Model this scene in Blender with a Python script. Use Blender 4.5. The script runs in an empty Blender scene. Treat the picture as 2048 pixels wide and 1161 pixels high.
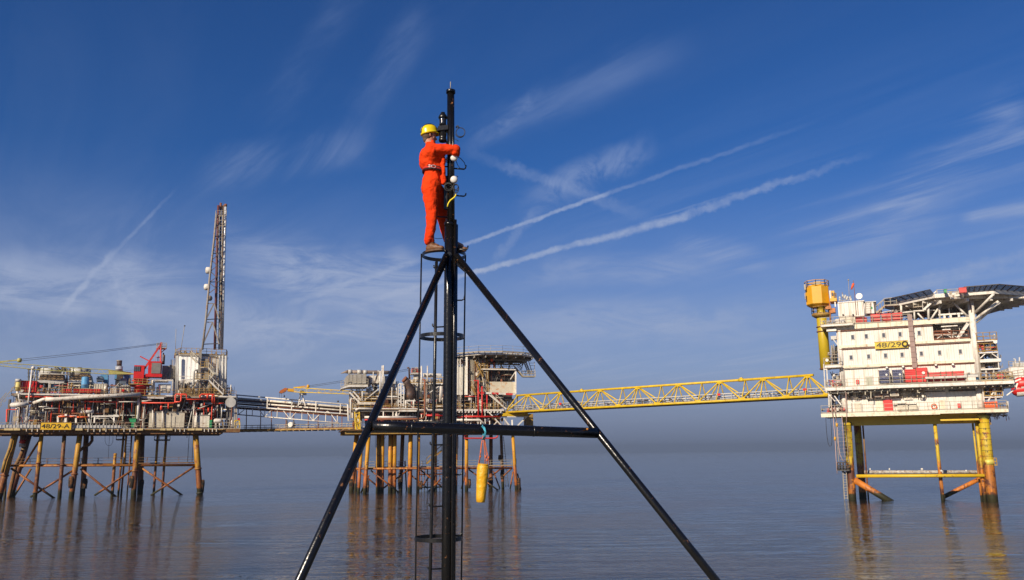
import bpy, math, random
from mathutils import Vector, Matrix
R = math.radians
scene = bpy.context.scene
COL = scene.collection

# ------------------------------------------------------------------ camera
FPX = 1690.0            # focal length in photo pixels (2048 wide)
CAMH = 7.0
cam_d = bpy.data.cameras.new('camera')
cam = bpy.data.objects.new('camera', cam_d)
COL.objects.link(cam)
cam_d.sensor_width = 36.0
cam_d.lens = 36.0 * FPX / 2048.0
cam_d.clip_start = 0.1
cam_d.clip_end = 30000
CM = Matrix.Rotation(R(90 + 10.9), 3, 'X') @ Matrix.Rotation(R(-0.6), 3, 'Z')
CO = Vector((0, 0, CAMH))
cam.matrix_world = Matrix.Translation(CO) @ CM.to_4x4()
scene.camera = cam

def ray(px, py):
    return CM @ Vector(((px - 1024) / FPX, (580.5 - py) / FPX, -1))

# ------------------------------------------------------------------ frames: a vertical plane at a real distance
class Frame:
    def __init__(s, x0, y0, ang):
        s.o = Vector((x0, y0, 0)); a = R(ang)
        s.u = Vector((math.cos(a), math.sin(a), 0))
        s.n = Vector((-math.sin(a), math.cos(a), 0))      # away from the camera
    def w(s, u, d, z):
        return s.o + s.u * u + s.n * d + Vector((0, 0, z))
    def px(s, x, y, d=0.0):
        r = ray(x, y)
        t = ((s.o + s.n * d) - CO).dot(s.n) / r.dot(s.n)
        p = CO + r * t
        q = p - s.o
        return (q.dot(s.u), d, p.z)

class View:
    """coordinates read off an enlarged crop of the photograph, turned into metres on a frame"""
    def __init__(s, F, ox, oy, k):
        s.F, s.ox, s.oy, s.k = F, ox, oy, k
    def __call__(s, X, Y, d=0.0):
        return s.F.px(s.ox + X / s.k, s.oy + Y / s.k, d)

def jit(a): return random.uniform(-a, a)

class Acc:
    """collects shapes (frame coordinates u,d,z) into one mesh"""
    def __init__(s, F=None):
        s.F = F; s.v = []; s.f = []; s.sm = []; s.pc = []
    def _w(s, p):
        return s.F.w(*p) if s.F else Vector(p)
    def raw(s, vs, fs, smooth=False):
        b = len(s.v); s.v += vs; s.pc.append((b, len(s.v)))
        s.f += [tuple(b + i for i in f) for f in fs]; s.sm += [smooth] * len(fs)
    def box(s, u0, u1, d0, d1, z0, z1):
        if u0 > u1: u0, u1 = u1, u0
        if d0 > d1: d0, d1 = d1, d0
        if z0 > z1: z0, z1 = z1, z0
        vs = [s._w((u, d, z)) for z in (z0, z1) for d in (d0, d1) for u in (u0, u1)]
        s.raw(vs, [(0, 2, 3, 1), (4, 5, 7, 6), (0, 1, 5, 4), (2, 6, 7, 3), (0, 4, 6, 2), (1, 3, 7, 5)])
        return s
    def vbox(s, V, X0, Y0, X1, Y1, d0, d1):
        u0 = V(X0, (Y0 + Y1) / 2, d0)[0]; u1 = V(X1, (Y0 + Y1) / 2, d0)[0]
        z0 = V((X0 + X1) / 2, Y1, d0)[2]; z1 = V((X0 + X1) / 2, Y0, d0)[2]
        return s.box(u0, u1, d0, d1, z0, z1)
    def prism(s, poly, d0, d1):
        """poly: list of (u,z) outline, extruded in d"""
        n = len(poly)
        vs = [s._w((u, d0, z)) for u, z in poly] + [s._w((u, d1, z)) for u, z in poly]
        fs = [tuple(range(n)), tuple(range(2 * n - 1, n - 1, -1))]
        fs += [(i, n + i, n + (i + 1) % n, (i + 1) % n) for i in range(n)]
        s.raw(vs, fs); return s
    def vprism(s, V, pts, d0, d1):
        return s.prism([(V(x, y, d0)[0], V(x, y, d0)[2]) for x, y in pts], d0, d1)
    def plan(s, poly, z0, z1):
        """poly: list of (u,d), extruded in z"""
        n = len(poly)
        vs = [s._w((u, d, z0)) for u, d in poly] + [s._w((u, d, z1)) for u, d in poly]
        fs = [tuple(range(n)), tuple(range(2 * n - 1, n - 1, -1))]
        fs += [(i, n + i, n + (i + 1) % n, (i + 1) % n) for i in range(n)]
        s.raw(vs, fs); return s
    def tube(s, pts, r, n=8, cap=True, smooth=True):
        P = [s._w(p) for p in pts]
        rs = r if isinstance(r, (list, tuple)) else [r] * len(P)
        vs = []; ref = None
        for i, p in enumerate(P):
            t = (P[min(i + 1, len(P) - 1)] - P[max(i - 1, 0)])
            if t.length < 1e-9: t = Vector((0, 0, 1))
            t.normalize()
            if ref is None:
                ref = Vector((0, 0, 1)) if abs(t.z) < .9 else Vector((1, 0, 0))
            x = (ref - t * ref.dot(t))
            if x.length < 1e-6: x = t.orthogonal()
            x.normalize(); y = t.cross(x); ref = x
            for k in range(n):
                a = 2 * math.pi * (k + .5) / n
                vs.append(p + (x * math.cos(a) + y * math.sin(a)) * rs[i])
        fs = []
        for i in range(len(P) - 1):
            for k in range(n):
                a = i * n + k; b = i * n + (k + 1) % n
                fs.append((a, b, b + n, a + n))
        s.raw(vs, fs, smooth)
        if cap:
            b = len(s.v) - len(vs)
            s.f.append(tuple(b + k for k in range(n - 1, -1, -1))); s.sm.append(False)
            e = b + (len(P) - 1) * n
            s.f.append(tuple(e + k for k in range(n))); s.sm.append(False)
        return s
    def vtube(s, V, pts, r, n=8):
        return s.tube([V(p[0], p[1], p[2] if len(p) > 2 else 0) for p in pts], r, n)
    def beam(s, p, q, w, h=None):
        """rectangular bar"""
        h = h or w
        P, Q = s._w(p), s._w(q); t = (Q - P)
        if t.length < 1e-6: return s
        t.normalize()
        up = Vector((0, 0, 1)) if abs(t.z) < .98 else Vector((0, 1, 0))
        x = t.cross(up).normalized(); y = x.cross(t)
        vs = [c + x * a * w / 2 + y * b * h / 2 for c in (P, Q) for a, b in ((-1, -1), (1, -1), (1, 1), (-1, 1))]
        s.raw(vs, [(0, 3, 2, 1), (4, 5, 6, 7), (0, 1, 5, 4), (1, 2, 6, 5), (2, 3, 7, 6), (3, 0, 4, 7)]); return s
    def vbeam(s, V, a, b, w, h=None):
        return s.beam(V(*a), V(*b), w, h)
    def lathe(s, p, prof, n=16, axis=None):
        """prof: list of (radius, height) about p, along axis (frame coordinates)"""
        P = s._w(p)
        ax = Vector((0, 0, 1)) if axis is None else (s._w(tuple(a + b for a, b in zip(p, axis))) - P).normalized()
        x = ax.orthogonal().normalized(); y = ax.cross(x)
        vs = []; fs = []
        for r, h in prof:
            for k in range(n):
                a = 2 * math.pi * k / n
                vs.append(P + ax * h + (x * math.cos(a) + y * math.sin(a)) * max(r, 1e-4))
        for i in range(len(prof) - 1):
            for k in range(n):
                a = i * n + k; b = i * n + (k + 1) % n
                fs.append((a, b, b + n, a + n))
        s.raw(vs, fs, True)
        b = len(s.v) - len(vs)
        s.f.append(tuple(b + k for k in range(n - 1, -1, -1))); s.sm.append(False)
        e = b + (len(prof) - 1) * n
        s.f.append(tuple(e + k for k in range(n))); s.sm.append(False)
        return s
    def capsule(s, p, q, r, n=12):
        """horizontal vessel with domed ends"""
        P, Q = s._w(p), s._w(q); t = (Q - P); L = t.length; t.normalize()
        prof = [(r * math.sin(a), -r * .6 * math.cos(a)) for a in (0.05, .5, 1.0, 1.57)]
        prof += [(r, L)] + [(r * math.cos(a), L + r * .6 * math.sin(a)) for a in (.5, 1.0, 1.52)]
        x = t.orthogonal().normalized(); y = t.cross(x); vs = []; fs = []
        for rr, h in prof:
            for k in range(n):
                a = 2 * math.pi * k / n
                vs.append(P + t * h + (x * math.cos(a) + y * math.sin(a)) * rr)
        for i in range(len(prof) - 1):
            for k in range(n):
                a = i * n + k; b = i * n + (k + 1) % n
                fs.append((a, b, b + n, a + n))
        s.raw(vs, fs, True); return s
    def build(s, name, mat, parent=None, origin=None):
        root = parent
        while root is not None and root.parent is not None: root = root.parent
        if root is not None: off = root.location.copy()
        elif origin is not None: off = Vector(origin)
        else:
            off = Vector((sum(v.x for v in s.v) / len(s.v), sum(v.y for v in s.v) / len(s.v), min(v.z for v in s.v)))
        mats = mat if isinstance(mat, list) else [mat]
        groups = s.clusters() if parent is not None else None
        if groups is None or len(groups) < 2 or len(groups) > (12 if ('pipework' in name or 'equipment' in name) else 40): groups = [None]
        first = None
        for g in groups:
            if g is None: V_, F_, S_ = s.v, s.f, s.sm
            else:
                idx = {}
                for lo, hi in g:
                    for i in range(lo, hi): idx[i] = len(idx)
                V_ = [s.v[i] for i in idx]; F_ = []; S_ = []
                for f, m_ in zip(s.f, s.sm):
                    if f[0] in idx: F_.append(tuple(idx[i] for i in f)); S_.append(m_)
            me = bpy.data.meshes.new(name)
            me.from_pydata([v - off for v in V_], [], F_)
            me.polygons.foreach_set('use_smooth', S_)
            for m in mats: me.materials.append(m)
            me.update()
            o = bpy.data.objects.new(name, me)
            COL.objects.link(o)
            if parent is not None: o.parent = parent
            else: o.location = off
            first = first or o
        return first
    def clusters(s, eps=.07):
        """pieces that touch stay together; the rest become parts of their own"""
        n = len(s.pc)
        if n < 2 or n > 900: return None
        bb = []
        for lo, hi in s.pc:
            c = s.v[lo:hi]
            bb.append((min(v.x for v in c) - eps, max(v.x for v in c), min(v.y for v in c) - eps, max(v.y for v in c), min(v.z for v in c) - eps, max(v.z for v in c)))
        par = list(range(n))
        def find(i):
            while par[i] != i: par[i] = par[par[i]]; i = par[i]
            return i
        for i in range(n):
            a = bb[i]
            for j in range(i + 1, n):
                b = bb[j]
                if a[0] < b[1] and b[0] < a[1] and a[2] < b[3] and b[2] < a[3] and a[4] < b[5] and b[4] < a[5]: par[find(i)] = find(j)
        out = {}
        for i in range(n): out.setdefault(find(i), []).append(s.pc[i])
        return list(out.values())

def tag(o, label, cat, group=None):
    o['label'] = label; o['category'] = cat
    if group: o['group'] = group
    return o
def thing(name, label, cat, loc, group=None):
    o = bpy.data.objects.new(name, None); COL.objects.link(o)
    o.location = Vector(loc); o.empty_display_size = .3
    return tag(o, label, cat, group)
def struct(o, kind='structure'):
    o['kind'] = kind; return o
def uniq(o, label):
    o['label'] = label; return o

def rail(a, p, q, h=1.1, step=1.6, r=.035):
    """handrail between two frame points"""
    P = Vector(p); Q = Vector(q); L = (Q - P).length
    n = max(1, int(L / step))
    for k in (1.0, .55):
        a.beam((P.x, P.y, P.z + h * k), (Q.x, Q.y, Q.z + h * k), r * 1.6)
    a.beam((P.x, P.y, P.z + .08), (Q.x, Q.y, Q.z + .08), r * .8, .14)
    for i in range(n + 1):
        c = P.lerp(Q, i / n)
        a.beam((c.x, c.y, c.z), (c.x, c.y, c.z + h), r * 1.6)
    return a
def vrail(a, V, p, q, **k):
    return rail(a, V(*p), V(*q), **k)

def ladder(a, p, q, w=.4, r=.03, step=.35):
    P = Vector(p); Q = Vector(q); n = max(2, int((Q - P).length / step))
    for sx in (-w / 2, w / 2):
        a.beam((P.x + sx, P.y, P.z), (Q.x + sx, Q.y, Q.z), r * 2)
    for i in range(n):
        c = P.lerp(Q, (i + .5) / n)
        a.beam((c.x - w / 2, c.y, c.z), (c.x + w / 2, c.y, c.z), r)
def stair(A, p, q, w=.8):
    """flight of steps with handrails, p low and q high"""
    P = Vector(p); Q = Vector(q)
    for s_ in (0, w):
        A.beam((P.x, P.y + s_, P.z), (Q.x, Q.y + s_, Q.z), .06, .25)
        A.beam((P.x, P.y + s_, P.z + 1), (Q.x, Q.y + s_, Q.z + 1), .07)
        for k in range(4):
            c = P.lerp(Q, k / 3); A.beam((c.x, c.y + s_, c.z), (c.x, c.y + s_, c.z + 1), .05)
    n = max(3, int(abs(Q.z - P.z) / .25))
    for k in range(n):
        c = P.lerp(Q, (k + .5) / n); A.box(c.x - .12, c.x + .12, P.y, P.y + w, c.z - .02, c.z + .02)

# ------------------------------------------------------------------ materials
class NT:
    def __init__(s, tree): s.t = tree; s.n = tree.nodes; s.l = tree.links
    def add(s, typ, **kw):
        nd = s.n.new(typ)
        for k, v in kw.items():
            if hasattr(nd, k): setattr(nd, k, v)
        return nd
    def link(s, a, b): s.l.new(a, b)
    def val(s, sock, v):
        if isinstance(v, bpy.types.NodeSocket): s.l.new(v, sock)
        else: sock.default_value = v
    def math(s, op, a, b=0.0, c=None, clamp=False):
        nd = s.n.new('ShaderNodeMath'); nd.operation = op; nd.use_clamp = clamp
        s.val(nd.inputs[0], a); s.val(nd.inputs[1], b)
        if c is not None: s.val(nd.inputs[2], c)
        return nd.outputs[0]
    def vmath(s, op, a, b=(0, 0, 0)):
        nd = s.n.new('ShaderNodeVectorMath'); nd.operation = op
        s.val(nd.inputs[0], a); s.val(nd.inputs[1], b)
        return nd.outputs['Value'] if op in ('DOT_PRODUCT', 'LENGTH') else nd.outputs[0]
    def mix(s, f, a, b):
        nd = s.n.new('ShaderNodeMix'); nd.data_type = 'RGBA'
        s.val(nd.inputs[0], f); s.val(nd.inputs[6], a); s.val(nd.inputs[7], b)
        return nd.outputs[2]
    def mr(s, v, a, b, c=0.0, d=1.0, smooth=False):
        nd = s.n.new('ShaderNodeMapRange')
        if smooth: nd.interpolation_type = 'SMOOTHSTEP'
        s.val(nd.inputs[0], v)
        for i, x in enumerate((a, b, c, d)): nd.inputs[1 + i].default_value = x
        return nd.outputs[0]
    def noise(s, vec, scale, detail=3, rough=.55, dist=0.0):
        nd = s.n.new('ShaderNodeTexNoise')
        if vec is not None: s.val(nd.inputs['Vector'], vec)
        nd.inputs['Scale'].default_value = scale; nd.inputs['Detail'].default_value = detail
        nd.inputs['Roughness'].default_value = rough; nd.inputs['Distortion'].default_value = dist
        return nd.outputs[0]
def c4(c): return (c[0], c[1], c[2], 1)

def new_mat(name):
    m = bpy.data.materials.new(name); m.use_nodes = True
    t = NT(m.node_tree); b = m.node_tree.nodes['Principled BSDF']
    return m, t, b
RUST = (.14, .060, .022)
def mk(name, col, rough=.55, metal=0.0, rust=0.0, streak=False, var=.25, nscale=1.2, bump=0.0, rustcol=RUST, corr=0.0, spec=.5, corrdir=(1, 0, 0), grime=0.0, blotch=.8):
    m, t, b = new_mat(name)
    geo = t.add('ShaderNodeNewGeometry'); pos = geo.outputs['Position']
    n1 = t.noise(pos, nscale, 4)
    base = t.mix(t.mr(n1, .3, .7), c4([c * (1 - var) for c in col]), c4([min(1, c * (1 + var * .5)) for c in col]))
    if grime > 0:
        gp = t.vmath('MULTIPLY', pos, (1.7, 1.7, .18))
        g = t.mr(t.noise(gp, 1.3, 5, .65), .45, .8, 0, grime)
        base = t.mix(g, base, c4((.12, .10, .075)))
    if rust > 0:
        r1 = t.noise(pos, nscale * 1.7, 6, .68)
        mask = t.mr(r1, .66 - rust * .3, .74 - rust * .3)
        if streak:
            sp = t.vmath('MULTIPLY', pos, (2.6, 2.6, .16))
            r2 = t.noise(sp, 1.0, 5, .6)
            m2 = t.mr(r2, .64 - rust * .22, .84 - rust * .2)
            mask = t.math('MAXIMUM', t.math('MULTIPLY', mask, blotch), t.math('MULTIPLY', m2, .75))
        rc = t.mix(t.noise(pos, nscale * 6, 3), c4(rustcol), c4([min(1, rustcol[0] * 2.3), rustcol[1] * 2.2, rustcol[2] * 1.8]))
        base = t.mix(mask, base, rc)
        t.link(t.math('ADD', t.math('MULTIPLY', mask, .3), rough), b.inputs['Roughness'])
    else:
        b.inputs['Roughness'].default_value = rough
    t.link(base, b.inputs['Base Color'])
    b.inputs['Metallic'].default_value = metal
    b.inputs['Specular IOR Level'].default_value = spec
    if corr > 0:
        ax = t.vmath('DOT_PRODUCT', pos, corrdir)
        w = t.math('SINE', t.math('MULTIPLY', ax, 2 * math.pi / corr))
        h = t.mr(w, -.3, .3, 0, 1, True)
        bp = t.add('ShaderNodeBump'); bp.inputs['Strength'].default_value = .9; bp.inputs['Distance'].default_value = .05
        t.link(h, bp.inputs['Height']); t.link(bp.outputs[0], b.inputs['Normal'])
    elif bump > 0:
        bp = t.add('ShaderNodeBump'); bp.inputs['Strength'].default_value = 1; bp.inputs['Distance'].default_value = bump
        t.link(t.noise(pos, 14, 4), bp.inputs['Height']); t.link(bp.outputs[0], b.inputs['Normal'])
    return m

def leg_mat(name, top, rust=.3, zr=4.6, zm=1.5, redc=(.30, .075, .02), nz=1.1):
    """painted tubular leg: paint above, rust in the splash zone, weed at the waterline"""
    m, t, b = new_mat(name)
    geo = t.add('ShaderNodeNewGeometry'); pos = geo.outputs['Position']
    sep = t.add('ShaderNodeSeparateXYZ'); t.link(pos, sep.inputs[0]); z = sep.outputs[2]
    n1 = t.noise(pos, nz, 5, .70)
    sp = t.vmath('MULTIPLY', pos, (2.2, 2.2, .25)); n2 = t.noise(sp, 1.2, 5, .65)
    paint = t.mix(t.mr(t.noise(sp, .8, 4), .3, .7), c4([c * .72 for c in top]), c4(top))
    rc = t.mix(t.mr(n2, .35, .65), c4((.15, .048, .012)), c4(redc))
    rc = t.mix(t.mr(t.noise(pos, 2.3, 3), .55, .68), rc, c4((.36, .15, .03)))
    rc = t.mix(t.mr(t.noise(pos, .75, 5, .7), .50, .56), rc, c4((.10, .032, .014)))
    mask = t.mr(n1, .70 - rust * .35, .76 - rust * .35)
    mask2 = t.mr(n2, .70 - rust * .3, .82 - rust * .3)
    mask = t.math('MAXIMUM', mask, t.math('MULTIPLY', mask2, .8))
    zn = t.math('ADD', z, t.math('MULTIPLY', t.math('SUBTRACT', n2, .5), 5.0))
    splash = t.mr(zn, zr, zr + .7, 1, 0)
    base = t.mix(t.math('MAXIMUM', mask, splash), paint, rc)
    zn2 = t.math('ADD', z, t.math('MULTIPLY', t.math('SUBTRACT', n1, .5), 1.1))
    weed = t.mix(t.noise(pos, 5, 4), c4((.014, .013, .006)), c4((.05, .045, .014)))
    base = t.mix(t.mr(zn2, zm - .15, zm + .1, 1, 0), base, weed)
    t.link(base, b.inputs['Base Color']); b.inputs['Roughness'].default_value = .55
    bp = t.add('ShaderNodeBump'); bp.inputs['Distance'].default_value = .03
    t.link(t.noise(pos, 7, 4), bp.inputs['Height']); t.link(bp.outputs[0], b.inputs['Normal'])
    return m

AL, AM, AR = 21.0, 15.0, -24.0       # headings of the three platforms
def hd(a): return (math.cos(R(a)), math.sin(R(a)), 0)
M = {}
M['white'] = mk('white_paint', (.74, .69, .61), .5, rust=.36, streak=True, var=.1, grime=.35, blotch=.4)
M['clad'] = mk('white_cladding', (.74, .68, .60), .5, rust=.40, streak=True, var=.05, corr=.62, corrdir=hd(AR), grime=.16, nscale=.8, blotch=.12, rustcol=(.24, .13, .04))
M['clad_fine'] = mk('fine_ribbed_cladding', (.72, .70, .62), .55, rust=.12, streak=True, var=.06, corr=.28, corrdir=hd(AR), grime=.4)
M['clad_left'] = mk('white_silo_cladding', (.90, .88, .84), .5, rust=.06, streak=True, var=.05, corr=.75, corrdir=hd(AL), grime=.2)
M['clad_mid'] = mk('stained_cream_cladding', (.74, .69, .58), .55, rust=.3, streak=True, var=.15, corr=.8, corrdir=hd(AM), grime=.6)
M['girder'] = mk('cream_girder_paint', (.78, .68, .50), .5, rust=.4, streak=True, var=.08, grime=.2, blotch=.35)
M['white_rusty'] = mk('white_rust_stained_steel', (.78, .71, .60), .5, rust=.34, streak=True, var=.12, grime=.4)
M['cream'] = mk('cream_cabin_paint', (.60, .54, .42), .55, rust=.25, streak=True, var=.1, grime=.35)
M['grey'] = mk('grey_steel', (.30, .27, .23), .6, rust=.3, var=.25)
M['lgrey'] = mk('light_grey_steel', (.52, .50, .46), .5, rust=.15, streak=True, var=.15, grime=.3)
M['dark'] = mk('dark_steel', (.07, .065, .06), .6, .2, rust=.35, var=.4)
M['galv'] = mk('galvanised_rail', (.36, .31, .23), .6, rust=.3, var=.2)
M['silver'] = mk('weathered_aluminium', (.72, .71, .69), .35, .35, rust=.08, var=.15)
M['brown'] = mk('rusty_brown_beam', (.22, .12, .04), .7, rust=.6, streak=True, var=.3, rustcol=(.11, .045, .018))
M['rust'] = mk('rusty_pipe', (.22, .075, .035), .75, rust=.3, var=.35)
M['deck'] = mk('deck_edge_grey', (.42, .40, .36), .6, rust=.35, streak=True, var=.2)
M['ylw_dirty'] = mk('dirty_yellow_steel', (.36, .22, .045), .6, rust=.5, streak=True, var=.3)
M['ylw'] = mk('yellow_girder_paint', (.62, .40, .015), .5, rust=.22, streak=True, var=.1)
M['ylw_bridge'] = mk('yellow_bridge_paint', (.64, .42, .010), .5, rust=.2, streak=True, var=.22, blotch=.6)
M['ochre'] = mk('ochre_yellow_paint', (.68, .33, .006), .45, rust=.08, streak=True, var=.06, grime=.15)
M['ylw_col'] = mk('mustard_yellow_paint', (.48, .34, .012), .45, rust=.1, streak=True, var=.06)
M['boom'] = mk('faded_yellow_boom', (.45, .40, .12), .5, rust=.2, var=.2)
M['red'] = mk('red_paint', (.62, .02, .015), .42, rust=.08, var=.2)
M['redpipe'] = mk('red_fire_main', (.72, .055, .02), .45, rust=.12, var=.2)
M['redfade'] = mk('faded_red_paint', (.60, .05, .04), .5, rust=.12, var=.35, nscale=2)
M['orange'] = mk('orange_paint', (.75, .10, .01), .5, rust=.1, var=.1)
M['blue'] = mk('blue_paint', (.10, .30, .52), .45, rust=.12, var=.2)
M['navy'] = mk('navy_tarpaulin', (.055, .06, .13), .38, var=.4, nscale=3, bump=.05)
M['bluegrey'] = mk('blue_grey_paint', (.16, .22, .30), .5, rust=.15, var=.2)
M['green'] = mk('green_paint', (.03, .30, .11), .5, rust=.1, var=.2)
M['tan'] = mk('tan_hood_paint', (.24, .15, .075), .6, rust=.3, streak=True, var=.15)
M['tank_yellow'] = mk('pale_yellow_tank', (.62, .50, .16), .55, rust=.3, streak=True, var=.1)
M['window'] = mk('window_glass', (.10, .10, .11), .12, var=.3, nscale=4, spec=.9)
M['frame'] = mk('window_frame_grey', (.52, .49, .44), .5, var=.1)
M['net'] = mk('dark_blue_safety_net', (.07, .10, .15), .6, var=.3, nscale=3)
_t = NT(M['net'].node_tree); _o = M['net'].node_tree.nodes['Material Output']; _mx = _t.add('ShaderNodeMixShader'); _mx.inputs[0].default_value = .62
_t.link(_t.add('ShaderNodeBsdfTransparent').outputs[0], _mx.inputs[1]); _t.link(M['net'].node_tree.nodes['Principled BSDF'].outputs[0], _mx.inputs[2]); _t.link(_mx.outputs[0], _o.inputs[0])
M['tower'] = mk('rust_brown_tower_steel', (.15, .115, .09), .65, rust=.45, streak=True, var=.3)
M['tower2'] = mk('grey_brown_tower_steel', (.27, .24, .21), .6, rust=.35, streak=True, var=.2)
M['greydk'] = mk('duct_grey_brown', (.26, .20, .16), .6, rust=.35, var=.25)
M['ducted'] = mk('dark_exhaust_steel', (.105, .07, .06), .55, .3, rust=.3, var=.3)
M['cable_tray'] = mk('mauve_brown_cable_tray', (.30, .20, .17), .6, rust=.2, var=.15)
M['signy'] = mk('yellow_sign_board', (.80, .48, .02), .5, rust=.1, streak=True, var=.06)
M['signy2'] = mk('stained_yellow_sign_board', (.62, .45, .03), .55, rust=.22, streak=True, var=.15)
M['ink'] = mk('black_lettering', (.03, .022, .015), .6, var=.2)
M['legL'] = leg_mat('ochre_jacket_leg', (.46, .23, .010), .45, 4.6, 1.15, (.27, .08, .010))
M['legLd'] = leg_mat('brown_jacket_leg', (.20, .115, .035), .6, 5.2, 1.3, (.20, .07, .02))
M['legM'] = leg_mat('yellow_orange_jacket_leg', (.60, .28, .004), .38, 4.4, 1.0, (.50, .13, .008))
M['legMd'] = leg_mat('brown_jacket_pile', (.24, .13, .04), .6, 5.5, 1.4, (.28, .09, .02))
M['legR'] = leg_mat('bright_yellow_jacket_leg', (.58, .40, .018), .46, 4.7, .9, (.60, .20, .015), .8)
M['brace'] = leg_mat('rusty_jacket_brace', (.38, .15, .012), .62, 3.6, 1.0, (.36, .10, .010))
M['braceR'] = leg_mat('orange_rusted_brace', (.60, .19, .02), .30, 1.0, 1.1, (.58, .16, .02), .7)
M['weed'] = mk('weed_covered_sleeve', (.022, .019, .013), .85, var=.5, bump=.2)
M['sleeve'] = mk('rusty_weed_sleeve', (.035, .024, .014), .85, rust=.45, var=.5, bump=.2)
M['hose'] = mk('pale_pink_hose', (.60, .40, .33), .5, var=.1)
M['rope_black'] = mk('black_cable', (.02, .02, .02), .6, var=.1)
M['guano'] = mk('guano_covered_beam', (.46, .43, .38), .8, rust=.45, var=.5, nscale=3)
STEEL = ['white_rusty', 'grey', 'lgrey', 'rust', 'rust', 'dark', 'galv', 'brown', 'ylw_dirty', 'white_rusty']

def clutter(F, V, X0, Y0, X1, Y1, d0, d1, n, parent, pal, seed, big=1.0, name='pipework'):
    """dense process pipework, valves and small vessels between two decks"""
    rnd = random.Random(seed); accs = {}
    p0 = V(X0, Y1, d0); p1 = V(X1, Y0, d0)
    U0, U1, Z0, Z1 = p0[0], p1[0], p0[2], p1[2]
    def A(k):
        if k not in accs: accs[k] = Acc(F)
        return accs[k]
    for i in range(n):
        a = A(rnd.choice(pal)); u = rnd.uniform(U0, U1); z = rnd.uniform(Z0, Z1); d = rnd.uniform(d0, d1)
        k = rnd.random(); r = rnd.choice((.04, .05, .06, .09, .13)) * big
        if k < .30:      # vertical pipe
            z2 = min(Z1, z + rnd.uniform(.5, 1) * (Z1 - Z0))
            a.tube([(u, d, max(Z0, z - (Z1 - Z0) * .5)), (u, d, z2)], r, 6)
            if rnd.random() < .5: a.tube([(u, d, z - .08), (u, d, z + .08)], r * 1.8, 6)
        elif k < .52:    # horizontal run with a drop
            L = rnd.uniform(1, 6); u2 = min(U1, u + L)
            pts = [(u, d, z), (u2, d, z)]
            if rnd.random() < .5: pts.append((u2, d, max(Z0, z - rnd.uniform(.4, 1.6))))
            a.tube(pts, r, 6)
        elif k < .62:    # valve body and handwheel
            s_ = rnd.uniform(.12, .3) * big
            a.box(u - s_, u + s_, d - s_, d + s_, z - s_, z + s_)
            a.tube([(u, d, z), (u, d - s_ * 2.2, z)], s_ * .35, 5)
            a.lathe((u, d - s_ * 2.2, z), [(s_ * .9, 0), (s_ * .9, .05)], 8, (0, -1, 0))
        elif k < .74:    # box or cabinet
            w = rnd.uniform(.25, .7) * big; h = rnd.uniform(.3, .9) * big
            a.box(u - w, u + w, d, d + w, max(Z0, z - h), min(Z1, z + h))
        elif k < .86:    # structural members
            u2 = max(U0, min(U1, u + rnd.uniform(-2, 2)))
            a.beam((u, d, Z0), (u2, d, Z1), .14 * big)
        elif k < .94:    # bank of thin conduits
            for j in range(4):
                a.beam((u + j * .16, d, Z0), (u + j * .16, d, Z1 - rnd.uniform(0, 1)), .05)
        else:            # small vessel
            h = rnd.uniform(.5, 1.2) * big; r_ = rnd.uniform(.2, .4) * big
            a.lathe((u, d, max(Z0, z - h)), [(r_ * .3, 0), (r_, .15), (r_, h), (r_ * .4, h + .15)], 10)
    for k, a in accs.items():
        if a.v: a.build(name, M[k], parent)
# ================================================================== LEFT PLATFORM (process platform)
FL = Frame(-73.0, 156.0, AL)
V0 = View(FL, 0, 0, 1); VA = View(FL, 0, 700, 6.45); VB = View(FL, 140, 700, 6.45); VC = View(FL, 280, 680, 5.805)
VL1 = View(FL, 0, 850, 6.83); VL2 = View(FL, 160, 850, 6.83); VT = View(FL, 350, 390, 3.747)
left = thing('process_platform', 'long rust-brown gas platform at the left with dense pipework on splayed ochre legs', 'offshore platform', FL.w(0, 0, 0))
def zof(V, X, Y, d=0): return V(X, Y, d)[2]
def uof(V, X, Y, d=0): return V(X, Y, d)[0]
def leg(F, V, a, b, r, mat, parent, name='leg', n=14, ext=1.5, bulge=None):
    """a top, b at the water line: (X,Y,d); carried on below the water"""
    P = Vector(V(*a)); Q = Vector(V(*b))
    t = (Q - P); Q2 = P + t * ((P.z + ext) / max(.1, P.z - Q.z))
    r *= 1.14
    A = Acc(F); A.tube([tuple(P), tuple(P.lerp(Q2, .35)), tuple(P.lerp(Q2, .7)), tuple(Q2)], r, n)
    if bulge:
        for k in bulge:
            c = P.lerp(Q2, k); c2 = P.lerp(Q2, k + .02); A.tube([tuple(c), tuple(c2)], r * 1.28, n)
    return A.build(name, M[mat], parent)
# legs: splayed corner legs, conductors and caissons
leg(FL, V0, (31, 868, 0), (-4, 1003, 0), .48, 'legL', left, bulge=(.55,))
leg(FL, V0, (58, 868, 13), (21, 992, 12), .52, 'legLd', left)
leg(FL, V0, (84, 860, 0), (70, 994, 0), .31, 'legL', left, 'conductor', bulge=(.42, .8))
leg(FL, V0, (129, 868, 0), (119, 994, 0), .29, 'legLd', left, 'conductor', bulge=(.42,))
leg(FL, V0, (160, 868, 0), (143, 993, 0), .40, 'legL', left, bulge=(.55,))
leg(FL, V0, (173, 868, 13), (165, 989, 13), .42, 'legLd', left)
leg(FL, V0, (275, 868, 0), (267, 993, 0), .42, 'legL', left, bulge=(.52,))
leg(FL, V0, (284, 868, 13), (280, 988, 13), .48, 'legLd', left)
leg(FL, V0, (391, 868, 0), (400, 989, 0), .46, 'legL', left, bulge=(.5, .85))
leg(FL, V0, (247.5, 868, 3), (236, 996, 3), .17, 'legL', left, 'caisson', 8)
leg(FL, V0, (253, 868, 2), (242, 995, 2), .15, 'legL', left, 'caisson', 8)
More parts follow.
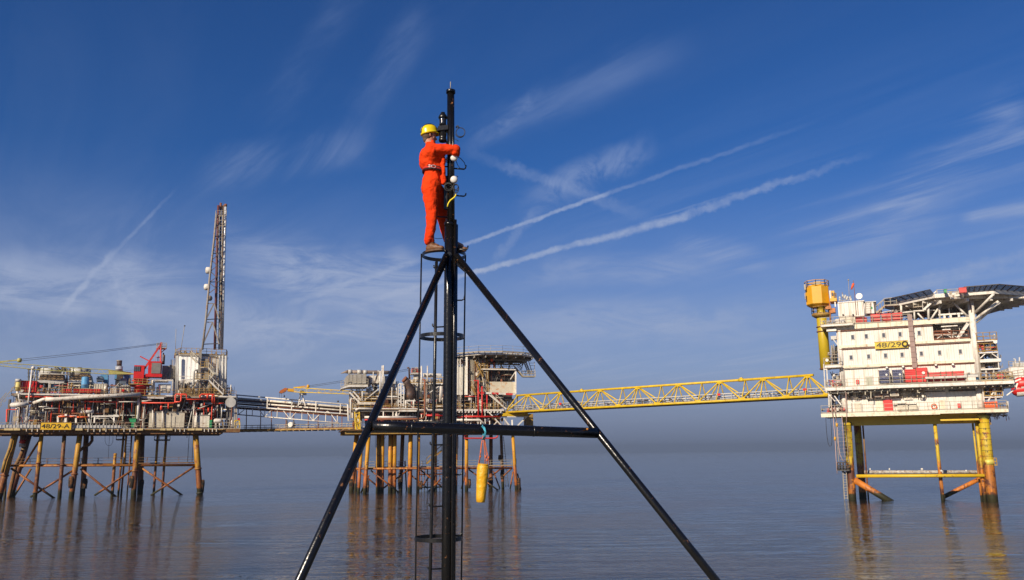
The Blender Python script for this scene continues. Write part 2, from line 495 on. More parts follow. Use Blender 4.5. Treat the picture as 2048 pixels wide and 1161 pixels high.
leg(FL, V0, (264, 868, 2), (254, 992, 2), .11, 'legLd', left, 'caisson', 8)
leg(FL, V0, (316, 868, 4), (307, 992, 4), .20, 'legL', left, 'caisson', 8)
leg(FL, V0, (333, 868, 4), (324, 990, 4), .20, 'legL', left, 'caisson', 8)
leg(FL, V0, (13, 935, 3), (9, 998, 3), .2, 'legLd', left, 'caisson', 8)
leg(FL, V0, (230.5, 907, 1), (224, 994, 1), .24, 'legL', left, 'stub_pile', 10)
A = Acc(FL); A.tube([V0(24, 878, -1), V0(20, 896, -1), V0(10, 922, -1), V0(4, 946, -1)], .27, 10); A.build('riser', M['ylw_dirty'], left)
A = Acc(FL); A.tube([V0(46, 868, 6), V0(46, 886, 6)], .5, 12); A.tube([V0(46, 900, 6), V0(40, 915, 6), V0(32, 930, 6), V0(18, 991, 6), V0(17, 999, 6)], .34, 10); A.build('riser', M['brown'], left)
A = Acc(FL); A.tube([V0(46, 880, 6), V0(44, 888, 6)], .55, 12); A.build('riser_flange', M['red'], left)
A = Acc(FL); A.tube([V0(45, 888, 6), V0(45, 894, 6)], .58, 12); A.build('riser_flange', M['lgrey'], left)
A = Acc(FL); A.tube([V0(184, 868, 10), V0(184, 882, 10), V0(178, 890, 10), V0(166, 896, 10), V0(158, 904, 10), V0(156, 925, 10)], .28, 10); A.build('riser', M['brown'], left)
# braces
wz = zof(V0, 160, 932)
A = Acc(FL); A.tube([V0(20, 932, .2), V0(391, 931, .2)], .2, 10); A.build('horizontal_brace', M['brace'], left)
A = Acc(FL); A.tube([V0(32, 932, 12.5), V0(395, 930, 12.5)], .2, 10); A.build('horizontal_brace', M['brace'], left)
for a, b in (((22, 937, .4), (107, 996, .4)), ((145, 942, .6), (70, 989, .6)), ((161, 938, .4), (232, 994, .4)), ((264, 941, .6), (197, 986, .6)),
             ((281, 935, .4), (366, 992, .4)), ((390, 933, .6), (311, 985, .6)), ((80, 880, .6), (48, 930, 6)), ((62, 938, 12), (30, 990, 12))):
    P, Q = Vector(V0(*a)), Vector(V0(*b)); Q = P + (Q - P) * 1.12
    A = Acc(FL); A.tube([tuple(P), tuple(P.lerp(Q, .5)), tuple(Q)], .19, 9); A.build('diagonal_brace', M['brace'], left)
for x, y0, y1, d in ((143, 953, 976, -.2), (264, 952, 976, -.2), (404, 960, 984, .1), (283, 960, 978, 12.5), (170, 958, 978, 12.5)):
    A = Acc(FL); A.tube([V0(x + .5, y0, d), V0(x, y0 * .7 + y1 * .3, d), V0(x - 1, y0 * .3 + y1 * .7, d), V0(x - 1, y1, d)], [.40, .50, .46, .42], 9); A.build('weed_sleeve', M['sleeve'], left)
# lower walkway
A = Acc(FL); p, q = V0(24, 931, 3), V0(388, 930, 3); A.box(p[0], q[0], 2.2, 3.6, p[2] - .05, p[2] + .1); A.build('walkway', M['brown'], left)
A = Acc(FL); rail(A, (p[0], 2.2, p[2]), (q[0], 2.2, p[2]), 1.1, 2.6, .035); A.build('railing', M['brown'], left)
A = Acc(FL); rail(A, (p[0], 3.6, p[2]), (q[0], 3.6, p[2]), 1.1, 2.6, .035); A.build('railing', M['brown'], left)
A = Acc(FL); ladder(A, V0(256, 930, 4), V0(257.5, 868, 4), .8, .05, .5); A.build('ladder', M['dark'], left)
for x0, x1, y1 in ((233, 251, 880), (309, 340, 881), (68, 80, 873)):
    A = Acc(FL); p, q = V0(x0, y1, 4), V0(x1, y1, 4); zt = zof(V0, x0, 868, 4)
    A.box(p[0], q[0], 3, 5, p[2] - .12, p[2]); rail(A, (p[0], 3, p[2]), (q[0], 3, p[2]), zt - p[2], .8, .05); A.build('hanging_platform', M['dark'], left)
A = Acc(FL)
A.tube([V0(210, 868, 1)] + [V0(218 + 8 * math.cos(t), 880 + 12 * math.sin(t), 1) for t in [R(k) for k in range(170, 9, -20)]] + [V0(226, 868, 1)], .03, 5)
A.tube([V0(219, 868, 1), V0(216.5, 918, 1)], .03, 5); A.tube([V0(374, 868, 1), V0(374, 876, 1)], .06, 5)
A.tube([V0(378.5, 868, 2), V0(375, 925, 2)], .05, 5); A.tube([V0(387, 868, 2), V0(384, 925, 2)], .05, 5)
A.build('hanging_cable', M['rope_black'], left)

# cellar deck
DB = -15.5
zb0 = zof(V0, 200, 868.5, -2); zb1 = zof(V0, 200, 860.5, -2); zb2 = zof(V0, 200, 857, -2)
uL = uof(V0, -45, 860, -2); uR = uof(V0, 446, 862, -2)
A = Acc(FL)
A.box(uL, uR, -1.6, -1.3, zb0, zb1); A.box(uL, uR, 14, 14.3, zb0, zb1)
for k in range(22):
    u = uL + 1 + (uR - uL - 2) * k / 21; A.box(u - .12, u + .12, -1.28, 13.98, zb0 + .1, zb1 - .01)
for d in (3, 8): A.box(uL, uR, d, d + .3, zb0 + .02, zb1 - .03)
A.build('deck_girder', M['brown'], left)
A = Acc(FL); A.box(uL, uR, -2.2, 14.5, zb1, zb1 + .14); A.build('cellar_deck', M['ylw_dirty'], left)
A = Acc(FL)
rnd = random.Random(3)
for x0, x1 in ((8, 26), (27, 40), (150, 165), (205, 211), (274, 286), (320, 331), (333, 345), (376, 389), (391, 404)):
    A.vbox(V0, x0, 857.2, x1, 861.2, -2.45, -2.2)
A.build('edge_plate', mk('cream_yellow_edge_plate', (.62, .47, .22), .6, rust=.2), left)
A = Acc(FL)
for x in list(range(52, 130, 11)) + list(range(175, 274, 12)) + list(range(350, 376, 9)) + list(range(408, 440, 8)):
    A.vbox(V0, x, 858, x + 1.6, 864, -2.4, -2.2)
A.build('deck_stub', M['white_rusty'], left)
zc = zb1 + .14
A = Acc(FL); A.vbox(V0, -45, 850, 81, 855.8, -2.36, -2.22); A.vbox(V0, 143, 851, 240, 856.3, -2.36, -2.22)
for x in range(-40, 240, 7): A.vbox(V0, x, 848, x + .8, 857, -2.44, -2.37)
A.build('toe_board', M['lgrey'], left)
A = Acc(FL); rail(A, (uL, -2.1, zc), (uR, -2.1, zc), 1.15, 1.5, .035); A.build('railing', M['galv'], left)

# main deck (upper): white edge beam
zm = zof(V0, 200, 791, -2); uLm = uof(V0, 22, 790, -2); uRm = uof(V0, 472, 793, -2)
A = Acc(FL); A.box(uLm, uRm, -1.9, 14.3, zm - .25, zm); A.build('main_deck', M['grey'], left)
A = Acc(FL)
for x0, x1, y in ((38, 200, 788.5), (283, 328, 796), (330, 345, 792), (400, 425, 793.6), (437, 472, 793.7), (200, 283, 790)):
    p = V0(x0, y, -2); q = V0(x1, y, -2); A.box(p[0], q[0], -2.12, -1.92, p[2] - .12, p[2] + .12)
A.build('deck_edge_beam', M['white'], left)
A = Acc(FL); rail(A, (uLm, -1.8, zm), (uRm, -1.8, zm), 1.15, 1.3, .035); A.build('railing', M['ylw_dirty'], left)
A = Acc(FL); rail(A, (uLm, 14, zm), (uRm, 14, zm), 1.15, 1.6, .04); A.build('railing', M['galv'], left)
# columns and truss braces between the decks
for X, X2, r, m in ((1015, 1000, .2, 'white'), (845, 850, .16, 'greydk')):
    A = Acc(FL); A.tube([VA(X, 670, .5), VA(X2, 855, .5)], r, 9); A.build('column', M[m], left)
A = Acc(FL); A.tube([VB(890, 590, -1.2), VB(870, 940, -1.2)], .27, 10); A.build('column', M['white'], left)
for V, a, b, r, m in ((VA, (870, 660, 1), (960, 870, 1), .26, 'white_rusty'), (VB, (318, 680, 2), (265, 790, 2), .22, 'grey'), (VB, (400, 670, 1), (430, 835, 1), .12, 'white'),
                      (VB, (755, 760, 1), (790, 840, 1), .22, 'white_rusty'), (VB, (1030, 770, 1), (975, 890, 1), .2, 'white_rusty'), (VB, (120, 660, 1), (105, 850, 1), .27, 'white_rusty'),
                      (VB, (155, 680, 2), (150, 850, 2), .3, 'ylw_dirty'), (VC, (905, 765, -.5), (800, 875, -.5), .22, 'white'), (VC, (150, 760, 1), (65, 910, 1), .2, 'white_rusty'),
                      (VC, (180, 700, 1), (240, 830, 1), .14, 'grey'), (VC, (950, 770, -1), (945, 905, -1), .1, 'white'), (VC, (840, 740, -1.2), (690, 795, -1.2), .07, 'white'),
                      (VB, (668, 675, 0), (660, 820, 0), .12, 'white'), (VB, (940, 700, 0), (940, 890, 0), .1, 'white'), (VC, (240, 700, 0), (240, 830, 0), .12, 'white')):
    A = Acc(FL); A.vtube(V, [a, b], r, 9); A.build('truss_brace', M[m], left)
for x in (20, 75, 120, 175, 215, 300, 350, 400, 430, 460):
    A = Acc(FL); d = 5 + (x % 3) * 2
    p = V0(x, 800, d); A.beam((p[0], d, zc), (p[0], d, zm - .25), .35); A.build('column', M['dark'], left)
# intermediate mezzanine
A = Acc(FL); z = zof(VC, 500, 850, 2); A.box(uof(V0, 300, 825, 2), uof(V0, 445, 825, 2), 2, 9, z - .1, z + .1); A.build('mezzanine', M['dark'], left)
# dark plating behind (bulkhead of the module)
A = Acc(FL); A.box(uof(V0, 60, 825, 9), uof(V0, 440, 825, 9), 9, 9.3, zc + .8, zm - .6); A.build('bulkhead', M['dark'], left)

# large white pipes on the front
A = Acc(FL); A.tube([VA(590, 636, -2.6), VA(700, 640, -2.6), VB(360, 603, -2.6), VB(910, 577, -2.6)], .38, 14); A.build('main_pipe', M['white_rusty'], left)
A = Acc(FL); A.tube([VA(430, 690, -2), VA(560, 640, -2.2), VA(600, 636, -2.5)], .3, 10)
A.tube([VA(360, 700, -2.2), VA(200, 712, -2.2), VA(165, 712, -1.6), VA(158, 712, -.6), VA(158, 712, 2)], .42, 12)
A.tube([VB(310, 800, -.8), VB(165, 800, -.8), VB(145, 806, 0), VB(140, 815, 1)], .36, 12); A.build('main_pipe', M['white'], left)
A = Acc(FL); A.tube([VA(510, 825, 0), VA(620, 820, 0), VA(690, 810, .6), VA(720, 780, 1)], .4, 12); A.build('main_pipe', M['lgrey'], left)
A = Acc(FL); A.tube([VA(415, 235, -2.4), VA(345, 860, -2.4)], .14, 10); A.lathe(VA(428, 235, -2.4), [(.34, -.2), (.3, .15), (.1, .35)], 10); A.build('lamp_mast', M['white'], left)
A = Acc(FL); A.tube([VA(240, 567, -2.3), VA(240, 640, -2.3), VA(350, 660, -2.3)], .12, 8); A.tube([VA(200, 760, -2), VA(240, 760, -2)], .1)
A.tube([VB(630, 670, -2), VB(880, 672, -2)], .1, 8); A.tube([VA(500, 735, -2), VA(630, 735, -2)], .1, 8); A.tube([VB(420, 692, -1.6), VB(640, 690, -1.6)], .07, 8)
A.tube([VC(20, 712, -2), VC(70, 712, -2), VC(100, 702, -2), VC(140, 703, -2)], .1, 8)
A.build('small_pipe', M['white'], left)
# white frames on cellar deck
A = Acc(FL)
for X0, X1, Y0, Y1 in ((750, 985, 855, 935), ):
    A.vbeam(VA, (X0, Y0, -1), (X1, Y0, -1), .22); A.vbeam(VA, (X0, Y0, -1), (X0, Y1, -1), .3); A.vbeam(VA, (855, 830, -1), (850, Y1, -1), .4)
A.vbeam(VB, (80, 865, -1), (80, 945, -1), .3); A.vbeam(VB, (245, 830, -1), (245, 945, -1), .3)
A.vbeam(VB, (280, 860, -1), (640, 855, -1), .3); A.vbeam(VB, (320, 870, -1), (315, 945, -1), .25); A.vbeam(VB, (570, 870, -1), (570, 945, -1), .25)
A.vbeam(VB, (325, 900, -1), (370, 868, -1), .15); A.vbeam(VB, (565, 905, -1), (520, 868, -1), .15)
A.build('support_frame', M['white'], left)
A = Acc(FL); A.vtube(VB, [(90, 868, -1.3), (240, 868, -1.3)], .14); A.vtube(VA, [(750, 862, -1.3), (885, 862, -1.3)], .14); A.vtube(VA, [(900, 862, -1.3), (975, 862, -1.3)], .12); A.build('hose_rack', M['orange'], left)
# fire main
A = Acc(FL)
A.vtube(VC, [(20, 732, -2.3), (390, 736, -2.3), (408, 722, -2.3), (412, 640, -2.3), (425, 632, -2.3), (535, 632, -2.3), (540, 640, -2.3), (540, 690, -2.3), (850, 694, -2.3)], .14)
A.vtube(VC, [(405, 722, -2.6), (462, 722, -2.6), (476, 705, -2.6), (478, 640, -2.6)], .15)
A.vtube(VC, [(700, 676, -2.5), (696, 650, -2.5), (715, 634, -2.5), (860, 634, -2.5), (862, 700, -2.5), (858, 745, -2.5)], .16)
A.vtube(VC, [(785, 634, -2.7), (783, 680, -2.7)], .17); A.vtube(VC, [(840, 640, -2.7), (840, 735, -2.7)], .12)
A.vtube(VC, [(330, 736, -2.3), (330, 800, -2.3)], .15); A.vtube(VC, [(248, 755, -1.8), (247, 815, -1.8)], .2)
A.vtube(VC, [(885, 740, -2), (975, 738, -2)], .12); A.vtube(VC, [(670, 796, -1), (740, 796, -1), (740, 830, -1)], .1); A.vtube(VC, [(795, 790, -1), (795, 840, -1)], .15)
A.vtube(VB, [(180, 664, -1.9), (635, 674, -1.9)], .14); A.vtube(VA, [(330, 606, -1.9), (560, 606, -1.9)], .14); A.vtube(VA, [(560, 610, -1.9), (690, 606, -1.9)], .1)
for x, y0, y1 in ((773, 590, 820), (952, 600, 820)): A.vtube(VA, [(x, y0, -2.1), (x - 10, y1, -2.1)], .06, 6)
for x, y0, y1 in ((48, 640, 800), (200, 620, 800), (605, 610, 760), (690, 600, 780), (800, 600, 800)): A.vtube(VB, [(x, y0, -1.9), (x - 4, y1, -1.9)], .05, 6)
A.vbeam(VA, (90, 770, -1.8), (85, 930, -1.8), .2); A.vbeam(VA, (90, 770, -1.8), (230, 770, -1.8), .15)
A.build('fire_main', M['redpipe'], left)
# clutter on and between decks
clutter(FL, V0, 18, 797, 300, 857, -1.4, 6, 420, left, STEEL + ['white', 'white', 'rust', 'redpipe', 'lgrey', 'cream', 'cream', 'ylw_dirty'], 11, .8)
clutter(FL, V0, 300, 797, 465, 857, -1.2, 6, 230, left, STEEL + ['dark', 'rust', 'redpipe', 'lgrey', 'cream', 'white'], 12, .8)
clutter(FL, V0, 25, 768, 320, 789, -1, 10, 230, left, STEEL + ['cream', 'white', 'redfade', 'bluegrey', 'dark'], 13, .8, 'deck_equipment')
clutter(FL, V0, 60, 745, 150, 772, 3, 12, 60, left, ['grey', 'dark', 'lgrey', 'galv'], 15, .9, 'deck_equipment')
clutter(FL, V0, 395, 770, 465, 792, -1, 8, 60, left, STEEL, 14, .8, 'deck_equipment')
# cooler banks with tan hoods
for i, (V, pts) in enumerate(((VA, [(535, 320), (800, 318), (818, 392), (485, 392)]), (VA, [(965, 325), (1160, 320), (1175, 392), (885, 396)]))):
    t = thing('air_cooler', ['tan-hooded air cooler behind the leaning white lamp mast', 'tan-hooded air cooler next to the blue tank'][i], 'cooler', FL.w(*V(pts[3][0], 560, 2)), 'tan-hooded air coolers on the left platform')
    x0, x1 = pts[3][0], pts[2][0]
    A = Acc(FL); A.vprism(V, pts, 1.5, 6); A.build('hood', M['tan'], t)
    A = Acc(FL); A.vbox(V, x0 - 5, 393, x1 + 8, 428, 1.3, 7); A.build('cooler_frame', M['lgrey'], t)
    A = Acc(FL); c = V((x0 + x1) / 2 - 5, 318, 6); A.lathe(c, [(1.75, -.3), (1.85, 1.0), (1.7, 1.05)], 24); A.build('fan_ring', M['lgrey'], t)
    A = Acc(FL)
    for x in (x0 + 5, (x0 + x1) / 2, x1 - 5):
        for d in (1.7, 6.6): p = V(x, 428, d); A.beam(p, (p[0], d, zm), .25)
    p = V(x0 + 5, 430, 1.7); q = V(x1 - 5, 430, 1.7); A.beam((p[0], 1.7, zm), q, .12); A.beam((q[0], 1.7, zm), p, .12)
    A.build('cooler_leg', M['galv'], t)
    for k in range(9):
        A = Acc(FL) if k == 0 else A
        p = c; a_ = 2 * math.pi * k / 9; A.beam((p[0] + 1.88 * math.cos(a_), 6 + 1.88 * math.sin(a_), c[2] - .3), (p[0] + 1.88 * math.cos(a_), 6 + 1.88 * math.sin(a_), c[2] + 1.05), .06)
    A.build('fan_guard', M['dark'], t)
# pipe tower behind the lamp mast
A = Acc(FL)
for x in (370, 410, 440, 475):
    A.vbeam(VA, (x, 250, 6), (x + 2, 560, 6), .18)
for y in (255, 300, 350, 400): A.vbeam(VA, (355, y, 6), (490, y + 2, 6), .14)
for x in (825, 865, 905): A.vbeam(VA, (x, 245, 4), (x, 540, 4), .2)
for x in (480, 560, 700, 790, 900, 1000): A.vbox(VA, x, 225, x + 50, 262, 5, 8)
A.build('pipe_rack', M['dark'], left)

def simple(name, label, cat, F, parts, loc=None, group=None):
    """thing of several parts; parts: (name, material, builder)"""
    accs = []
    for n, m, fn in parts:
        a = Acc(F); fn(a); accs.append((n, m, a))
    vs = accs[0][2].v
    o = Vector((sum(v.x for v in vs) / len(vs), sum(v.y for v in vs) / len(vs), min(v.z for _, _, a in accs for v in a.v)))
    t = thing(name, label, cat, o, group)
    for n, m, a in accs: a.build(n, M[m] if isinstance(m, str) else m, t)
    return t
def vtank(V, X0, X1, Y0, Y1, d, n=20, dome=.15):
    p, q = V(X0, (Y0 + Y1) / 2, d), V(X1, (Y0 + Y1) / 2, d); r = abs(q[0] - p[0]) / 2
    zt = V((X0 + X1) / 2, Y0, d)[2]; zl = V((X0 + X1) / 2, Y1, d)[2]; h = zt - zl
    def f(a): a.lathe(((p[0] + q[0]) / 2, d, zl), [(r, 0), (r, h * .33), (r * 1.02, h * .335), (r * 1.02, h * .36), (r, h * .365), (r, h * (1 - dome * .5)), (r * .8, h)], n)
    return f
def band(V, X0, X1, Y, th, d, n=20):
    p, q = V(X0, Y, d), V(X1, Y, d); r = abs(q[0] - p[0]) / 2
    return lambda a: a.lathe(((p[0] + q[0]) / 2, d, p[2] - th / 2), [(r, 0), (r, th)], n)
simple('blue_tank', 'round blue tank standing on the left platform beside a tan hood', 'tank', FL,
       [('shell', 'blue', vtank(VB, 146, 245, 350, 498, 0, 22, .1)), ('band', 'bluegrey', band(VB, 141, 250, 455, .12, 0)), ('base', 'grey', lambda a: a.vbox(VB, 150, 495, 240, 560, -.6, .8))])
simple('vent_tank', 'pale yellow and white upright tank at the far left end of the upper deck', 'tank', FL,
       [('shell', 'tank_yellow', vtank(VA, 200, 268, 405, 520, 0, 18, .05)), ('base', 'white', vtank(VA, 204, 242, 530, 655, 0, 16, .05)), ('top_ring', 'lgrey', band(VA, 196, 274, 396, .5, 0)), ('ring', 'ylw_dirty', band(VA, 196, 260, 522, .2, 0))])
def drum(V, X0, X1, Y, r, d): 
    return lambda a: a.capsule(V(X0, Y, d), V(X1, Y, d), r, 14)
simple('red_storage_tank', 'large red box tank behind the leaning white lamp mast', 'tank', FL,
       [('body', 'red', lambda a: (a.vbox(VA, 265, 402, 328, 540, .4, 3), a.vbox(VA, 335, 400, 468, 545, .2, 3))), ('roof', 'grey', lambda a: a.vbox(VA, 262, 396, 470, 401, .1, 3.2)),
        ('rib', 'redfade', lambda a: [a.vbox(VA, x, 404, x + 5, 543, .08, .2) for x in (332, 380, 430)])])
def skid(label, V, X0, Y0, X1, Y1, col, d=-.8, dd=2.5, group=None, cat='container', name='equipment_box', rib=True, rc='dark'):
    parts = [('body', col, lambda a: a.vbox(V, X0, Y0, X1, Y1, d, d + dd)),
             ('top_frame', 'lgrey' if col != 'red' else 'redfade', lambda a: a.vbox(V, X0 - 2, Y0 - 4, X1 + 2, Y0, d - .05, d + dd + .05))]
    if rib:
        n = max(2, int((X1 - X0) / 28))
        parts.append(('frame_rib', rc, lambda a: [a.vbox(V, X0 + (X1 - X0) * (k + .5) / n, Y0 + 4, X0 + (X1 - X0) * (k + .5) / n + 3, Y1 - 2, d - .06, d) for k in range(n)]))
    return simple(name, label, cat, F=V.F, parts=parts, group=group)
g = 'red boxes along the upper deck rail of the left platform'
for V, X0, X1, lab in ((VA, 806, 838, 'narrow red box at the rail under the first tan hood'), (VA, 850, 912, 'square red box at the rail between two tan hoods'), (VA, 950, 1032, 'red box at the rail under the second tan hood'),
                       (VB, 45, 122, 'red box just left of the white circular mark by the blue tank'), (VB, 130, 290, 'long red box with a white mark in front of the blue tank'), (VB, 304, 392, 'red box at the rail right of the blue tank')):
    t = skid(lab, V, X0, 503, X1, 556, 'redfade', -1.2, 1.2, g, rib=True, rc='red')
A = Acc(FL)
A = simple('red_cabinet', 'small red panel on the cream box below the second blue tank', 'cabinet', FL, [('body', 'redfade', lambda a: a.vbox(VB, 668, 505, 702, 545, -1.4, -.8)), ('door', 'red', lambda a: a.vbox(VB, 672, 510, 698, 541, -1.45, -1.4))])
skid('cream equipment box below the left blue cooler', VB, 308, 440, 472, 560, 'cream', -.6, 3, rc='grey')
skid('cream equipment box with a red panel below the right blue cooler', VB, 612, 458, 765, 560, 'cream', -.7, 3, rc='grey')
skid('rust-edged cream box between the two larger cream boxes on the upper deck', VB, 520, 495, 604, 560, 'white_rusty', -1, 2, rc='rust')
def cooler(lab, X0, X1, Y0, Y1, SX0, SX1):
    simple('blue_intake_housing', lab, 'machine housing', FL, [('housing', 'bluegrey', lambda a: (a.vbox(VB, X0, Y0, X1, Y1, .5, 3.2), a.vbox(VB, X0 + 15, Y0 - 12, X1 - 5, Y0, .9, 3))),
        ('tall_duct', 'blue', lambda a: a.vprism(VB, [(SX0, 322), (SX1, 318), (SX1, 470), (SX1 - 25, 470), (SX0 + 5, 350)], 3.4, 6)),
        ('louvre', 'dark', lambda a: [a.vbox(VB, X0 + 6, y, X1 - 6, y + 4, .44, .5) for y in range(int(Y0) + 12, int(Y1) - 6, 14)]),
        ('leg', 'galv', lambda a: [a.vbox(VB, x, Y1, x + 6, Y1 + 30, .6, 1) for x in (X0 + 4, X1 - 10)])])
cooler('blue intake housing with tall blue duct left of the round chimney', 340, 425, 355, 402, 395, 487)
cooler('blue intake housing with tall blue duct right of the round chimney', 640, 724, 378, 434, 690, 777)
simple('blue_roof_duct', 'pale blue duct glimpsed behind the round chimney', 'duct', FL, [('duct', 'blue', lambda a: a.vbox(VB, 575, 324, 648, 372, 6, 8)), ('flange', 'bluegrey', lambda a: a.vbox(VB, 571, 372, 652, 380, 5.9, 8.1)), ('support', 'dark', lambda a: [a.vbox(VB, x, 380, x + 8, 560, 6.2, 6.8) for x in (580, 612, 640)])])
simple('blue_stores_box', 'small blue box under the first tan hood', 'container', FL, [('body', 'blue', lambda a: a.vbox(VA, 620, 440, 728, 495, 2, 4)), ('lid', 'bluegrey', lambda a: a.vbox(VA, 616, 434, 732, 440, 1.9, 4.1)), ('leg', 'dark', lambda a: [a.vbox(VA, x, 495, x + 8, 560, 2.2, 2.6) for x in (628, 710)])])
simple('exhaust_stack', 'short round silver and brown exhaust chimney beside the red crane', 'chimney', FL,
       [('outer_shell', 'silver', vtank(VB, 582, 682, 210, 272, 3)), ('inner_stack', 'ducted', vtank(VB, 603, 671, 143, 215, 3)), ('rim', 'grey', band(VB, 600, 674, 143, .2, 3)), ('base_duct', 'dark', lambda a: a.vbox(VB, 600, 270, 680, 470, 2.6, 4.2))])
simple('green_skip', 'small green skip and bin at the rail of the left platform', 'skip', FL,
       [('tub', 'green', lambda a: a.vprism(VB, [(762, 890), (852, 888), (848, 932), (775, 934)], -1.8, -.4)), ('bin', 'green', lambda a: a.vbox(VB, 790, 936, 832, 1000, -1.8, -.9)), ('rim', 'green', lambda a: a.vbox(VB, 758, 886, 856, 891, -1.88, -.32))])
simple('green_locker', 'upright green locker beside the rust-stained cream cabin', 'locker', FL, [('body', 'green', lambda a: a.vbox(VC, 808, 930, 838, 1018, -1.7, -.7)), ('door', 'green', lambda a: a.vbox(VC, 812, 936, 834, 1012, -1.76, -1.7))])
def cabin(lab, V, X0, Y0, X1, Y1, seams, m='cream', d=-1.2, group=None):
    return simple('deck_cabin', lab, 'cabin', V.F, [('body', m, lambda a: a.vbox(V, X0, Y0, X1, Y1, d, d + 3.5)), ('roof', 'grey', lambda a: a.vbox(V, X0 - 4, Y0 - 9, X1 + 4, Y0, d - .1, d + 3.6)),
        ('door', m, lambda a: a.vbox(V, seams[0], Y0 + (Y1 - Y0) * .25, seams[0] + (X1 - X0) * .16, Y1 - 3, d - .08, d)),
        ('pipe', 'white', lambda a: [a.vtube(V, [(x, Y0 - 30, d - .3), (x, Y1, d - .3)], .12) for x in seams[1:]]),
        ('conduit', 'grey', lambda a: [a.vtube(V, [(x + 20, Y0 + 8, d - .1), (x + 20, Y1 - 8, d - .1)], .05) for x in seams])], group=group)
cabin('wide cream deck cabin with white pipes running down its front', VC, 105, 845, 515, 1024, (340, 148, 262))
cabin('cream deck cabin with rust streaks beside the green locker', VC, 612, 880, 805, 1020, (640, 655), m='white_rusty')
simple('lifebuoy_drum', 'white round drum on a stand at the rail near the green locker', 'drum', FL, [('drum', 'white', drum(VC, 870, 935, 942, .42, -1.4)), ('stand', 'white', lambda a: (a.vbeam(VC, (882, 960, -1.5), (882, 1020, -1.5), .14), a.vbeam(VC, (922, 960, -1.5), (922, 1020, -1.5), .14), a.vbeam(VC, (882, 965, -1.5), (922, 965, -1.5), .14)))])
simple('yellow_gate_frame', 'small yellow frame with a red light at the right-hand corner of the left platform', 'frame', FL, [('frame', 'ylw', lambda a: (a.vbeam(VC, (1102, 940, -1), (1098, 1030, -1), .2), a.vbeam(VC, (1155, 940, -1), (1155, 1030, -1), .2), a.vbeam(VC, (1095, 938, -1), (1160, 935, -1), .2), a.vbeam(VC, (1105, 1020, -1), (1150, 950, -1), .12))), ('light', 'red', lambda a: a.vbox(VC, 1135, 910, 1160, 930, -1.2, -.8))])
simple('white_bollard', 'upright white gas bottle at the right-hand corner of the left platform', 'gas bottle', FL, [('bottle', 'white', vtank(VC, 1055, 1073, 935, 1032, -1.2, 12)), ('valve', 'galv', lambda a: a.vbox(VC, 1061, 925, 1067, 935, -1.25, -1.15))])
simple('grey_dish', 'round grey dish facing the boat under the right-hand end of the upper deck', 'dish antenna', FL, [('dish', 'lgrey', lambda a: a.lathe(VC(1052, 727, -2.2), [(.95, 0), (.85, .25), (.2, .35)], 20, (0, 1, 0))), ('mount', 'galv', lambda a: (a.vtube(VC, [(1035, 670, -1.8), (1035, 700, -1.8)], .1), a.vtube(VC, [(1080, 745, -1.8), (1110, 740, -1.8)], .08)))])
# corner walkway to the bridge
A = Acc(FL); p = V0(446, 862, -1.5); q = V0(480, 861, -1.5); A.box(p[0], q[0], -1.8, 1.5, p[2] - .3, p[2] + .35); A.build('corner_landing', M['brown'], left)
A = Acc(FL); rail(A, (p[0], -1.7, p[2] + .35), (q[0], -1.7, p[2] + .35), 1.2, 1, .05)
A.build('railing', M['galv'], left)
A = Acc(FL)
for x in (455, 460, 466, 470, 473): A.vbeam(V0, (x, 795, 0), (x, 862, 0), .2)
A.vbox(V0, 452, 800, 462, 840, 1, 3)
A.build('stair_tower', M['grey'], left)
# boat landing boom at far left
A = Acc(FL)
for (a, b) in (((-30, 843), (45, 752)), ((-30, 836), (28, 766)), ((-30, 850), (12, 820))): A.vbeam(V0, (a[0], a[1], -2), (b[0] - 15, b[1] + 20, -2), .12)
for k in range(6): A.vbeam(V0, (-20 + k * 9, 838 - k * 11, -2), (-14 + k * 9, 826 - k * 9, -2), .1)
A.build('outrigger', M['galv'], left)

# ---------------------------------------------------------------- sign 48/29-A
def text_acc(A, V, s, cx, cy, h_px, w_px, d, th=.04):
    """lettering on the frame's plane, centred at a photo position, fitted to a width and height"""
    c = bpy.data.curves.new('lettering', 'FONT'); c.body = s; c.size = 1; c.extrude = 0; c.align_x = 'LEFT'
    pass
    o = bpy.data.objects.new('lettering', c); COL.objects.link(o)
    bpy.context.view_layer.update()
    me = o.evaluated_get(bpy.context.evaluated_depsgraph_get()).to_mesh()
    xs = [v.co.x for v in me.vertices]; ys = [v.co.y for v in me.vertices]
    x0, x1, y0, y1 = min(xs), max(xs), min(ys), max(ys)
    pc = V(cx, cy, d); W = abs(V(cx + w_px / 2, cy, d)[0] - V(cx - w_px / 2, cy, d)[0]); H = abs(V(cx, cy - h_px / 2, d)[2] - V(cx, cy + h_px / 2, d)[2])
    vs = [A._w((pc[0] + ((v.co.x - x0) / (x1 - x0) - .5) * W, d, pc[2] + ((v.co.y - y0) / (y1 - y0) - .5) * H)) for v in me.vertices]
    back = [A._w((pc[0] + ((v.co.x - x0) / (x1 - x0) - .5) * W, d + th, pc[2] + ((v.co.y - y0) / (y1 - y0) - .5) * H)) for v in me.vertices]
    fs = [tuple(p.vertices) for p in me.polygons]
    A.raw(vs, fs)
    A.raw(back, [tuple(reversed(f)) for f in fs])
    o.to_mesh_clear() if False else None
    bpy.data.objects.remove(o); bpy.data.curves.remove(c)
t = thing('platform_sign', 'yellow sign reading 48/29-A on the lower deck edge of the left platform', 'sign', FL.w(*VA(718, 1030, -2.8)), 'yellow platform number signs')
A = Acc(FL); A.vbox(VA, 527, 942, 918, 1030, -2.9, -2.75); A.build('board', M['signy'], t)
A = Acc(FL); text_acc(A, VA, '48/29-A', 716, 985, 56, 362, -2.95); A.build('lettering', M['ink'], t)
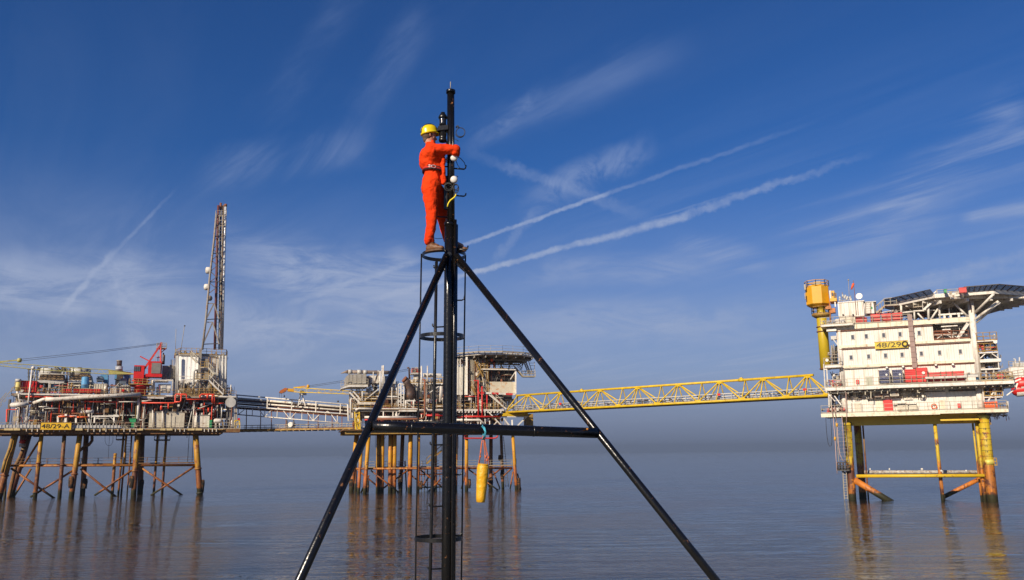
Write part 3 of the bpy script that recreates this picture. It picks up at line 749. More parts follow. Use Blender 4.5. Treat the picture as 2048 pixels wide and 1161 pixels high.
A = Acc(FL); A.vbox(VA, 522, 936, 923, 942, -2.92, -2.72); A.vbox(VA, 522, 1030, 923, 1035, -2.92, -2.72); A.build('sign_frame', M['ylw_dirty'], t)

# ---------------------------------------------------------------- red crane
cr = thing('pedestal_crane', 'red pedestal crane with a long faded yellow lattice boom reaching out to the left', 'crane', FL.w(*VB(905, 545, 0)), 'pedestal cranes with yellow lattice booms')
A = Acc(FL); p = VB(905, 545, 0)
zt = zof(VB, 905, 380, 0); h = zt - p[2]
A.lathe((p[0], 0, p[2] - .3), [(1.0, 0), (1.0, h * .52), (1.55, h * .54), (1.55, h * .60), (1.15, h * .62), (1.15, h * .92), (1.5, h * .94), (1.5, h * 1.05), (1.0, h * 1.06)], 20); A.build('pedestal', M['red'], cr)
A = Acc(FL); rail(A, (p[0] - 1.9, -1.6, p[2] + h * .55), (p[0] + 1.9, -1.6, p[2] + h * .55), 1.0, .7, .05); rail(A, (p[0] - 1.9, 1.6, p[2] + h * .55), (p[0] + 1.9, 1.6, p[2] + h * .55), 1.0, .7, .05)
A.box(p[0] - 1.9, p[0] + 1.9, -1.6, 1.6, p[2] + h * .53, p[2] + h * .55); A.build('crane_platform', M['ylw_dirty'], cr)
A = Acc(FL); A.vbox(VB, 822, 200, 955, 380, -1.4, 1.6); cab = A.build('cab', M['red'], cr)
A = Acc(FL); A.vbox(VB, 828, 215, 905, 275, -1.46, -1.38); A.build('cab_window', M['window'], cab)
A = Acc(FL)
for x in (826, 852, 880, 904): A.vbox(VB, x, 212, x + 3, 278, -1.5, -1.44)
A.vbox(VB, 826, 243, 907, 246, -1.5, -1.44); A.build('cab_window_bar', M['dark'], cab)
A = Acc(FL); A.vbox(VC, 95, 250, 250, 398, -1, 2); A.build('winch_house', M['red'], cr)
A = Acc(FL); A.vbox(VC, 133, 268, 240, 390, -1.1, -1); A.build('louvre_panel', mk('grey_louvre', (.22, .20, .18), .6, .1), cr)
A = Acc(FL); A.vbox(VC, 60, 395, 255, 430, -1.2, 2); A.vprism(VC, [(20, 470), (130, 430), (120, 405), (20, 405)], -1, 1); A.build('machine_deck', M['red'], cr)
A = Acc(FL)
for d in (-.7, 1.2):
    A.vbeam(VC, (45, 345, d), (240, 60, d), .32); A.vbeam(VC, (240, 70, d), (240, 255, d), .26); A.vbeam(VC, (0, 192, d), (105, 245, d), .2)
A.vbeam(VC, (190, 105, 0), (300, 105, 0), .9, .2); A.vbeam(VC, (300, 105, 0), (250, 145, 0), .14); A.vbox(VC, 232, 30, 258, 100, -.5, .5)
A.vbeam(VC, (190, 205, 0), (240, 205, 0), .15); A.build('a_frame', M['redfade'], cr)
A = Acc(FL)
p, q = VC(192, 100, -.8), VC(305, 98, -.8); rail(A, p, q, 1.0, .6, .04); rail(A, (p[0], .8, p[2]), (q[0], .8, q[2]), 1.0, .6, .04)
for x in (170, 200, 215): A.vbeam(VC, (x, 150, 0), (x + 5, 250, 0), .06)
A.build('crane_railing', M['galv'], cr)
A = Acc(FL)
# boom: pixel path of the two chords, left end off the picture
top = [(-150, 715), (0, 726), (75, 731), (160, 737), (217, 740), (262, 746)]; bot = [(-150, 727), (0, 732), (75, 740), (160, 745), (217, 749), (276, 749)]
def at(pts, x):
    for a, b in zip(pts, pts[1:]):
        if a[0] <= x <= b[0]: return a[1] + (b[1] - a[1]) * (x - a[0]) / (b[0] - a[0])
for d in (-.6, .6):
    A.tube([V0(x, y, d) for x, y in top], .075, 6); A.tube([V0(x, y, d) for x, y in bot], .075, 6)
xs = list(range(-150, 258, 9))
for i, (a, b) in enumerate(zip(xs, xs[1:])):
    for d in (-.6, .6):
        if i % 2: A.beam(V0(a, at(top, a), d), V0(b, at(bot, b), d), .055)
        else: A.beam(V0(a, at(bot, a), d), V0(b, at(top, b), d), .055)
    A.beam(V0(a, at(top, a), -.6), V0(a, at(top, a), .6), .06); A.beam(V0(a, at(bot, a), -.6), V0(a, at(bot, a), .6), .06)
A.vprism(V0, [(217, 741), (262, 746), (277, 749), (262, 750), (217, 749)], -.62, -.5); A.vprism(V0, [(217, 741), (262, 746), (277, 749), (262, 750), (217, 749)], .5, .62)
A.build('boom', M['boom'], cr)
A = Acc(FL); A.vbeam(V0, (-60, 734, 0), (0, 724, 0), .28); A.vbeam(V0, (0, 724, 0), (37, 720.5, 0), .2); A.lathe(V0(39, 721, 0), [(.3, -.35), (.42, 0), (.3, .35)], 10); A.build('boom_pendant_bar', M['boom'], cr)
A = Acc(FL)
for dy, d in ((0, -.2), (3.6, .2)): A.tube([V0(41, 719 + dy, d), V0(200, 702 + dy * .8, d), V0(322, 687 + dy * .5, d)], .035, 5)
A.tube([V0(250, 742, 0), V0(320, 735, 0)], .02, 4); A.build('boom_cable', M['rope_black'], cr)
simple('silencer', 'upright dark steel exhaust silencer just right of the red crane', 'silencer', FL, [('drum', 'ducted', vtank(VC, 258, 290, 175, 285, 1)), ('outlet', 'ducted', vtank(VC, 264, 280, 152, 178, 1)), ('base', 'grey', lambda a: a.vbox(VC, 255, 300, 345, 460, .8, 4))])
simple('grey_machinery_house', 'sloping grey machinery casing between the red crane and the white silo block', 'machine housing', FL, [('casing', 'lgrey', lambda a: a.vprism(VC, [(262, 310), (300, 300), (345, 330), (375, 300), (408, 300), (408, 450), (262, 450)], 1.2, 5)), ('duct', 'grey', lambda a: (a.vbox(VC, 340, 290, 372, 450, .5, 1.1), a.vbeam(VC, (300, 420, .6), (340, 350, .6), .3))), ('pipe', 'galv', lambda a: [a.vtube(VC, [(x, 230, .5), (x, 450, .5)], .06) for x in (362, 378, 395)])])
simple('white_pipe_frame', 'white pipe portal and white cabinet in front of the grey casing', 'pipe frame', FL, [('pipe', 'white', lambda a: (a.vtube(VC, [(145, 600, -.5), (145, 480, -.5), (155, 470, -.5), (380, 470, -.5), (380, 600, -.5)], .22), a.vtube(VC, [(165, 600, -.2), (165, 500, -.2), (175, 490, -.2), (330, 490, -.2)], .14))), ('cabinet', 'white', lambda a: a.vbox(VC, 210, 515, 355, 610, .2, 2)), ('cabinet_door', 'lgrey', lambda a: (a.vbox(VC, 255, 525, 300, 600, .12, .2), a.vbox(VC, 315, 560, 345, 600, 0, .2)))])
# ---------------------------------------------------------------- white silo block with stairs
si = thing('white_silo_block', 'tall white ribbed process house with outside stairs below the lattice tower', 'building', FL.w(*VC(700, 640, 2)))
pts = [(uof(VC, 392, 400, 1.0), 3.4), (uof(VC, 455, 400, 0), 0.2), (uof(VC, 700, 400, -.5), -.2), (uof(VC, 990, 400, .5), .8), (uof(VC, 1005, 400, 2), 4), (uof(VC, 1000, 400, 7), 8), (uof(VC, 395, 400, 7), 8)]
z0 = zm; z1 = zof(VC, 700, 190, 0)
A = Acc(FL); A.plan(pts, z0, z1); A.build('wall', M['clad_left'], si)
A = Acc(FL)
for V, X0, Y0, X1, Y1 in ((VC, 385, 180, 1015, 195),): A.plan([(u * 1.0 + (u - pts[2][0]) * .02, d - .25 if d < 4 else d + .3) for u, d in pts], z1, z1 + .3)
A.build('roof', M['grey'], si)
A = Acc(FL); cx = [(u, d) for u, d in pts]
for (a, b) in zip(cx[:5], cx[1:5]):
    rail(A, (a[0], a[1] - .2, z1 + .3), (b[0], b[1] - .2, z1 + .3), 1.15, .9, .045)
A.build('roof_railing', M['ylw_dirty'], si)
A = Acc(FL)
for X, r in ((440, .16), (705, .3), (925, .2), (962, .2), (998, .22), (423, .12)):
    A.vtube(VC, [(X, 185, -.6), (X - 4, 640, -.6)], r)
A.vtube(VC, [(615, 640, -.8), (625, 370, -.8), (640, 352, -.8), (690, 352, -.8)], .2)
A.build('downpipe', M['lgrey'], si)
A = Acc(FL); A.vbox(VC, 680, 110, 712, 380, -1.1, -.7); A.build('cable_duct', M['grey'], si)
A = Acc(FL)
for X0, Y0, X1, Y1 in ((708, 220, 790, 310), (470, 520, 560, 610), (695, 520, 760, 610), (655, 350, 800, 450)): A.vbox(VC, X0, Y0, X1, Y1, -.62, -.3)
A.build('recess_panel', mk('beige_service_panel', (.30, .26, .20), .6, rust=.3), si)
A = Acc(FL); A.vbeam(VC, (455, 425, -.6), (615, 425, -.6), .1, .1); A.vbeam(VC, (640, 462, -1.2), (800, 462, -1.2), .3, .16); A.vbeam(VC, (700, 322, -1.2), (795, 322, -1.2), .3, .16)
A.vbeam(VC, (480, 465, -.7), (600, 465, -.7), .2); A.build('landing', M['white'], si)
A = Acc(FL)
stair(A, VC(965, 635, -2.2), VC(800, 470, -2.2)); A.build('stair', M['white'], si)
A = Acc(FL); stair(A, VC(665, 265, -1.6), VC(590, 190, -1.6)); stair(A, VC(855, 395, -2), VC(795, 325, -2)); stair(A, VC(800, 462, -1.8), VC(855, 400, -1.8)); A.beam(VC(850, 400, -2), VC(905, 398, -2), .8, .15); A.build('stair', M['cream'], si)
A = Acc(FL)
for a, b in (((640, 460, -1.9), (800, 460, -1.9)), ((700, 320, -1.9), (795, 320, -1.9))): vrail(A, VC, a, b, step=.7, r=.05)
rail(A, VC(455, 640, -1.6), VC(975, 640, -1.6), 1.15, .8, .05)
A.build('stair_railing', M['ylw_dirty'], si)
A = Acc(FL)
for X in (800, 830, 860, 880, 905): A.vbeam(VC, (X, 200, -.9), (X, 600, -.9), .09)
A.build('stair_post', M['ylw_dirty'], si)
clutter(FL, VC, 395, 130, 700, 188, -.5, 4, 50, si, ['grey', 'galv', 'lgrey', 'rust', 'ylw_dirty'], 21, .7, 'roof_equipment')
clutter(FL, VC, 800, 150, 1010, 200, -.5, 4, 30, si, ['grey', 'galv', 'lgrey', 'ylw_dirty'], 22, .7, 'roof_equipment')
clutter(FL, VC, 420, 480, 960, 630, -1.2, -.5, 60, si, ['grey', 'galv', 'lgrey', 'white', 'ylw_dirty', 'dark'], 23, .7, 'wall_pipework')
simple('tilted_whip_aerial', 'thin aerial leaning to the right on the white process house', 'aerial', FL, [('rod', 'galv', lambda a: a.vtube(V0, [(361.5, 703, 1), (369, 652, 1)], .05)), ('tip', 'dark', lambda a: a.vbox(V0, 368, 651, 371, 653, .9, 1.1))], group='whip aerials on the left platform')
simple('whip_aerial', 'thin upright aerial on the left corner of the white process house', 'aerial', FL, [('rod', 'galv', lambda a: a.vtube(V0, [(351, 702, 1), (352, 658, 1)], .04)), ('base', 'galv', lambda a: a.vbox(V0, 350, 698, 353, 706, .9, 1.1))], group='whip aerials on the left platform')

# ---------------------------------------------------------------- lattice tower
tw = thing('lattice_tower', 'tall tapering lattice flare tower with four pipe tips and white radio dishes', 'tower', FL.w(*V0(428, 702, 3)))
def TP(x, y, d): return V0(350 + x / 3.747, 390 + y / 3.747, d)
lf = [(205, 1161), (232, 930), (262, 600), (290, 360), (310, 145)]
ri = [(360, 1161), (372, 640), (378, 430), (382, 75)]
def side(pts, y):
    pp = sorted(pts, key=lambda p: p[1])
    if y <= pp[0][1]: return pp[0][0]
    for a, b in zip(pp, pp[1:]):
        if a[1] <= y <= b[1]: return a[0] + (b[0] - a[0]) * (y - a[1]) / (b[1] - a[1])
    return pp[-1][0]
def dep(y): return 1.6 + 2.0 * (y / 1161.0)     # half depth of the tower
for d_ in (-1, 1):
    A = Acc(FL); A.tube([TP(x, y, 3 + d_ * dep(y)) for x, y in lf], .2, 8); A.build('tower_leg', M['tower2'], tw)
A = Acc(FL); A.tube([TP(x - 18, y, 3) for x, y in ri], .12, 8); A.tube([TP(x - 10, y, 5) for x, y in ri], .12, 8); A.build('tower_leg', M['tower'], tw)
A = Acc(FL); A.tube([TP(352, 1161, 2), TP(366, 640, 2), TP(374, 300, 2), TP(380, 72, 2)], .24, 10); A.build('flare_riser', M['silver'], tw)
A = Acc(FL); A.tube([TP(298, 1161, 3), TP(310, 640, 3), TP(318, 300, 3), TP(325, 80, 3)], .24, 10); A.build('flare_riser', mk('dark_red_riser', (.13, .035, .035), .6), tw)
A = Acc(FL); A.tube([TP(330, 1161, 3.4), TP(336, 640, 3.4), TP(343, 64, 3.4)], .15, 8); A.tube([TP(345, 1161, 4), TP(350, 640, 4), TP(358, 82, 4)], .18, 8); A.build('flare_riser', M['dark'], tw)
A = Acc(FL); A.tube([TP(380, 90, 2), TP(380, 70, 2)], .27, 10); A.tube([TP(343, 110, 3.4), TP(343, 62, 3.4)], .22, 10); A.build('riser_tip', M['rust'], tw)
A = Acc(FL)
lv = [1161, 1020, 930, 800, 655, 540, 445, 375, 315, 235, 155]
for y in (160, 230, 315, 440, 655, 935, 1120):
    for s_ in (-1, 1): A.beam(TP(side(lf, y), y, 3 + s_ * dep(y)), TP(side(ri, y) - 8, y - 6, 3 + s_ * dep(y) * .5), .16)
    A.beam(TP(side(lf, y), y, 3 - dep(y)), TP(side(lf, y), y, 3 + dep(y)), .14)
A.build('tower_girt', M['tower2'], tw)
A = Acc(FL)
ys = list(range(1120, 160, -42))
for i, (a, b) in enumerate(zip(ys, ys[1:])):
    for s_ in (-1, 1):
        xa, xb = (side(lf, a), side(lf, b)); ra, rb = side(ri, a) - 22, side(ri, b) - 22
        mid = 300
        if a < 780:
            if i % 2: A.beam(TP(xa, a, 3 + s_ * dep(a)), TP((rb + xb) / 2 + 5, b, 3 + s_ * dep(b)), .12)
            else: A.beam(TP((ra + xa) / 2 + 5, a, 3 + s_ * dep(a)), TP(xb, b, 3 + s_ * dep(b)), .12)
        if i % 2: A.beam(TP((ra + 312) / 2, a, 3 + s_ * 1.3), TP(rb, b, 3 + s_ * 1.3), .07)
        else: A.beam(TP(ra, a, 3 + s_ * 1.3), TP((rb + 312) / 2, b, 3 + s_ * 1.3), .07)
A.build('tower_lacing', M['tower'], tw)
A = Acc(FL)
for s_ in (-1, 1):
    for (xa, ya), (xb, yb) in (((210, 1120), (282, 955)), ((282, 955), (330, 1120)), ((235, 930), (292, 815)), ((292, 815), (330, 930))):
        A.beam(TP(xa, ya, 3 + s_ * dep(ya)), TP(xb, yb, 3 + s_ * dep(yb)), .22)
    A.beam(TP(240, 955, 3 + s_ * 3), TP(282, 955, 3 + s_ * 3), .15); A.beam(TP(250, 815, 3 + s_ * 3), TP(292, 815, 3 + s_ * 3), .15)
A.build('tower_brace', M['tower2'], tw)
A = Acc(FL); ladder(A, TP(318, 1160, 1.2), TP(345, 150, 1.2), .6, .05, .7); A.build('ladder', M['galv'], tw)
A = Acc(FL); rail(A, TP(303, 235, 1.2), TP(380, 232, 1.2), 1.1, 1, .05); rail(A, TP(303, 160, 1.2), TP(383, 158, 1.2), 1.1, 1, .05); A.build('tower_railing', M['galv'], tw)
for lab, x, y, r in (('upper of two white drum dishes on the tower edge', 240, 567, .66), ('lower of two white drum dishes on the tower edge', 228, 692, .62)):
    o = simple('drum_dish', lab, 'dish antenna', FL, [('drum', 'white', lambda a: a.lathe(TP(x + 10, y, 1), [(r * .8, -.45), (r, -.35), (r, .35), (r * .7, .55), (.1, .6)], 18, (1, -.25, 0))), ('bracket', 'galv', lambda a: a.tube([TP(x + 8, y, 1), TP(x + 28, y + 2, 1.2)], .12))], group='white drum dishes on the lattice tower')
simple('grey_tower_dish', 'small dark dish on the lattice tower below the two white drums', 'dish antenna', FL, [('drum', 'grey', lambda a: a.lathe(TP(262, 775, 1), [(.5, -.3), (.55, 0), (.2, .3)], 14, (.6, -1, 0))), ('bracket', 'galv', lambda a: a.tube([TP(262, 775, 1.2), TP(250, 775, 1.6)], .1))])

# ================================================================== PIPE BRIDGE left -> middle
FM = Frame(-14.0, 164.0, AM)
W0 = View(FM, 0, 0, 1); VE = View(FM, 680, 690, 6.11); VF = View(FM, 900, 680, 5.805); VM = View(FM, 690, 850, 5.535)
pl = FL.w(*V0(473, 860, 8)); pr = FM.w(*W0(706, 862, 6))
FB = Frame(pl.x, pl.y, math.degrees(math.atan2(pr.y - pl.y, pr.x - pl.x)))
VD = View(FB, 460, 760, 7.877); B0 = View(FB, 0, 0, 1)
br = thing('pipe_bridge', 'sloping bridge of white pipes with a hanging walkway between the left and middle platforms', 'bridge', FB.w(*VD(1000, 800)))
def lint(a, b, X): return a[1] + (b[1] - a[1]) * (X - a[0]) / (b[0] - a[0])
L1a, L1b = (100, 240), (1862, 390)
A = Acc(FB)
for d in (0, 3): A.tube([VD(L1a[0], L1a[1], d), VD(L1b[0], L1b[1], d)], .13, 8); A.tube([VD(110, 412, d), VD(1860, 545, d)], .14, 8)
A.build('top_rail', M['white'], br)
A = Acc(FB); A.tube([VD(108, 292, .5), VD(1862, 437, .5)], .22, 12); A.build('bridge_pipe', M['white_rusty'], br)
A = Acc(FB); A.tube([VD(108, 348, .8), VD(1862, 490, .8)], .17, 10); A.build('bridge_pipe', M['white_rusty'], br)
A = Acc(FB); A.tube([VD(112, 325, 1.6), VD(1862, 462, 1.6)], .2, 10); A.tube([VD(112, 380, 2.2), VD(1862, 515, 2.2)], .2, 10); A.build('bridge_pipe', M['rust'], br)
A = Acc(FB)
for k in range(4): A.tube([VD(112, 432 + k * 8, .3 + k * .6), VD(1862, 556 + k * 8, .3 + k * .6)], .08, 6)
A.build('bridge_conduit', M['rust'], br)
A = Acc(FB)
for X in (112, 590, 975, 1355, 1740, 1862):
    for d in (-.12, 3.1): A.vbeam(VD, (X, lint(L1a, L1b, X), d), (X - 5, lint((110, 420), (1860, 550), X), d), .18)
A.vbeam(VD, (1862, 390, -.1), (1868, 650, -.1), .2)
for X in (760, 1150, 1535):
    y = lint((110, 420), (1860, 545), X)
    for dx in (-40, -22, 22, 40): A.vbeam(VD, (X, y - 30, -.1), (X + dx, y + 5, -.1), .09)
A.build('bridge_post', M['white_rusty'], br)
A = Acc(FB); bt = lambda X: lint((120, 548), (1715, 680), X); tp = lambda X: lint((110, 440), (1860, 575), X)
for d in (0, 3):
    A.tube([VD(120, 548, d), VD(1715, 680, d)], .11, 8)
    xs = [130, 350, 545, 740, 945, 1130, 1310, 1505, 1690]
    for X in xs: A.vbeam(VD, (X + 5, tp(X), d), (X, bt(X), d), .12)
    for i in (0, 2, 4, 6, 8):
        for X in (xs[max(i - 1, 0)], xs[min(i + 1, 8)]): A.vbeam(VD, (xs[i], bt(xs[i]), d), ((xs[i] + X) / 2 if X != xs[i] else X, tp(X), d), .11)
A.build('lower_truss', M['white_rusty'], br)
A = Acc(FB)
for X in (260, 485, 655, 885, 1005, 1235, 1390, 1610, 1765): A.vbeam(VD, (X, tp(X), .3), (X - 4, 800, .3), .14); A.vbeam(VD, (X, tp(X), 1.8), (X - 4, 800, 1.8), .14)
A.build('hanger', M['rust'], br)
p, q = VD(140, 800, 0), VD(1990, 803, 0)
A = Acc(FB); A.box(p[0], q[0], 0, 2, p[2] - .05, p[2] + .12); A.box(p[0], q[0], -.05, .05, p[2] - .1, p[2] + .2)
for k in range(20):
    u = p[0] + (q[0] - p[0]) * k / 19; A.box(u - .07, u + .07, -.1, 2.1, p[2] - .3, p[2] - .06)
A.build('walkway', M['ylw_dirty'], br)
A = Acc(FB); z = VD(1000, 772, 0)[2]; A.box(p[0], q[0], .4, 1.4, z - .1, z + .16); A.build('cable_tray', M['rust'], br)
A = Acc(FB); rail(A, (p[0], 0, p[2]), (q[0], 0, p[2]), 1.0, 1.4, .04); rail(A, (p[0], 2, p[2]), (q[0], 2, p[2]), 1.0, 1.4, .04); A.build('railing', M['galv'], br)
simple('white_bridge_drum', 'round white drum end sitting on the hanging walkway of the pipe bridge', 'drum', FB, [('drum', 'white', lambda a: a.lathe(VD(951, 708, -.3), [(.42, -.05), (.53, 0), (.53, 1.2)], 20, (0, 1, 0))), ('cradle', 'dark', lambda a: (a.vbeam(VD, (900, 640, .2), (900, 765, .2), .2), a.vbeam(VD, (1005, 640, .2), (1005, 765, .2), .2), a.vbeam(VD, (880, 765, .2), (1010, 765, .2), .4, .2)))])
simple('boom_rest', 'white splayed trestle standing on the pipe bridge under the yellow boom', 'trestle', FB, [('leg', 'white', lambda a: (a.vbeam(VD, (1112, 225, -.3), (1072, 412, -.3), .17), a.vbeam(VD, (1135, 225, -.3), (1186, 412, -.3), .17), a.vbeam(VD, (1112, 225, 1.2), (1082, 340, 1.2), .15), a.vbeam(VD, (1135, 225, 1.2), (1175, 345, 1.2), .15))),
    ('head', 'white', lambda a: (a.vbox(VD, 1092, 205, 1145, 235, -.4, 1.3), a.vbox(VD, 1100, 165, 1118, 205, -.3, 1.1), a.vbox(VD, 1130, 185, 1142, 205, -.3, 1.1))), ('cross_bar', 'white', lambda a: (a.vbeam(VD, (1085, 345, -.3), (1175, 345, -.3), .1), a.vbeam(VD, (1080, 400, -.32), (1165, 300, -.32), .08), a.vbeam(VD, (1098, 285, -.3), (1150, 285, -.3), .08)))])

# ================================================================== MIDDLE PLATFORM
mid = thing('compression_platform', 'middle gas platform with crowded white pipework, orange piles and round helicopter deck', 'offshore platform', FM.w(0, 0, 0))
for (a, b, r, m, nm) in (((133, 95, 10), (72, 708, 9), .42, 'legM', 'leg'), ((118, 300, 12), (115, 706, 12), .25, 'legMd', 'pile'), ((192, 80, 1), (148, 745, 0), .27, 'legM', 'pile'), ((265, 80, 0), (216, 752, -1), .32, 'legM', 'leg'),
    ((366, 80, 2), (358, 725, 2), .26, 'legM', 'conductor'), ((388, 80, 2.8), (384, 722, 2.8), .24, 'legM', 'conductor'), ((417, 80, 2), (408, 725, 2), .33, 'legM', 'conductor'),
    ((503, 80, 2), (498, 720, 2), .34, 'legM', 'conductor'), ((524, 80, 3), (520, 716, 3), .22, 'legM', 'conductor'), ((552, 80, 2), (545, 716, 2), .33, 'legM', 'conductor'), ((640, 80, 9), (615, 712, 9), .34, 'legMd', 'leg'), ((664, 400, 10), (680, 712, 10), .12, 'legMd', 'pile'),
    ((726, 80, 1), (714, 718, 1), .34, 'legM', 'conductor'), ((746, 80, 1.4), (740, 480, 1.4), .09, 'legM', 'pile'), ((816, 80, 0), (806, 756, 0), .27, 'legM', 'leg'), ((1235, 95, 4), (1226, 716, 4), .27, 'legM', 'conductor'),
    ((1345, 95, 0), (1345, 746, 0), .30, 'legM', 'leg'), ((1616, 95, 9), (1614, 690, 9), .34, 'legMd', 'leg'), ((1728, 95, 6), (1748, 702, 6), .27, 'legMd', 'caisson'), ((1856, 95, 0), (1898, 726, 0), .28, 'legM', 'leg'), ((1000, 95, 6), (1000, 720, 6), .3, 'legM', 'conductor'), ((1100, 95, 4), (1100, 722, 4), .3, 'legM', 'conductor')):
    leg(FM, VM, a, b, r, m, mid, nm, 12)
A = Acc(FM)
for X, y0, y1, d, r in ((252, 610, 750, -.8, .3), (842, 620, 712, -.3, .36), (1378, 600, 700, -.3, .36), (1926, 590, 745, 0, .4), (1888, 375, 470, 1.5, .22), (615, 530, 712, 9, .52), (1745, 495, 600, 6, .45), (1614, 580, 690, 9, .55), (72, 600, 706, 9, .5), (1718, 335, 395, 6, .4)):
    A.tube([VM(X, y0, d), VM(X - 2, (y0 + y1) / 2, d), VM(X - 3, y1 + 4, d)], [r * .8, r, r * .75], 9)
A.build('weed_sleeve', M['sleeve'], mid)
A = Acc(FM); A.tube([VM(125, 487, .3), VM(1850, 478, .3)], .19, 10); A.build('horizontal_brace', M['legM'], mid)
A = Acc(FM); A.tube([VM(100, 488, 9.3), VM(1850, 480, 9.3)], .19, 10); A.build('horizontal_brace', M['brace'], mid)
for a, b, d in (((285, 505), (590, 745), .2), ((700, 500), (425, 702), 3), ((140, 500), (345, 668), 6), ((740, 565), (900, 692), 5), ((835, 500), (1060, 680), 1), ((1060, 600), (920, 742), 1), ((1370, 495), (1580, 650), 1), ((1720, 490), (1590, 592), 2), ((1640, 510), (1712, 698), 8), ((1575, 640), (1692, 722), .5),
                ((1850, 480), (1760, 560), 3), ((265, 560), (180, 745), 1), ((940, 560), (870, 660), 2), ((1860, 520), (1830, 700), .6), ((1910, 540), (1950, 740), .6), ((1330, 560), (1290, 700), 2)):
    P, Q = Vector(VM(a[0], a[1], d)), Vector(VM(b[0], b[1], d)); Q = P + (Q - P) * 1.08
    A = Acc(FM); A.tube([tuple(P), tuple(P.lerp(Q, .5)), tuple(Q)], .15, 8); A.build('diagonal_brace', M['brace'], mid)
p, q = VM(205, 475, 4), VM(1850, 470, 4)
A = Acc(FM); A.box(p[0], q[0], 3.5, 4.6, p[2] - .08, p[2] + .06); A.build('walkway', M['brace'], mid)
A = Acc(FM); rail(A, (p[0], 3.5, p[2]), (q[0], 3.5, p[2]), 1.1, 2.2, .035); rail(A, (p[0], 4.6, p[2]), (q[0], 4.6, p[2]), 1.1, 2.2, .035); A.build('railing', M['galv'], mid)
A = Acc(FM)
for Y in (552, 695):
    p, q = VM(825, Y, 2), VM(1140, Y, 2); A.box(p[0], q[0], 1.5, 3, p[2] - .1, p[2] + .1); rail(A, (p[0], 1.5, p[2]), (q[0], 1.5, p[2]), .9, 1.2, .04)
for X in (845, 880, 915, 1005, 1050, 1130): A.vbeam(VM, (X, 480, 2), (X, 780, 2), .12)
A.build('boat_landing', M['brace'], mid)
A = Acc(FM); stair(A, VM(905, 432, 3), VM(1075, 285, 3)); A.build('stair', M['ylw_dirty'], mid)
A = Acc(FM); ladder(A, VM(1795, 690, 5), VM(1738, 130, 5), .6, .05, .5); A.build('ladder', M['dark'], mid)
A = Acc(FM); A.tube([VM(1345, 118, -.6), VM(1318, 122, -.6), VM(1306, 135, -.6), VM(1325, 150, -.6), VM(1650, 150, -.6), VM(1680, 142, -.6), VM(1690, 125, -.6), VM(1690, 95, -.6)], .15, 9); A.build('hanging_pipe', M['redfade'], mid)
A = Acc(FM); A.tube([VM(335, 95, 1), VM(335, 250, 1)], .04, 5); A.tube([VM(465, 95, 1), VM(440, 160, 1)], .04, 5); A.tube([VM(1258, 130, 1), VM(1258, 260, 1)], .04, 5); A.build('hanging_cable', M['rope_black'], mid)

# decks
y0b = W0(870, 868.0, -1)[2]; y0t = W0(870, 861, -1)[2]
uL2, uR2 = W0(690, 865, -1)[0], W0(1032, 865, -1)[0]
A = Acc(FM); A.box(uL2, uR2, -1.2, -.9, y0b, y0t); A.box(uL2, uR2, 12, 12.3, y0b, y0t)
for k in range(18):
    u = uL2 + 1 + (uR2 - uL2 - 2) * k / 17; A.box(u - .12, u + .12, -.88, 11.98, y0b + .1, y0t - .01)
A.build('deck_girder', M['ylw_dirty'], mid)
A = Acc(FM); A.box(uL2 - .4, uR2, -1.8, 12.5, y0t, y0t + .15); A.build('cellar_deck', M['brown'], mid)
zA = W0(860, 820.5, -1)[2]; zB = W0(760, 797, -1)[2]; zC = W0(1000, 788, -1)[2]
A = Acc(FM); A.box(W0(703, 820, -1)[0], W0(1012, 820, -1)[0], -1.3, 12.2, zA - .35, zA); A.build('main_deck', M['grey'], mid)
A = Acc(FM)
for x0, x1, y, h in ((706, 835, 817.5, .2), (798, 833, 822, .3), (835, 905, 820, .2), (905, 1008, 820.5, .3)):
    p, q = W0(x0, y, -1.6), W0(x1, y, -1.6); A.box(p[0], q[0], -1.6, -1.35, p[2] - h / 2, p[2] + h / 2)
for X in range(62, 600, 37): A.vprism(VF, [(X, 822), (X + 22, 822), (X + 14, 848), (X + 2, 848)], -1.55, -1.3)
A.build('deck_edge_beam', M['white'], mid)
A = Acc(FM); A.box(W0(706, 797, -1)[0], W0(800, 797, -1)[0], -.8, 8, zB - .15, zB); A.box(W0(715, 807, -1)[0], W0(755, 807, -1)[0], -1.5, 8, W0(730, 808, -1)[2] - .2, W0(730, 807, -1)[2] + .15)
A.build('mezzanine', M['white_rusty'], mid)
A = Acc(FM); rail(A, VE(150, 795, -1.5), VE(1400, 800, -1.5), 1.1, 1.1, .04); rail(A, VE(160, 640, -.8), VE(700, 640, -.8), 1.1, 1.1, .04); rail(A, VF(60, 812, -1.5), VF(620, 815, -1.5), 1.15, .9, .045); rail(A, VE(245, 700, -1.4), VE(450, 700, -1.4), 1.0, 1, .04)
A.build('railing', M['ylw_dirty'], mid)
# bulkheads behind
A = Acc(FM); A.box(W0(720, 830, 8)[0], W0(1000, 830, 8)[0], 8, 8.3, zA + .3, W0(860, 790, 8)[2]); A.box(W0(730, 850, 8)[0], W0(1000, 850, 8)[0], 8, 8.3, y0t + .5, zA - .5); A.build('bulkhead', M['dark'], mid)
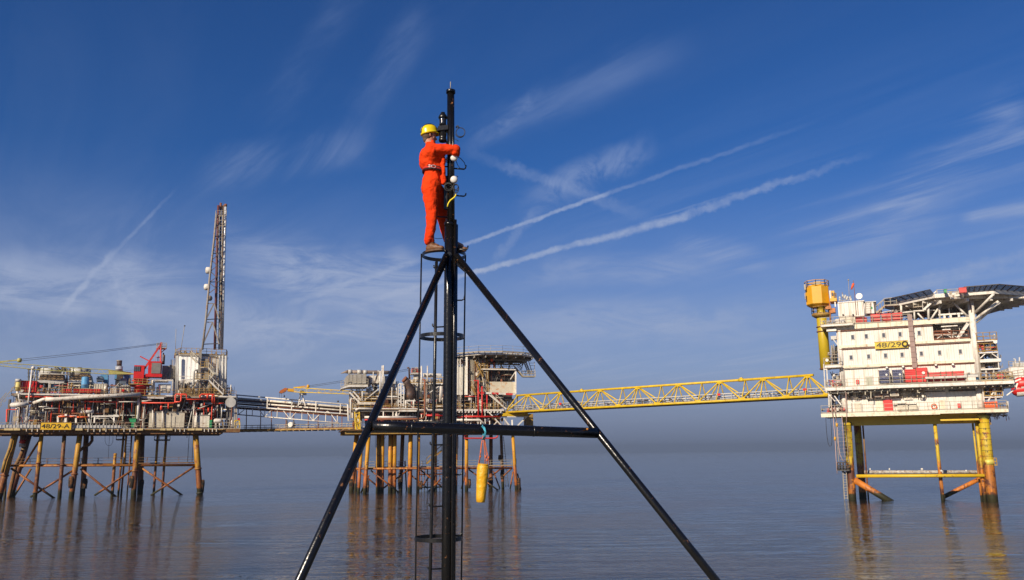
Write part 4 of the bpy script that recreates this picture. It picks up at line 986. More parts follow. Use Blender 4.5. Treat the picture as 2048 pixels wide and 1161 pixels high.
# yellow stair tower at the left corner
A = Acc(FM)
for X in (180, 235): A.vbeam(VE, (X, 820, -1.4), (X + 12, 1050, -1.4), .22)
for Y in (840, 900, 960, 1030): A.vbeam(VE, (180, Y, -1.5), (245, Y, -1.5), .12)
stair(A, VE(240, 1040, -1.4), VE(185, 940, -1.4)); stair(A, VE(188, 935, -1.2), VE(235, 845, -1.2)); A.build('stair_tower', M['ylw'], mid)
A = Acc(FM); A.vtube(VE, [(190, 800, -1.6), (230, 780, -1.6), (450, 785, -1.6)], .2); A.vtube(VE, [(300, 885, -1.6), (930, 885, -1.6)], .22); A.vtube(VE, [(130, 900, -1.4), (130, 680, -1.4), (145, 650, -1.4)], .15); A.vtube(VE, [(95, 730, -1.2), (100, 930, -1.2), (175, 930, -1.2)], .14); A.vtube(VF, [(50, 930, -1.6), (345, 930, -1.6), (410, 990, -1.6)], .2)
for X in (530, 648, 690): A.vbeam(VE, (X, 815, -1.2), (X, 875, -1.2), .2)
A.build('main_pipe', M['white'], mid)
A = Acc(FM); A.vtube(VE, [(380, 908, -1.8), (930, 908, -1.8), (1015, 900, -1.8), (1036, 870, -1.8), (1038, 440, -1.6), (1020, 420, -1.4)], .2); A.build('main_pipe', M['rust'], mid)
A = Acc(FM); A.vtube(VF, [(90, 890, -1.7), (590, 895, -1.7)], .17); A.vtube(VE, [(1050, 862, -1.7), (1260, 868, -1.7)], .17); A.vtube(VE, [(300, 918, -1.9), (380, 916, -1.9)], .14)
A.vtube(VF, [(328, 470, -1.7), (328, 900, -1.7)], .13); A.vtube(VF, [(372, 540, -1.7), (373, 905, -1.7)], .14); A.vbeam(VF, (275, 472, -1.5), (330, 472, -1.5), .15); A.vbeam(VF, (428, 640, -1.2), (428, 800, -1.2), .2)
A.build('fire_main', M['red'], mid)
A = Acc(FM)
for a, b, r in (((405, 820), (408, 985), .13), ((455, 640), (650, 805), .2), ((430, 820), (600, 1000), .22), ((545, 950), (500, 1000), .18), ((625, 915), (690, 1000), .28), ((720, 930), (722, 1000), .3), ((890, 895), (770, 1010), .22), ((660, 890), (910, 890), .3), ((325, 940), (325, 990), .16), ((357, 930), (357, 990), .2), ((460, 940), (460, 990), .18)):
    A.vbeam(VF, (a[0], a[1], -1.4), (b[0], b[1], -1.4), r)
A.build('support_frame', M['white'], mid)
A = Acc(FM); A.vbox(VF, 888, 860, 966, 1010, 2, 4); A.build('landing_tower', M['ylw_dirty'], mid)
A = Acc(FM); A.vbox(VF, 620, 852, 905, 886, -1.6, 2); A.build('bridge_seat', M['ylw'], mid)
for a, b in (((480, 640), (650, 800)), ):
    A = Acc(FM); stair(A, VF(650, 803, -1.2), VF(480, 640, -1.2)); A.build('stair', M['cream'], mid)
A = Acc(FM); stair(A, VF(605, 1000, -1), VF(440, 835, -1)); A.build('stair', M['ylw_dirty'], mid)
clutter(FM, W0, 706, 826, 1010, 862, -1.2, 5, 420, mid, STEEL + ['white', 'white', 'redfade', 'cream', 'rust', 'rust'], 31, .75)
clutter(FM, W0, 706, 798, 905, 819, -1, 7, 260, mid, STEEL + ['white', 'white', 'lgrey', 'dark', 'redfade'], 32, .75)
clutter(FM, W0, 740, 762, 800, 796, 0, 7, 110, mid, STEEL + ['white', 'lgrey', 'dark'], 33, .8)
clutter(FM, W0, 818, 758, 906, 800, 0, 7, 320, mid, STEEL + ['white', 'white', 'white', 'galv', 'cream'], 34, .7)
clutter(FM, W0, 700, 780, 722, 820, 0, 4, 40, mid, STEEL, 35, .7)
clutter(FM, W0, 910, 790, 1008, 820, -1, 6, 260, mid, STEEL + ['ylw_dirty', 'rust', 'redfade', 'white', 'cream'], 36, .65)
clutter(FM, W0, 935, 715, 975, 790, -.6, 4, 260, mid, STEEL + ['ylw_dirty', 'ylw_dirty', 'cream', 'galv'], 37, .7, 'stair_and_pipework')
clutter(FM, W0, 975, 735, 1030, 768, 0, 5, 90, mid, ['dark', 'grey', 'galv', 'rust', 'dark'], 38, .7)
clutter(FM, W0, 905, 715, 935, 735, 0, 4, 40, mid, ['rust', 'galv', 'white', 'dark'], 39, .7)
# accommodation block right
A = Acc(FM); A.vbox(VF, 45, 300, 188, 640, -.3, 8); A.build('accommodation_wall', M['clad_mid'], mid)
A = Acc(FM); A.vbox(VF, 440, 488, 755, 618, -.4, 7); A.build('accommodation_wall', mk('rust_streaked_panel', (.62, .56, .42), .6, rust=.42, streak=True, var=.15, rustcol=(.30, .12, .02), nscale=.6), mid)
A = Acc(FM); A.vbox(VF, 400, 350, 760, 470, 2, 7); A.vbox(VF, 400, 640, 720, 700, 0, 6); A.vbox(VF, 205, 250, 300, 640, 2.5, 7); A.build('recess_shade_block', M['dark'], mid)  # solid dark boxes stand in for the shade between the accommodation walls
A = Acc(FM)
for X, y0, y1, r in ((196, 200, 640, .3), (763, 320, 650, .28), (185, 200, 300, .1), (120, 210, 300, .12), (90, 210, 300, .1)): A.vbeam(VF, (X, y0, -.6), (X, y1, -.6), r)
A.vbeam(VF, (355, 341, -.8), (762, 348, -.8), .3, .22); A.vbeam(VF, (290, 250, -.6), (350, 160, -.6), .15); A.vbeam(VF, (700, 460, -.5), (760, 370, -.5), .15)
A.build('column', M['white'], mid)
A = Acc(FM)
for i, (x0, x1) in enumerate(((330, 405), (488, 565), (648, 728))): A.vprism(VF, [(x0, 600 + x0 * .045 - 12), (x1, 600 + x1 * .045 - 12), (x1, 622 + x1 * .045 - 12), (x0, 622 + x0 * .045 - 12)], -1.1, -.8)
A.build('warning_beam', M['redfade'], mid)
A = Acc(FM)
for i, (x0, x1) in enumerate(((405, 488), (565, 648), (728, 762))): A.vprism(VF, [(x0, 600 + x0 * .045 - 12), (x1, 600 + x1 * .045 - 12), (x1, 622 + x1 * .045 - 12), (x0, 622 + x0 * .045 - 12)], -1.1, -.8)
A.build('warning_beam', M['white'], mid)
A = Acc(FM)
for k in range(6): A.lathe(VF(520 + k * 42, 790, 1.2), [(.34, 0), (.34, 1.6), (.15, 1.8)], 12)
A.build('small_tank', M['lgrey'], mid)
A = Acc(FM); rail(A, VF(355, 338, -.8), VF(760, 345, -.8), 1.1, .7, .045); rail(A, VF(525, 340, 2), VF(690, 340, 2), 1.1, .5, .04); A.build('railing', M['ylw_dirty'], mid)
A = Acc(FM); stair(A, VF(385, 430, -1), VF(290, 250, -1)); stair(A, VF(300, 640, -.9), VF(250, 540, -.9)); stair(A, VF(315, 430, -.8), VF(385, 330, -.8)); A.build('stair', M['ylw_dirty'], mid)
A = Acc(FM)
p = VF(760, 320, -.6); q = VF(850, 425, -.6); r_ = VF(990, 430, -.6)
stair(A, q, p); A.box(q[0], r_[0], -.7, .6, q[2] - .12, q[2]); rail(A, q, (r_[0], -.7, q[2]), 1.1, .8, .05)
rail(A, (q[0], .5, q[2]), (r_[0], .5, q[2]), 1.1, .8, .05); A.vbeam(VF, (980, 255, -.6), (985, 430, -.6), .1)
A.vbeam(VF, (845, 230, 0), (915, 400, 0), .2); A.vbeam(VF, (870, 230, 0), (935, 400, 0), .2); A.vbeam(VF, (905, 225, 0), (960, 400, 0), .12)
for k in range(9): A.vbeam(VF, (855 + k * 8, 250 + k * 18, 0), (895 + k * 6, 262 + k * 16, 0), .1)
for Y in (270, 300, 340): A.vbeam(VF, (925, Y, 0), (985, Y, 0), .08)
A.build('helideck_access', M['galv'], mid)
# helideck of the middle platform
HZ = VF(500, 158, -3)[2]; c = W0(984, 712, 4.2); Rh = 8.3
def ngon(n, r, rot=0): return [(c[0] + r * math.cos(R(rot) + 2 * math.pi * k / n), 4.2 + r * .98 * math.sin(R(rot) + 2 * math.pi * k / n)) for k in range(n)]
A = Acc(FM); A.plan(ngon(12, Rh), HZ - .35, HZ - .1); A.build('helideck', M['grey'], mid)
A = Acc(FM)
pp = ngon(12, Rh + .15)
for a, b in zip(pp, pp[1:] + pp[:1]): A.beam((a[0], a[1], HZ - .15), (b[0], b[1], HZ - .15), .12, .34)
A.build('helideck_edge', M['white_rusty'], mid)
A = Acc(FM); po = ngon(12, Rh + 1.1)
for a, b, e, f_ in zip(pp, pp[1:] + pp[:1], po, po[1:] + po[:1]):
    A.beam((e[0], e[1], HZ + .25), (f_[0], f_[1], HZ + .25), .09)
    for k in range(4):
        t_ = k / 4; A.beam((a[0] + (b[0] - a[0]) * t_, a[1] + (b[1] - a[1]) * t_, HZ - .1), (e[0] + (f_[0] - e[0]) * t_, e[1] + (f_[1] - e[1]) * t_, HZ + .25), .08)
    A.beam(((a[0] + e[0]) / 2, (a[1] + e[1]) / 2, HZ + .08), ((b[0] + f_[0]) / 2, (b[1] + f_[1]) / 2, HZ + .08), .06)
A.build('safety_net', M['galv'], mid)
A = Acc(FM); pr_ = ngon(12, Rh + .6)
for a, b in zip(pr_, pr_[1:] + pr_[:1]): rail(A, (a[0], a[1], HZ + .1), (b[0], b[1], HZ + .1), 1.3, 1.9, .028)
A.build('railing', M['galv'], mid)
A = Acc(FM)
for k in range(-7, 8, 2): A.beam((c[0] + k, 4.2 - math.sqrt(max(1, Rh ** 2 - k * k)) * .95, HZ - .6), (c[0] + k, 4.2 + math.sqrt(max(1, Rh ** 2 - k * k)) * .9, HZ - .6), .14, .45)
for k in (-4, 0, 4): A.beam((c[0] - 7, 4.2 + k, HZ - .9), (c[0] + 7, 4.2 + k, HZ - .9), .16, .3)
rnd = random.Random(5)
zl = VF(500, 341, 2)[2]
for i in range(14):
    u = c[0] - 6.5 + i; A.beam((u, 1 + (i % 3) * 2, HZ - .7), (u + rnd.uniform(-1.6, 1.6), 1 + (i % 3) * 2, zl + .1), .12)
for i in range(7): A.beam((c[0] - 6 + i * 2, 0, HZ - 1.0), (c[0] - 7.2 + i * 2 + (i % 2) * 2.4, 1, HZ - 2.2), .09)
A.build('helideck_framing', M['grey'], mid)
for lab, X, y0, y1, w in (('left of the two tall red gas bottles under the helideck of the middle platform', 458, 262, 325, 20), ('right of the two tall red gas bottles under the helideck of the middle platform', 511, 262, 325, 22), ('slim dark red gas bottle left of the two tall ones under the helideck', 380, 240, 300, 16)):
    simple('gas_bottle', lab, 'gas bottle', FM, [('bottle', 'red', vtank(VF, X - w / 2, X + w / 2, y0, y1, .2, 12)), ('valve', 'dark', lambda a: a.vbox(VF, X - 3, y0 - 8, X + 3, y0, .1, .3))], group='red gas bottles under the middle helideck')
simple('orange_float_light', 'small orange lifebuoy under the edge of the middle helideck', 'lifebuoy', FM, [('ring', 'orange', lambda a: a.lathe(VF(486, 236, -1), [(.22, -.12), (.3, 0), (.22, .12)], 12, (0, 1, 0))), ('bracket', 'galv', lambda a: a.vbeam(VF, (486, 205, -.8), (486, 236, -.8), .08))])
# left modules
gm = simple('grey_module', 'box-shaped grey ribbed module on a white cantilever platform at the left of the middle platform', 'module', FM,
    [('wall', mk('beige_grey_module', (.36, .33, .28), .6, rust=.12, streak=True, grime=.4), lambda a: a.vprism(VE, [(80, 385), (105, 362), (322, 360), (322, 490), (80, 490)], -1, 4)),
     ('panel_seam', 'grey', lambda a: [a.vbox(VE, x, 364, x + 3, 488, -1.06, -1) for x in (105, 150, 200, 262, 318)]),
     ('wall', 'greydk', lambda a: a.vbox(VE, 325, 385, 372, 500, 0, 4)),
     ('floor', 'white', lambda a: a.vprism(VE, [(12, 530), (100, 492), (342, 492), (342, 514), (110, 514), (15, 540)], -2, 4)),
     ('railing', 'galv', lambda a: (rail(a, VE(95, 490, -2), VE(342, 490, -2), 1.1, .8, .045), rail(a, VE(10, 520, -1.6), VE(95, 490, -1.6), 1.1, .5, .045))),
     ('brace', 'white', lambda a: (a.vbeam(VE, (110, 575, -1), (235, 705, -1), .28), a.vbeam(VE, (135, 540, -1), (260, 680, -1), .24), a.vbeam(VE, (470, 540, -1), (285, 690, -1), .16), a.vbeam(VE, (272, 530, -1), (272, 690, -1), .2))),
     ('pipe', 'lgrey', lambda a: [a.vtube(VE, [(x, 540, 0), (x, 640, 0)], .1) for x in (200, 220, 240, 345, 360, 375, 408)])])
simple('exhaust_duct', 'long horizontal grey exhaust duct lying on top of the grey module', 'duct', FM,
    [('pipe', 'greydk', lambda a: a.tube([VE(95, 332, .5), VE(300, 334, .5), VE(700, 340, .5)], .34, 14)), ('lagging', 'lgrey', lambda a: (a.tube([VE(100, 331, .5), VE(145, 331, .5)], .42, 14), a.tube([VE(210, 333, .5), VE(265, 333, .5)], .43, 14), a.tube([VE(285, 334, .5), VE(330, 335, .5)], .4, 14), a.tube([VE(460, 337, .5), VE(480, 337, .5)], .4, 14))),
     ('nozzle', 'greydk', lambda a: a.tube([VE(100, 331, .5), VE(60, 335, .5), VE(8, 351, .5)], [.38, .22, .05], 12)), ('support', 'galv', lambda a: [a.vbeam(VE, (x, 345, .5), (x, 380, .5), .12) for x in (110, 180, 250, 310, 410, 520)])])
simple('white_plant_box', 'white box next to the grey module on the middle platform', 'module', FM, [('wall', 'white', lambda a: a.vbox(VE, 362, 376, 500, 470, .5, 4)), ('wall', 'lgrey', lambda a: a.vbox(VE, 538, 382, 680, 475, 0, 4)), ('seam', 'grey', lambda a: [a.vbox(VE, x, 384, x + 6, 474, -.08, 0) for x in (555, 575, 595)]), ('strut', 'greydk', lambda a: a.vbeam(VE, (475, 330, -.3), (420, 470, -.3), .3))])
A = Acc(FM)
for X, y0, y1, r in ((515, 255, 600, .1), (531, 252, 520, .13), (492, 320, 620, .14), (996, 258, 560, .14), (1070, 258, 470, .13), (1052, 500, 900, .1), (1245, 480, 640, .15), (407, 330, 480, .08), (635, 520, 780, .08)):
    A.vtube(VE, [(X, y0, -1), (X - 2, y1, -1)], r)
for X0, X1, Y in ((870, 1255, 468), (1010, 1160, 355), (1150, 1260, 395), (440, 700, 630), (240, 450, 712)): A.vbeam(VE, (X0, Y, -.9), (X1, Y + 3, -.9), .22)
A.capsule(VE(1030, 372, 0), VE(1230, 376, 0), .4, 12); A.vbeam(VE, (1060, 610, -1), (1210, 505, -1), .14); A.vtube(VE, [(1235, 500, -1), (1222, 700, -1)], .22)
A.build('vent_pipe', M['white'], mid)
A = Acc(FM); A.vtube(VE, [(820, 283, -.5), (838, 280, -.5), (845, 290, -.5), (848, 420, -.5)], .17); A.build('vent_pipe', M['ducted'], mid)
A = Acc(FM); rail(A, VE(860, 466, -1), VE(1255, 468, -1), 1.1, .7, .045); A.build('railing', M['ylw_dirty'], mid)
simple('exhaust_elbow', 'fat dark bent exhaust with a rusty open mouth on the middle platform', 'exhaust', FM,
    [('duct', 'ducted', lambda a: (a.tube([VE(795, 425, -.8), VE(815, 455, -.6), VE(850, 530, 0), VE(858, 600, 0), VE(858, 665, 0)], [.62, .72, .85, 1.0, 1.0], 18))),
     ('mouth_rim', 'rust', lambda a: a.tube([VE(780, 415, -.9), VE(798, 430, -.85)], .62, 18)),
     ('support_frame', 'white', lambda a: (a.vbeam(VE, (795, 685, -1.1), (920, 685, -1.1), .26), a.vbeam(VE, (802, 680, -1.1), (802, 770, -1.1), .26), a.vbeam(VE, (898, 680, -1.1), (898, 770, -1.1), .26), a.vbeam(VE, (810, 700, -1.1), (888, 765, -1.1), .16))),
     ('side_duct', 'dark', lambda a: a.vbox(VE, 900, 560, 1010, 660, .2, 3))])
def lat(a):
    for X in (712, 745, 780): a.vbeam(VE, (X, 480, -.9), (X, 770, -.9), .15)
    for k in range(7):
        y = 480 + k * 42; a.vbeam(VE, (712, y, -.9), (780, y, -.9), .1); a.vbeam(VE, (712 if k % 2 else 780, y, -.9), (780 if k % 2 else 712, y + 40, -.9), .1)
simple('white_lattice_frame', 'narrow white lattice frame left of the dark bent exhaust', 'frame', FM, [('frame', 'white', lat), ('arch', 'white', lambda a: a.vtube(VE, [(712, 490, -.9), (730, 475, -.9), (770, 478, -.9), (782, 505, -.9)], .1))])
# middle crane
mc = thing('pedestal_crane', 'red-cabbed crane on the middle platform, its yellow boom ending in a rusty orange nose', 'crane', FM.w(*VE(940, 470, 3)), 'pedestal cranes with yellow lattice booms')
A = Acc(FM); A.vbox(VE, 885, 290, 1000, 345, 1.5, 3.5); A.build('cab', M['redfade'], mc)
A = Acc(FM); A.vbox(VE, 890, 300, 925, 335, 1.44, 1.5); A.vbox(VE, 950, 296, 985, 325, 1.44, 1.5); A.build('cab_window', M['window'], mc)
A = Acc(FM); A.vtube(VE, [(940, 345, 2.5), (940, 480, 2.5)], .7); A.vbox(VE, 872, 345, 1005, 360, 1.3, 3.8); A.vbeam(VE, (900, 345, 2.4), (935, 275, 2.4), .2); A.vbeam(VE, (985, 345, 2.4), (935, 275, 2.4), .2); A.build('pedestal', M['lgrey'], mc)
A = Acc(FM); rail(A, VE(875, 344, 1.3), VE(1003, 344, 1.3), 1, .6, .05); A.build('railing', M['galv'], mc)
A = Acc(FM)
T_ = lambda x: 775.3 + (x - 587) * .068; B_ = lambda x: 784.3 + (x - 587) * .040
for d in (9.4, 10.6): A.tube([W0(587, T_(587), d), W0(835, T_(835) - 1, d)], .09, 6); A.tube([W0(587, B_(587), d), W0(835, B_(835), d)], .09, 6)
x = 590
i = 0
while x < 826:
    for d in (9.4, 10.6):
        a, b = (T_(x), B_(x + 8)) if i % 2 else (B_(x), T_(x + 8)); A.beam(W0(x, a, d), W0(x + 8, b, d), .06)
    if i % 3 == 0: A.beam(W0(x, T_(x), 9.4), W0(x, B_(x), 9.4), .09)
    x += 8; i += 1
A.build('boom', M['ylw_bridge'], mc)
A = Acc(FM); A.vprism(W0, [(574, 777), (588, 778), (588, 784), (575, 783)], 9.3, 10.7); A.vbeam(W0, (587, 776, 10), (611, 773, 10), .22); A.lathe(W0(616, 773.5, 10), [(.2, -.35), (.32, 0), (.2, .35)], 10); A.build('boom_head', M['ochre'], mc)
A = Acc(FM); A.vprism(W0, [(570, 776), (575, 777), (572, 783), (562, 787), (558, 785), (560, 782)], 9.2, 10.8); A.build('boom_nose', mk('rusty_orange_paint', (.42, .11, .02), .6, rust=.4), mc)
A = Acc(FM); A.tube([W0(618, 772, 10), W0(690, 761, 10), W0(830, 736, 10)], .035, 5); A.tube([W0(618, 774.5, 10), W0(690, 764, 10), W0(830, 739, 10)], .035, 5)
for x_, y_ in ((559, 796), (563, 798), (568, 791)): A.tube([W0(x_, 785, 10), W0(x_, y_, 10)], .025, 4)
A.build('boom_cable', M['rope_black'], mc)
A = Acc(FM); A.lathe(W0(568.5, 793, 10), [(.05, -.2), (.2, 0), (.05, .2)], 8); A.build('hook_block', M['dark'], mc)
for k, (x_, y_) in enumerate(((573, 797), (676, 802))):
    simple('bridge_beacon', ['small black beacon on the pipe bridge below the boom nose', 'small black beacon on the pipe bridge near the middle platform'][k], 'beacon', FB, [('lamp', 'dark', lambda a: a.lathe(B0(x_, y_ + 1, 0), [(.12, -.2), (.2, 0), (.1, .15)], 8)), ('post', 'galv', lambda a: a.vbeam(B0, (x_, y_ + 2, 0), (x_, y_ + (9 if k == 0 else 8), 0), .06))], group='small beacons on the pipe bridge')

# ================================================================== RIGHT PLATFORM (quarters)
FR = Frame(63.2, 115.6, AR)
X0_ = View(FR, 0, 0, 1); VQ = View(FR, 1590, 540, 3.629); VQ2 = View(FR, 1640, 720, 8.295); VQ3 = View(FR, 1840, 560, 3.87); VR = View(FR, 1640, 830, 5.02); VW = View(FR, 1590, 550, 5.804)
# yellow footbridge middle -> right
pl = FM.w(*W0(1007, 826, -.5)); pr = FR.w(*X0_(1650, 792, 1.0))
FY = Frame(pl.x, pl.y, math.degrees(math.atan2(pr.y - pl.y, pr.x - pl.x))); Y0 = View(FY, 0, 0, 1)
fb = thing('footbridge', 'yellow triangular truss footbridge between the middle and right platforms', 'bridge', FY.w(*Y0(1300, 812)))
zbot = (Y0(1007, 824.6, 0)[2] + Y0(1655, 792.2, 0)[2]) / 2; ztop = (Y0(1040, 789, 1.6)[2] + Y0(1620, 754, 1.6)[2]) / 2
ub0, ub1 = Y0(1007, 825, 0)[0], Y0(1656, 792, 0)[0]; ut0, ut1 = Y0(1033, 789, 1.6)[0], Y0(1627, 754, 1.6)[0]
A = Acc(FY); A.tube([(ut0, 1.6, ztop), (ut1, 1.6, ztop)], .2, 12)
for X in (1163, 1483): u = Y0(X, 770, 1.6)[0]; A.tube([(u - .45, 1.6, ztop), (u + .45, 1.6, ztop)], .27, 12); A.box(u - .2, u + .2, 1.5, 1.7, ztop, ztop + .42)
A.build('top_chord', M['ylw_bridge'], fb)
for d in (0, 3.2):
    A = Acc(FY); A.tube([(ub0, d, zbot), (ub1, d, zbot)], .2, 12); A.build('bottom_chord', M['ylw_bridge'], fb)
TN = [1056, 1121, 1200, 1276, 1357, 1440.6, 1527.8, 1617.5]; BN = [1010, 1083, 1160.6, 1236, 1314, 1396, 1484, 1573, 1655]
ut = [Y0(x, 780, 1.6)[0] for x in TN]; ub = [Y0(x, 810, 0)[0] for x in BN]
for d in (0, 3.2):
    A = Acc(FY)
    for i, u in enumerate(ut):
        A.tube([(u - .1, 1.6, ztop), (ub[i], d, zbot)], .11, 8); A.tube([(u + .1, 1.6, ztop), (ub[i + 1], d, zbot)], .11, 8); A.tube([(u, 1.6, ztop), (u, d, zbot)], .09, 8)
    for u in ub[1:-1]: A.tube([(u, 1.6, ztop), (u, d, zbot)], .09, 8)
    for u in ub: A.beam((u - .55, d, zbot + .16), (u + .55, d, zbot + .16), .05, .34)
    for u in ut: A.beam((u - .45, 1.6 + (d - 1.6) * .08, ztop - .2), (u + .45, 1.6 + (d - 1.6) * .08, ztop - .2), .05, .3)
    A.tube([(ut0 + .3, 1.6, ztop), (ub[0], d, zbot)], .11, 8)
    A.build('truss_member', M['ylw_bridge'], fb)
A = Acc(FY); A.box(ub0, ub1, .2, 3.0, zbot - .22, zbot - .12)
for k in range(28):
    u = ub0 + (ub1 - ub0) * (k + .5) / 28; A.box(u - .08, u + .08, .1, 3.1, zbot - .12, zbot + .05)
A.build('bridge_deck', M['ylw_dirty'], fb)
A = Acc(FY)
for d, z, r in ((.7, 1.15, .09), (1.0, .75, .11), (2.4, 1.2, .08), (1.3, .45, .09), (2.0, .8, .1)): A.tube([(ub0 + 1, d, zbot + z), (ub1 + 3, d, zbot + z)], r, 8)
n = 46
for k in range(n): u = ub0 + 1.5 + (ub1 - ub0 - 2) * k / (n - 1); A.beam((u, .6, zbot), (u, .6, zbot + 1.2), .06)
A.build('bridge_pipe', M['lgrey'], fb)
A = Acc(FY); rnd = random.Random(9)
for k in range(60): u = rnd.uniform(ub0 + 1, ub1 - 1); w = rnd.uniform(.1, .35); z = rnd.uniform(.4, 1.2); A.box(u - w, u + w, .5, .75, zbot + z - .06, zbot + z + .06)
A.build('pipe_clamp', M['dark'], fb)
A = Acc(FY)
for X in (1435, 1608, 1117): u = Y0(X, 790, 0)[0]; A.box(u - .25, u + .25, .4, .5, zbot + .9, zbot + 1.25)
A.build('red_box', M['red'], fb)

rp = thing('quarters_platform', 'white accommodation platform with two rows of small windows on bright yellow legs', 'offshore platform', FR.w(0, 0, 0))
leg(FR, VR, (276, 80, 0), (326, 852, 0), .46, 'legR', rp, ext=2)
leg(FR, VR, (372, 80, 5.5), (432, 832, 5.5), .45, 'legR', rp, ext=2)
lr_ = leg(FR, VR, (1640, 30, 0), (1735, 880, 0), .595, 'legR', rp, ext=2)
leg(FR, VR, (1612, 80, 5.5), (1668, 850, 5.5), .60, 'legR', rp, ext=2)
leg(FR, VR, (1150, 70, 1), (1236, 876, 1), .21, 'legR', rp, 'conductor')
leg(FR, VR, (1570, 65, .5), (1658, 876, .5), .20, 'legR', rp, 'conductor')
leg(FR, VR, (1530, 62, 1.5), (1624, 872, 1.5), .11, 'legR', rp, 'caisson', 8)
leg(FR, VR, (428, 80, 4), (485, 830, 4), .10, 'legMd', rp, 'caisson', 8)
A = Acc(FR); a_, b_ = VR(1690, 450, 0), VR(1697, 500, 0); A.tube([a_, b_], .70, 16); a_, b_ = VR(1637, 5, 0), VR(1638, 42, 0); A.tube([a_, b_], .74, 16); A.build('leg_collar', mk('pale_yellow_collar', (.62, .52, .10), .5, rust=.15), rp)
A = Acc(FR)
def ringmark(t, P, Q, r, a):
    c_ = Vector(P).lerp(Vector(Q), t); e = Vector(P).lerp(Vector(Q), t + .004); a.tube([tuple(c_), tuple(e)], r, 16)
for k in range(7): ringmark(.06 + k * .066, VR(1640, 30, 0), VR(1735, 880, 0), .688, A)
for k in range(26): ringmark(.03 + k * .016, VR(270, 80, -.1), VR(318, 852, -.1), .52 if k % 5 else .545, A)
for k in range(6): ringmark(.06 + k * .07, VR(372, 80, 5.5), VR(432, 832, 5.5), .512, A)
A.build('draught_mark', M['ink'], rp)
A = Acc(FR)
for k, s_ in enumerate(('18', '17', '16', '15', '14')):
    c_ = Vector(VR(1650, 150 + k * 58, 0)); text_acc(A, VR, s_, 1655 + k * 5, 142 + k * 57, 20, 26, -.71, .02)
A.build('draught_number', M['ink'], rp)
A = Acc(FR); A.tube([VR(365, 616, 0), VR(1660, 611, 0)], .24, 12); A.build('horizontal_brace', M['ylw'], rp)
A = Acc(FR); A.tube([VR(390, 577, 5.5), VR(1600, 575, 5.5)], .26, 12); A.build('horizontal_brace', M['guano'], rp)
A = Acc(FR)
for X in (505, 1022, 1030, 1470, 1220, 700): A.lathe(VR(X, 571 if X < 1100 else 590, 5.5 if X < 1100 else -.1), [(.02, .2), (.13, .3), (.1, .42), (.03, .5)], 6)
A.build('gull_droppings', M['white'], rp)
for a, b, d, r, m in (((345, 655), (700, 868), 0, .44, 'braceR'), ((1600, 645), (1290, 800), 5, .30, 'braceR')):
    P, Q = Vector(VR(a[0], a[1], d)), Vector(VR(b[0], b[1], d)); Q = P + (Q - P) * 1.2
    A = Acc(FR); A.tube([tuple(P), tuple(P.lerp(Q, .5)), tuple(Q)], r, 14); A.build('diagonal_brace', M[m], rp)
# cage, ladder, hoses
A = Acc(FR); p, q = VR(175, 552, -.8), VR(296, 545, -.8); A.box(p[0], q[0], -1.2, .6, p[2] - .15, p[2])
for d in (-1.2, .6):
    for h in (.5, 1.0): rail(A, (p[0], d, p[2]), (q[0], d, p[2]), h, .35, .05)
A.vbeam(VR, (215, 555, 0), (270, 600, 0), .2); A.build('access_cage', M['dark'], rp)
A = Acc(FR); ladder(A, VR(262, 850, -.6), VR(245, 560, -.6), .45, .05, .35); ladder(A, VR(238, 470, -.7), VR(200, 30, -.7), 1.3, .03, .5); A.build('ladder', M['galv'], rp)
A = Acc(FR); p, q = VR(1745, 510, .4), VR(1772, 510, .4); rail(A, (p[0], -.4, p[2]), (q[0], -.4, p[2]), 1.0, .4, .06); rail(A, VR(1690, 100, .4), VR(1715, 100, .4), 1.0, .4, .06); A.build('access_cage', M['ylw_dirty'], rp)
# decks
def slab(A, V, a, b, zth, d0, d1):
    """horizontal slab whose front top edge runs through two photo points"""
    p, q = V(a[0], a[1], d0), V(b[0], b[1], d0); z = (p[2] + q[2]) / 2
    A.box(p[0], q[0], d0, d1, z - zth, z); return z
A = Acc(FR); z5 = slab(A, VQ, (188, 1046), (1050, 1022), .5, -2.0, -1.7); slab(A, VQ, (1050, 1020), (1548, 1012), .4, -2.02, -1.72); A.build('deck_edge_beam', M['girder'], rp)
A = Acc(FR); u0, u1 = VQ(195, 1050, -1.7)[0], VQ(1545, 1020, -1.7)[0]; A.box(u0, u1, -1.7, 10, z5 - .3, z5 - .02); A.build('lower_deck', M['grey'], rp)
A = Acc(FR); slab(A, VQ, (345, 1062), (1380, 1042), 1.35, .5, .9); slab(A, VQ, (1055, 1086), (1335, 1078), .22, -1.2, .5); 
ua, ub_ = VQ(345, 1080, -.7)[0], VQ(1400, 1060, -.7)[0]
A.box(ua, ub_, 5.2, 5.8, z5 - 1.4, z5 - .32)
for k in range(8):
    u = ua + (ub_ - ua) * k / 7; A.box(u - .15, u + .15, .92, 5.18, z5 - 1.2, z5 - .32)
A.build('deck_girder', M['ylw'], rp)
A = Acc(FR); z4 = slab(A, VQ, (222, 857), (612, 842), .42, -2.2, -1.9); slab(A, VQ, (612, 838), (1590, 804), .42, -2.3, -2.0); A.build('deck_edge_beam', M['white'], rp)
A = Acc(FR); u0, u1 = VQ(230, 860, -1.9)[0], VQ(1585, 810, -1.9)[0]; A.box(u0, u1, -1.9, 10, z4 - .4, z4 - .05); A.build('middle_deck', M['lgrey'], rp)
A = Acc(FR)
for k in range(24):
    u = u0 + (u1 - u0) * (k + .5) / 24; A.box(u - .08, u + .08, -1.85, -.1, z4 - .65, z4 - .41)
A.build('deck_joist', M['cream'], rp)
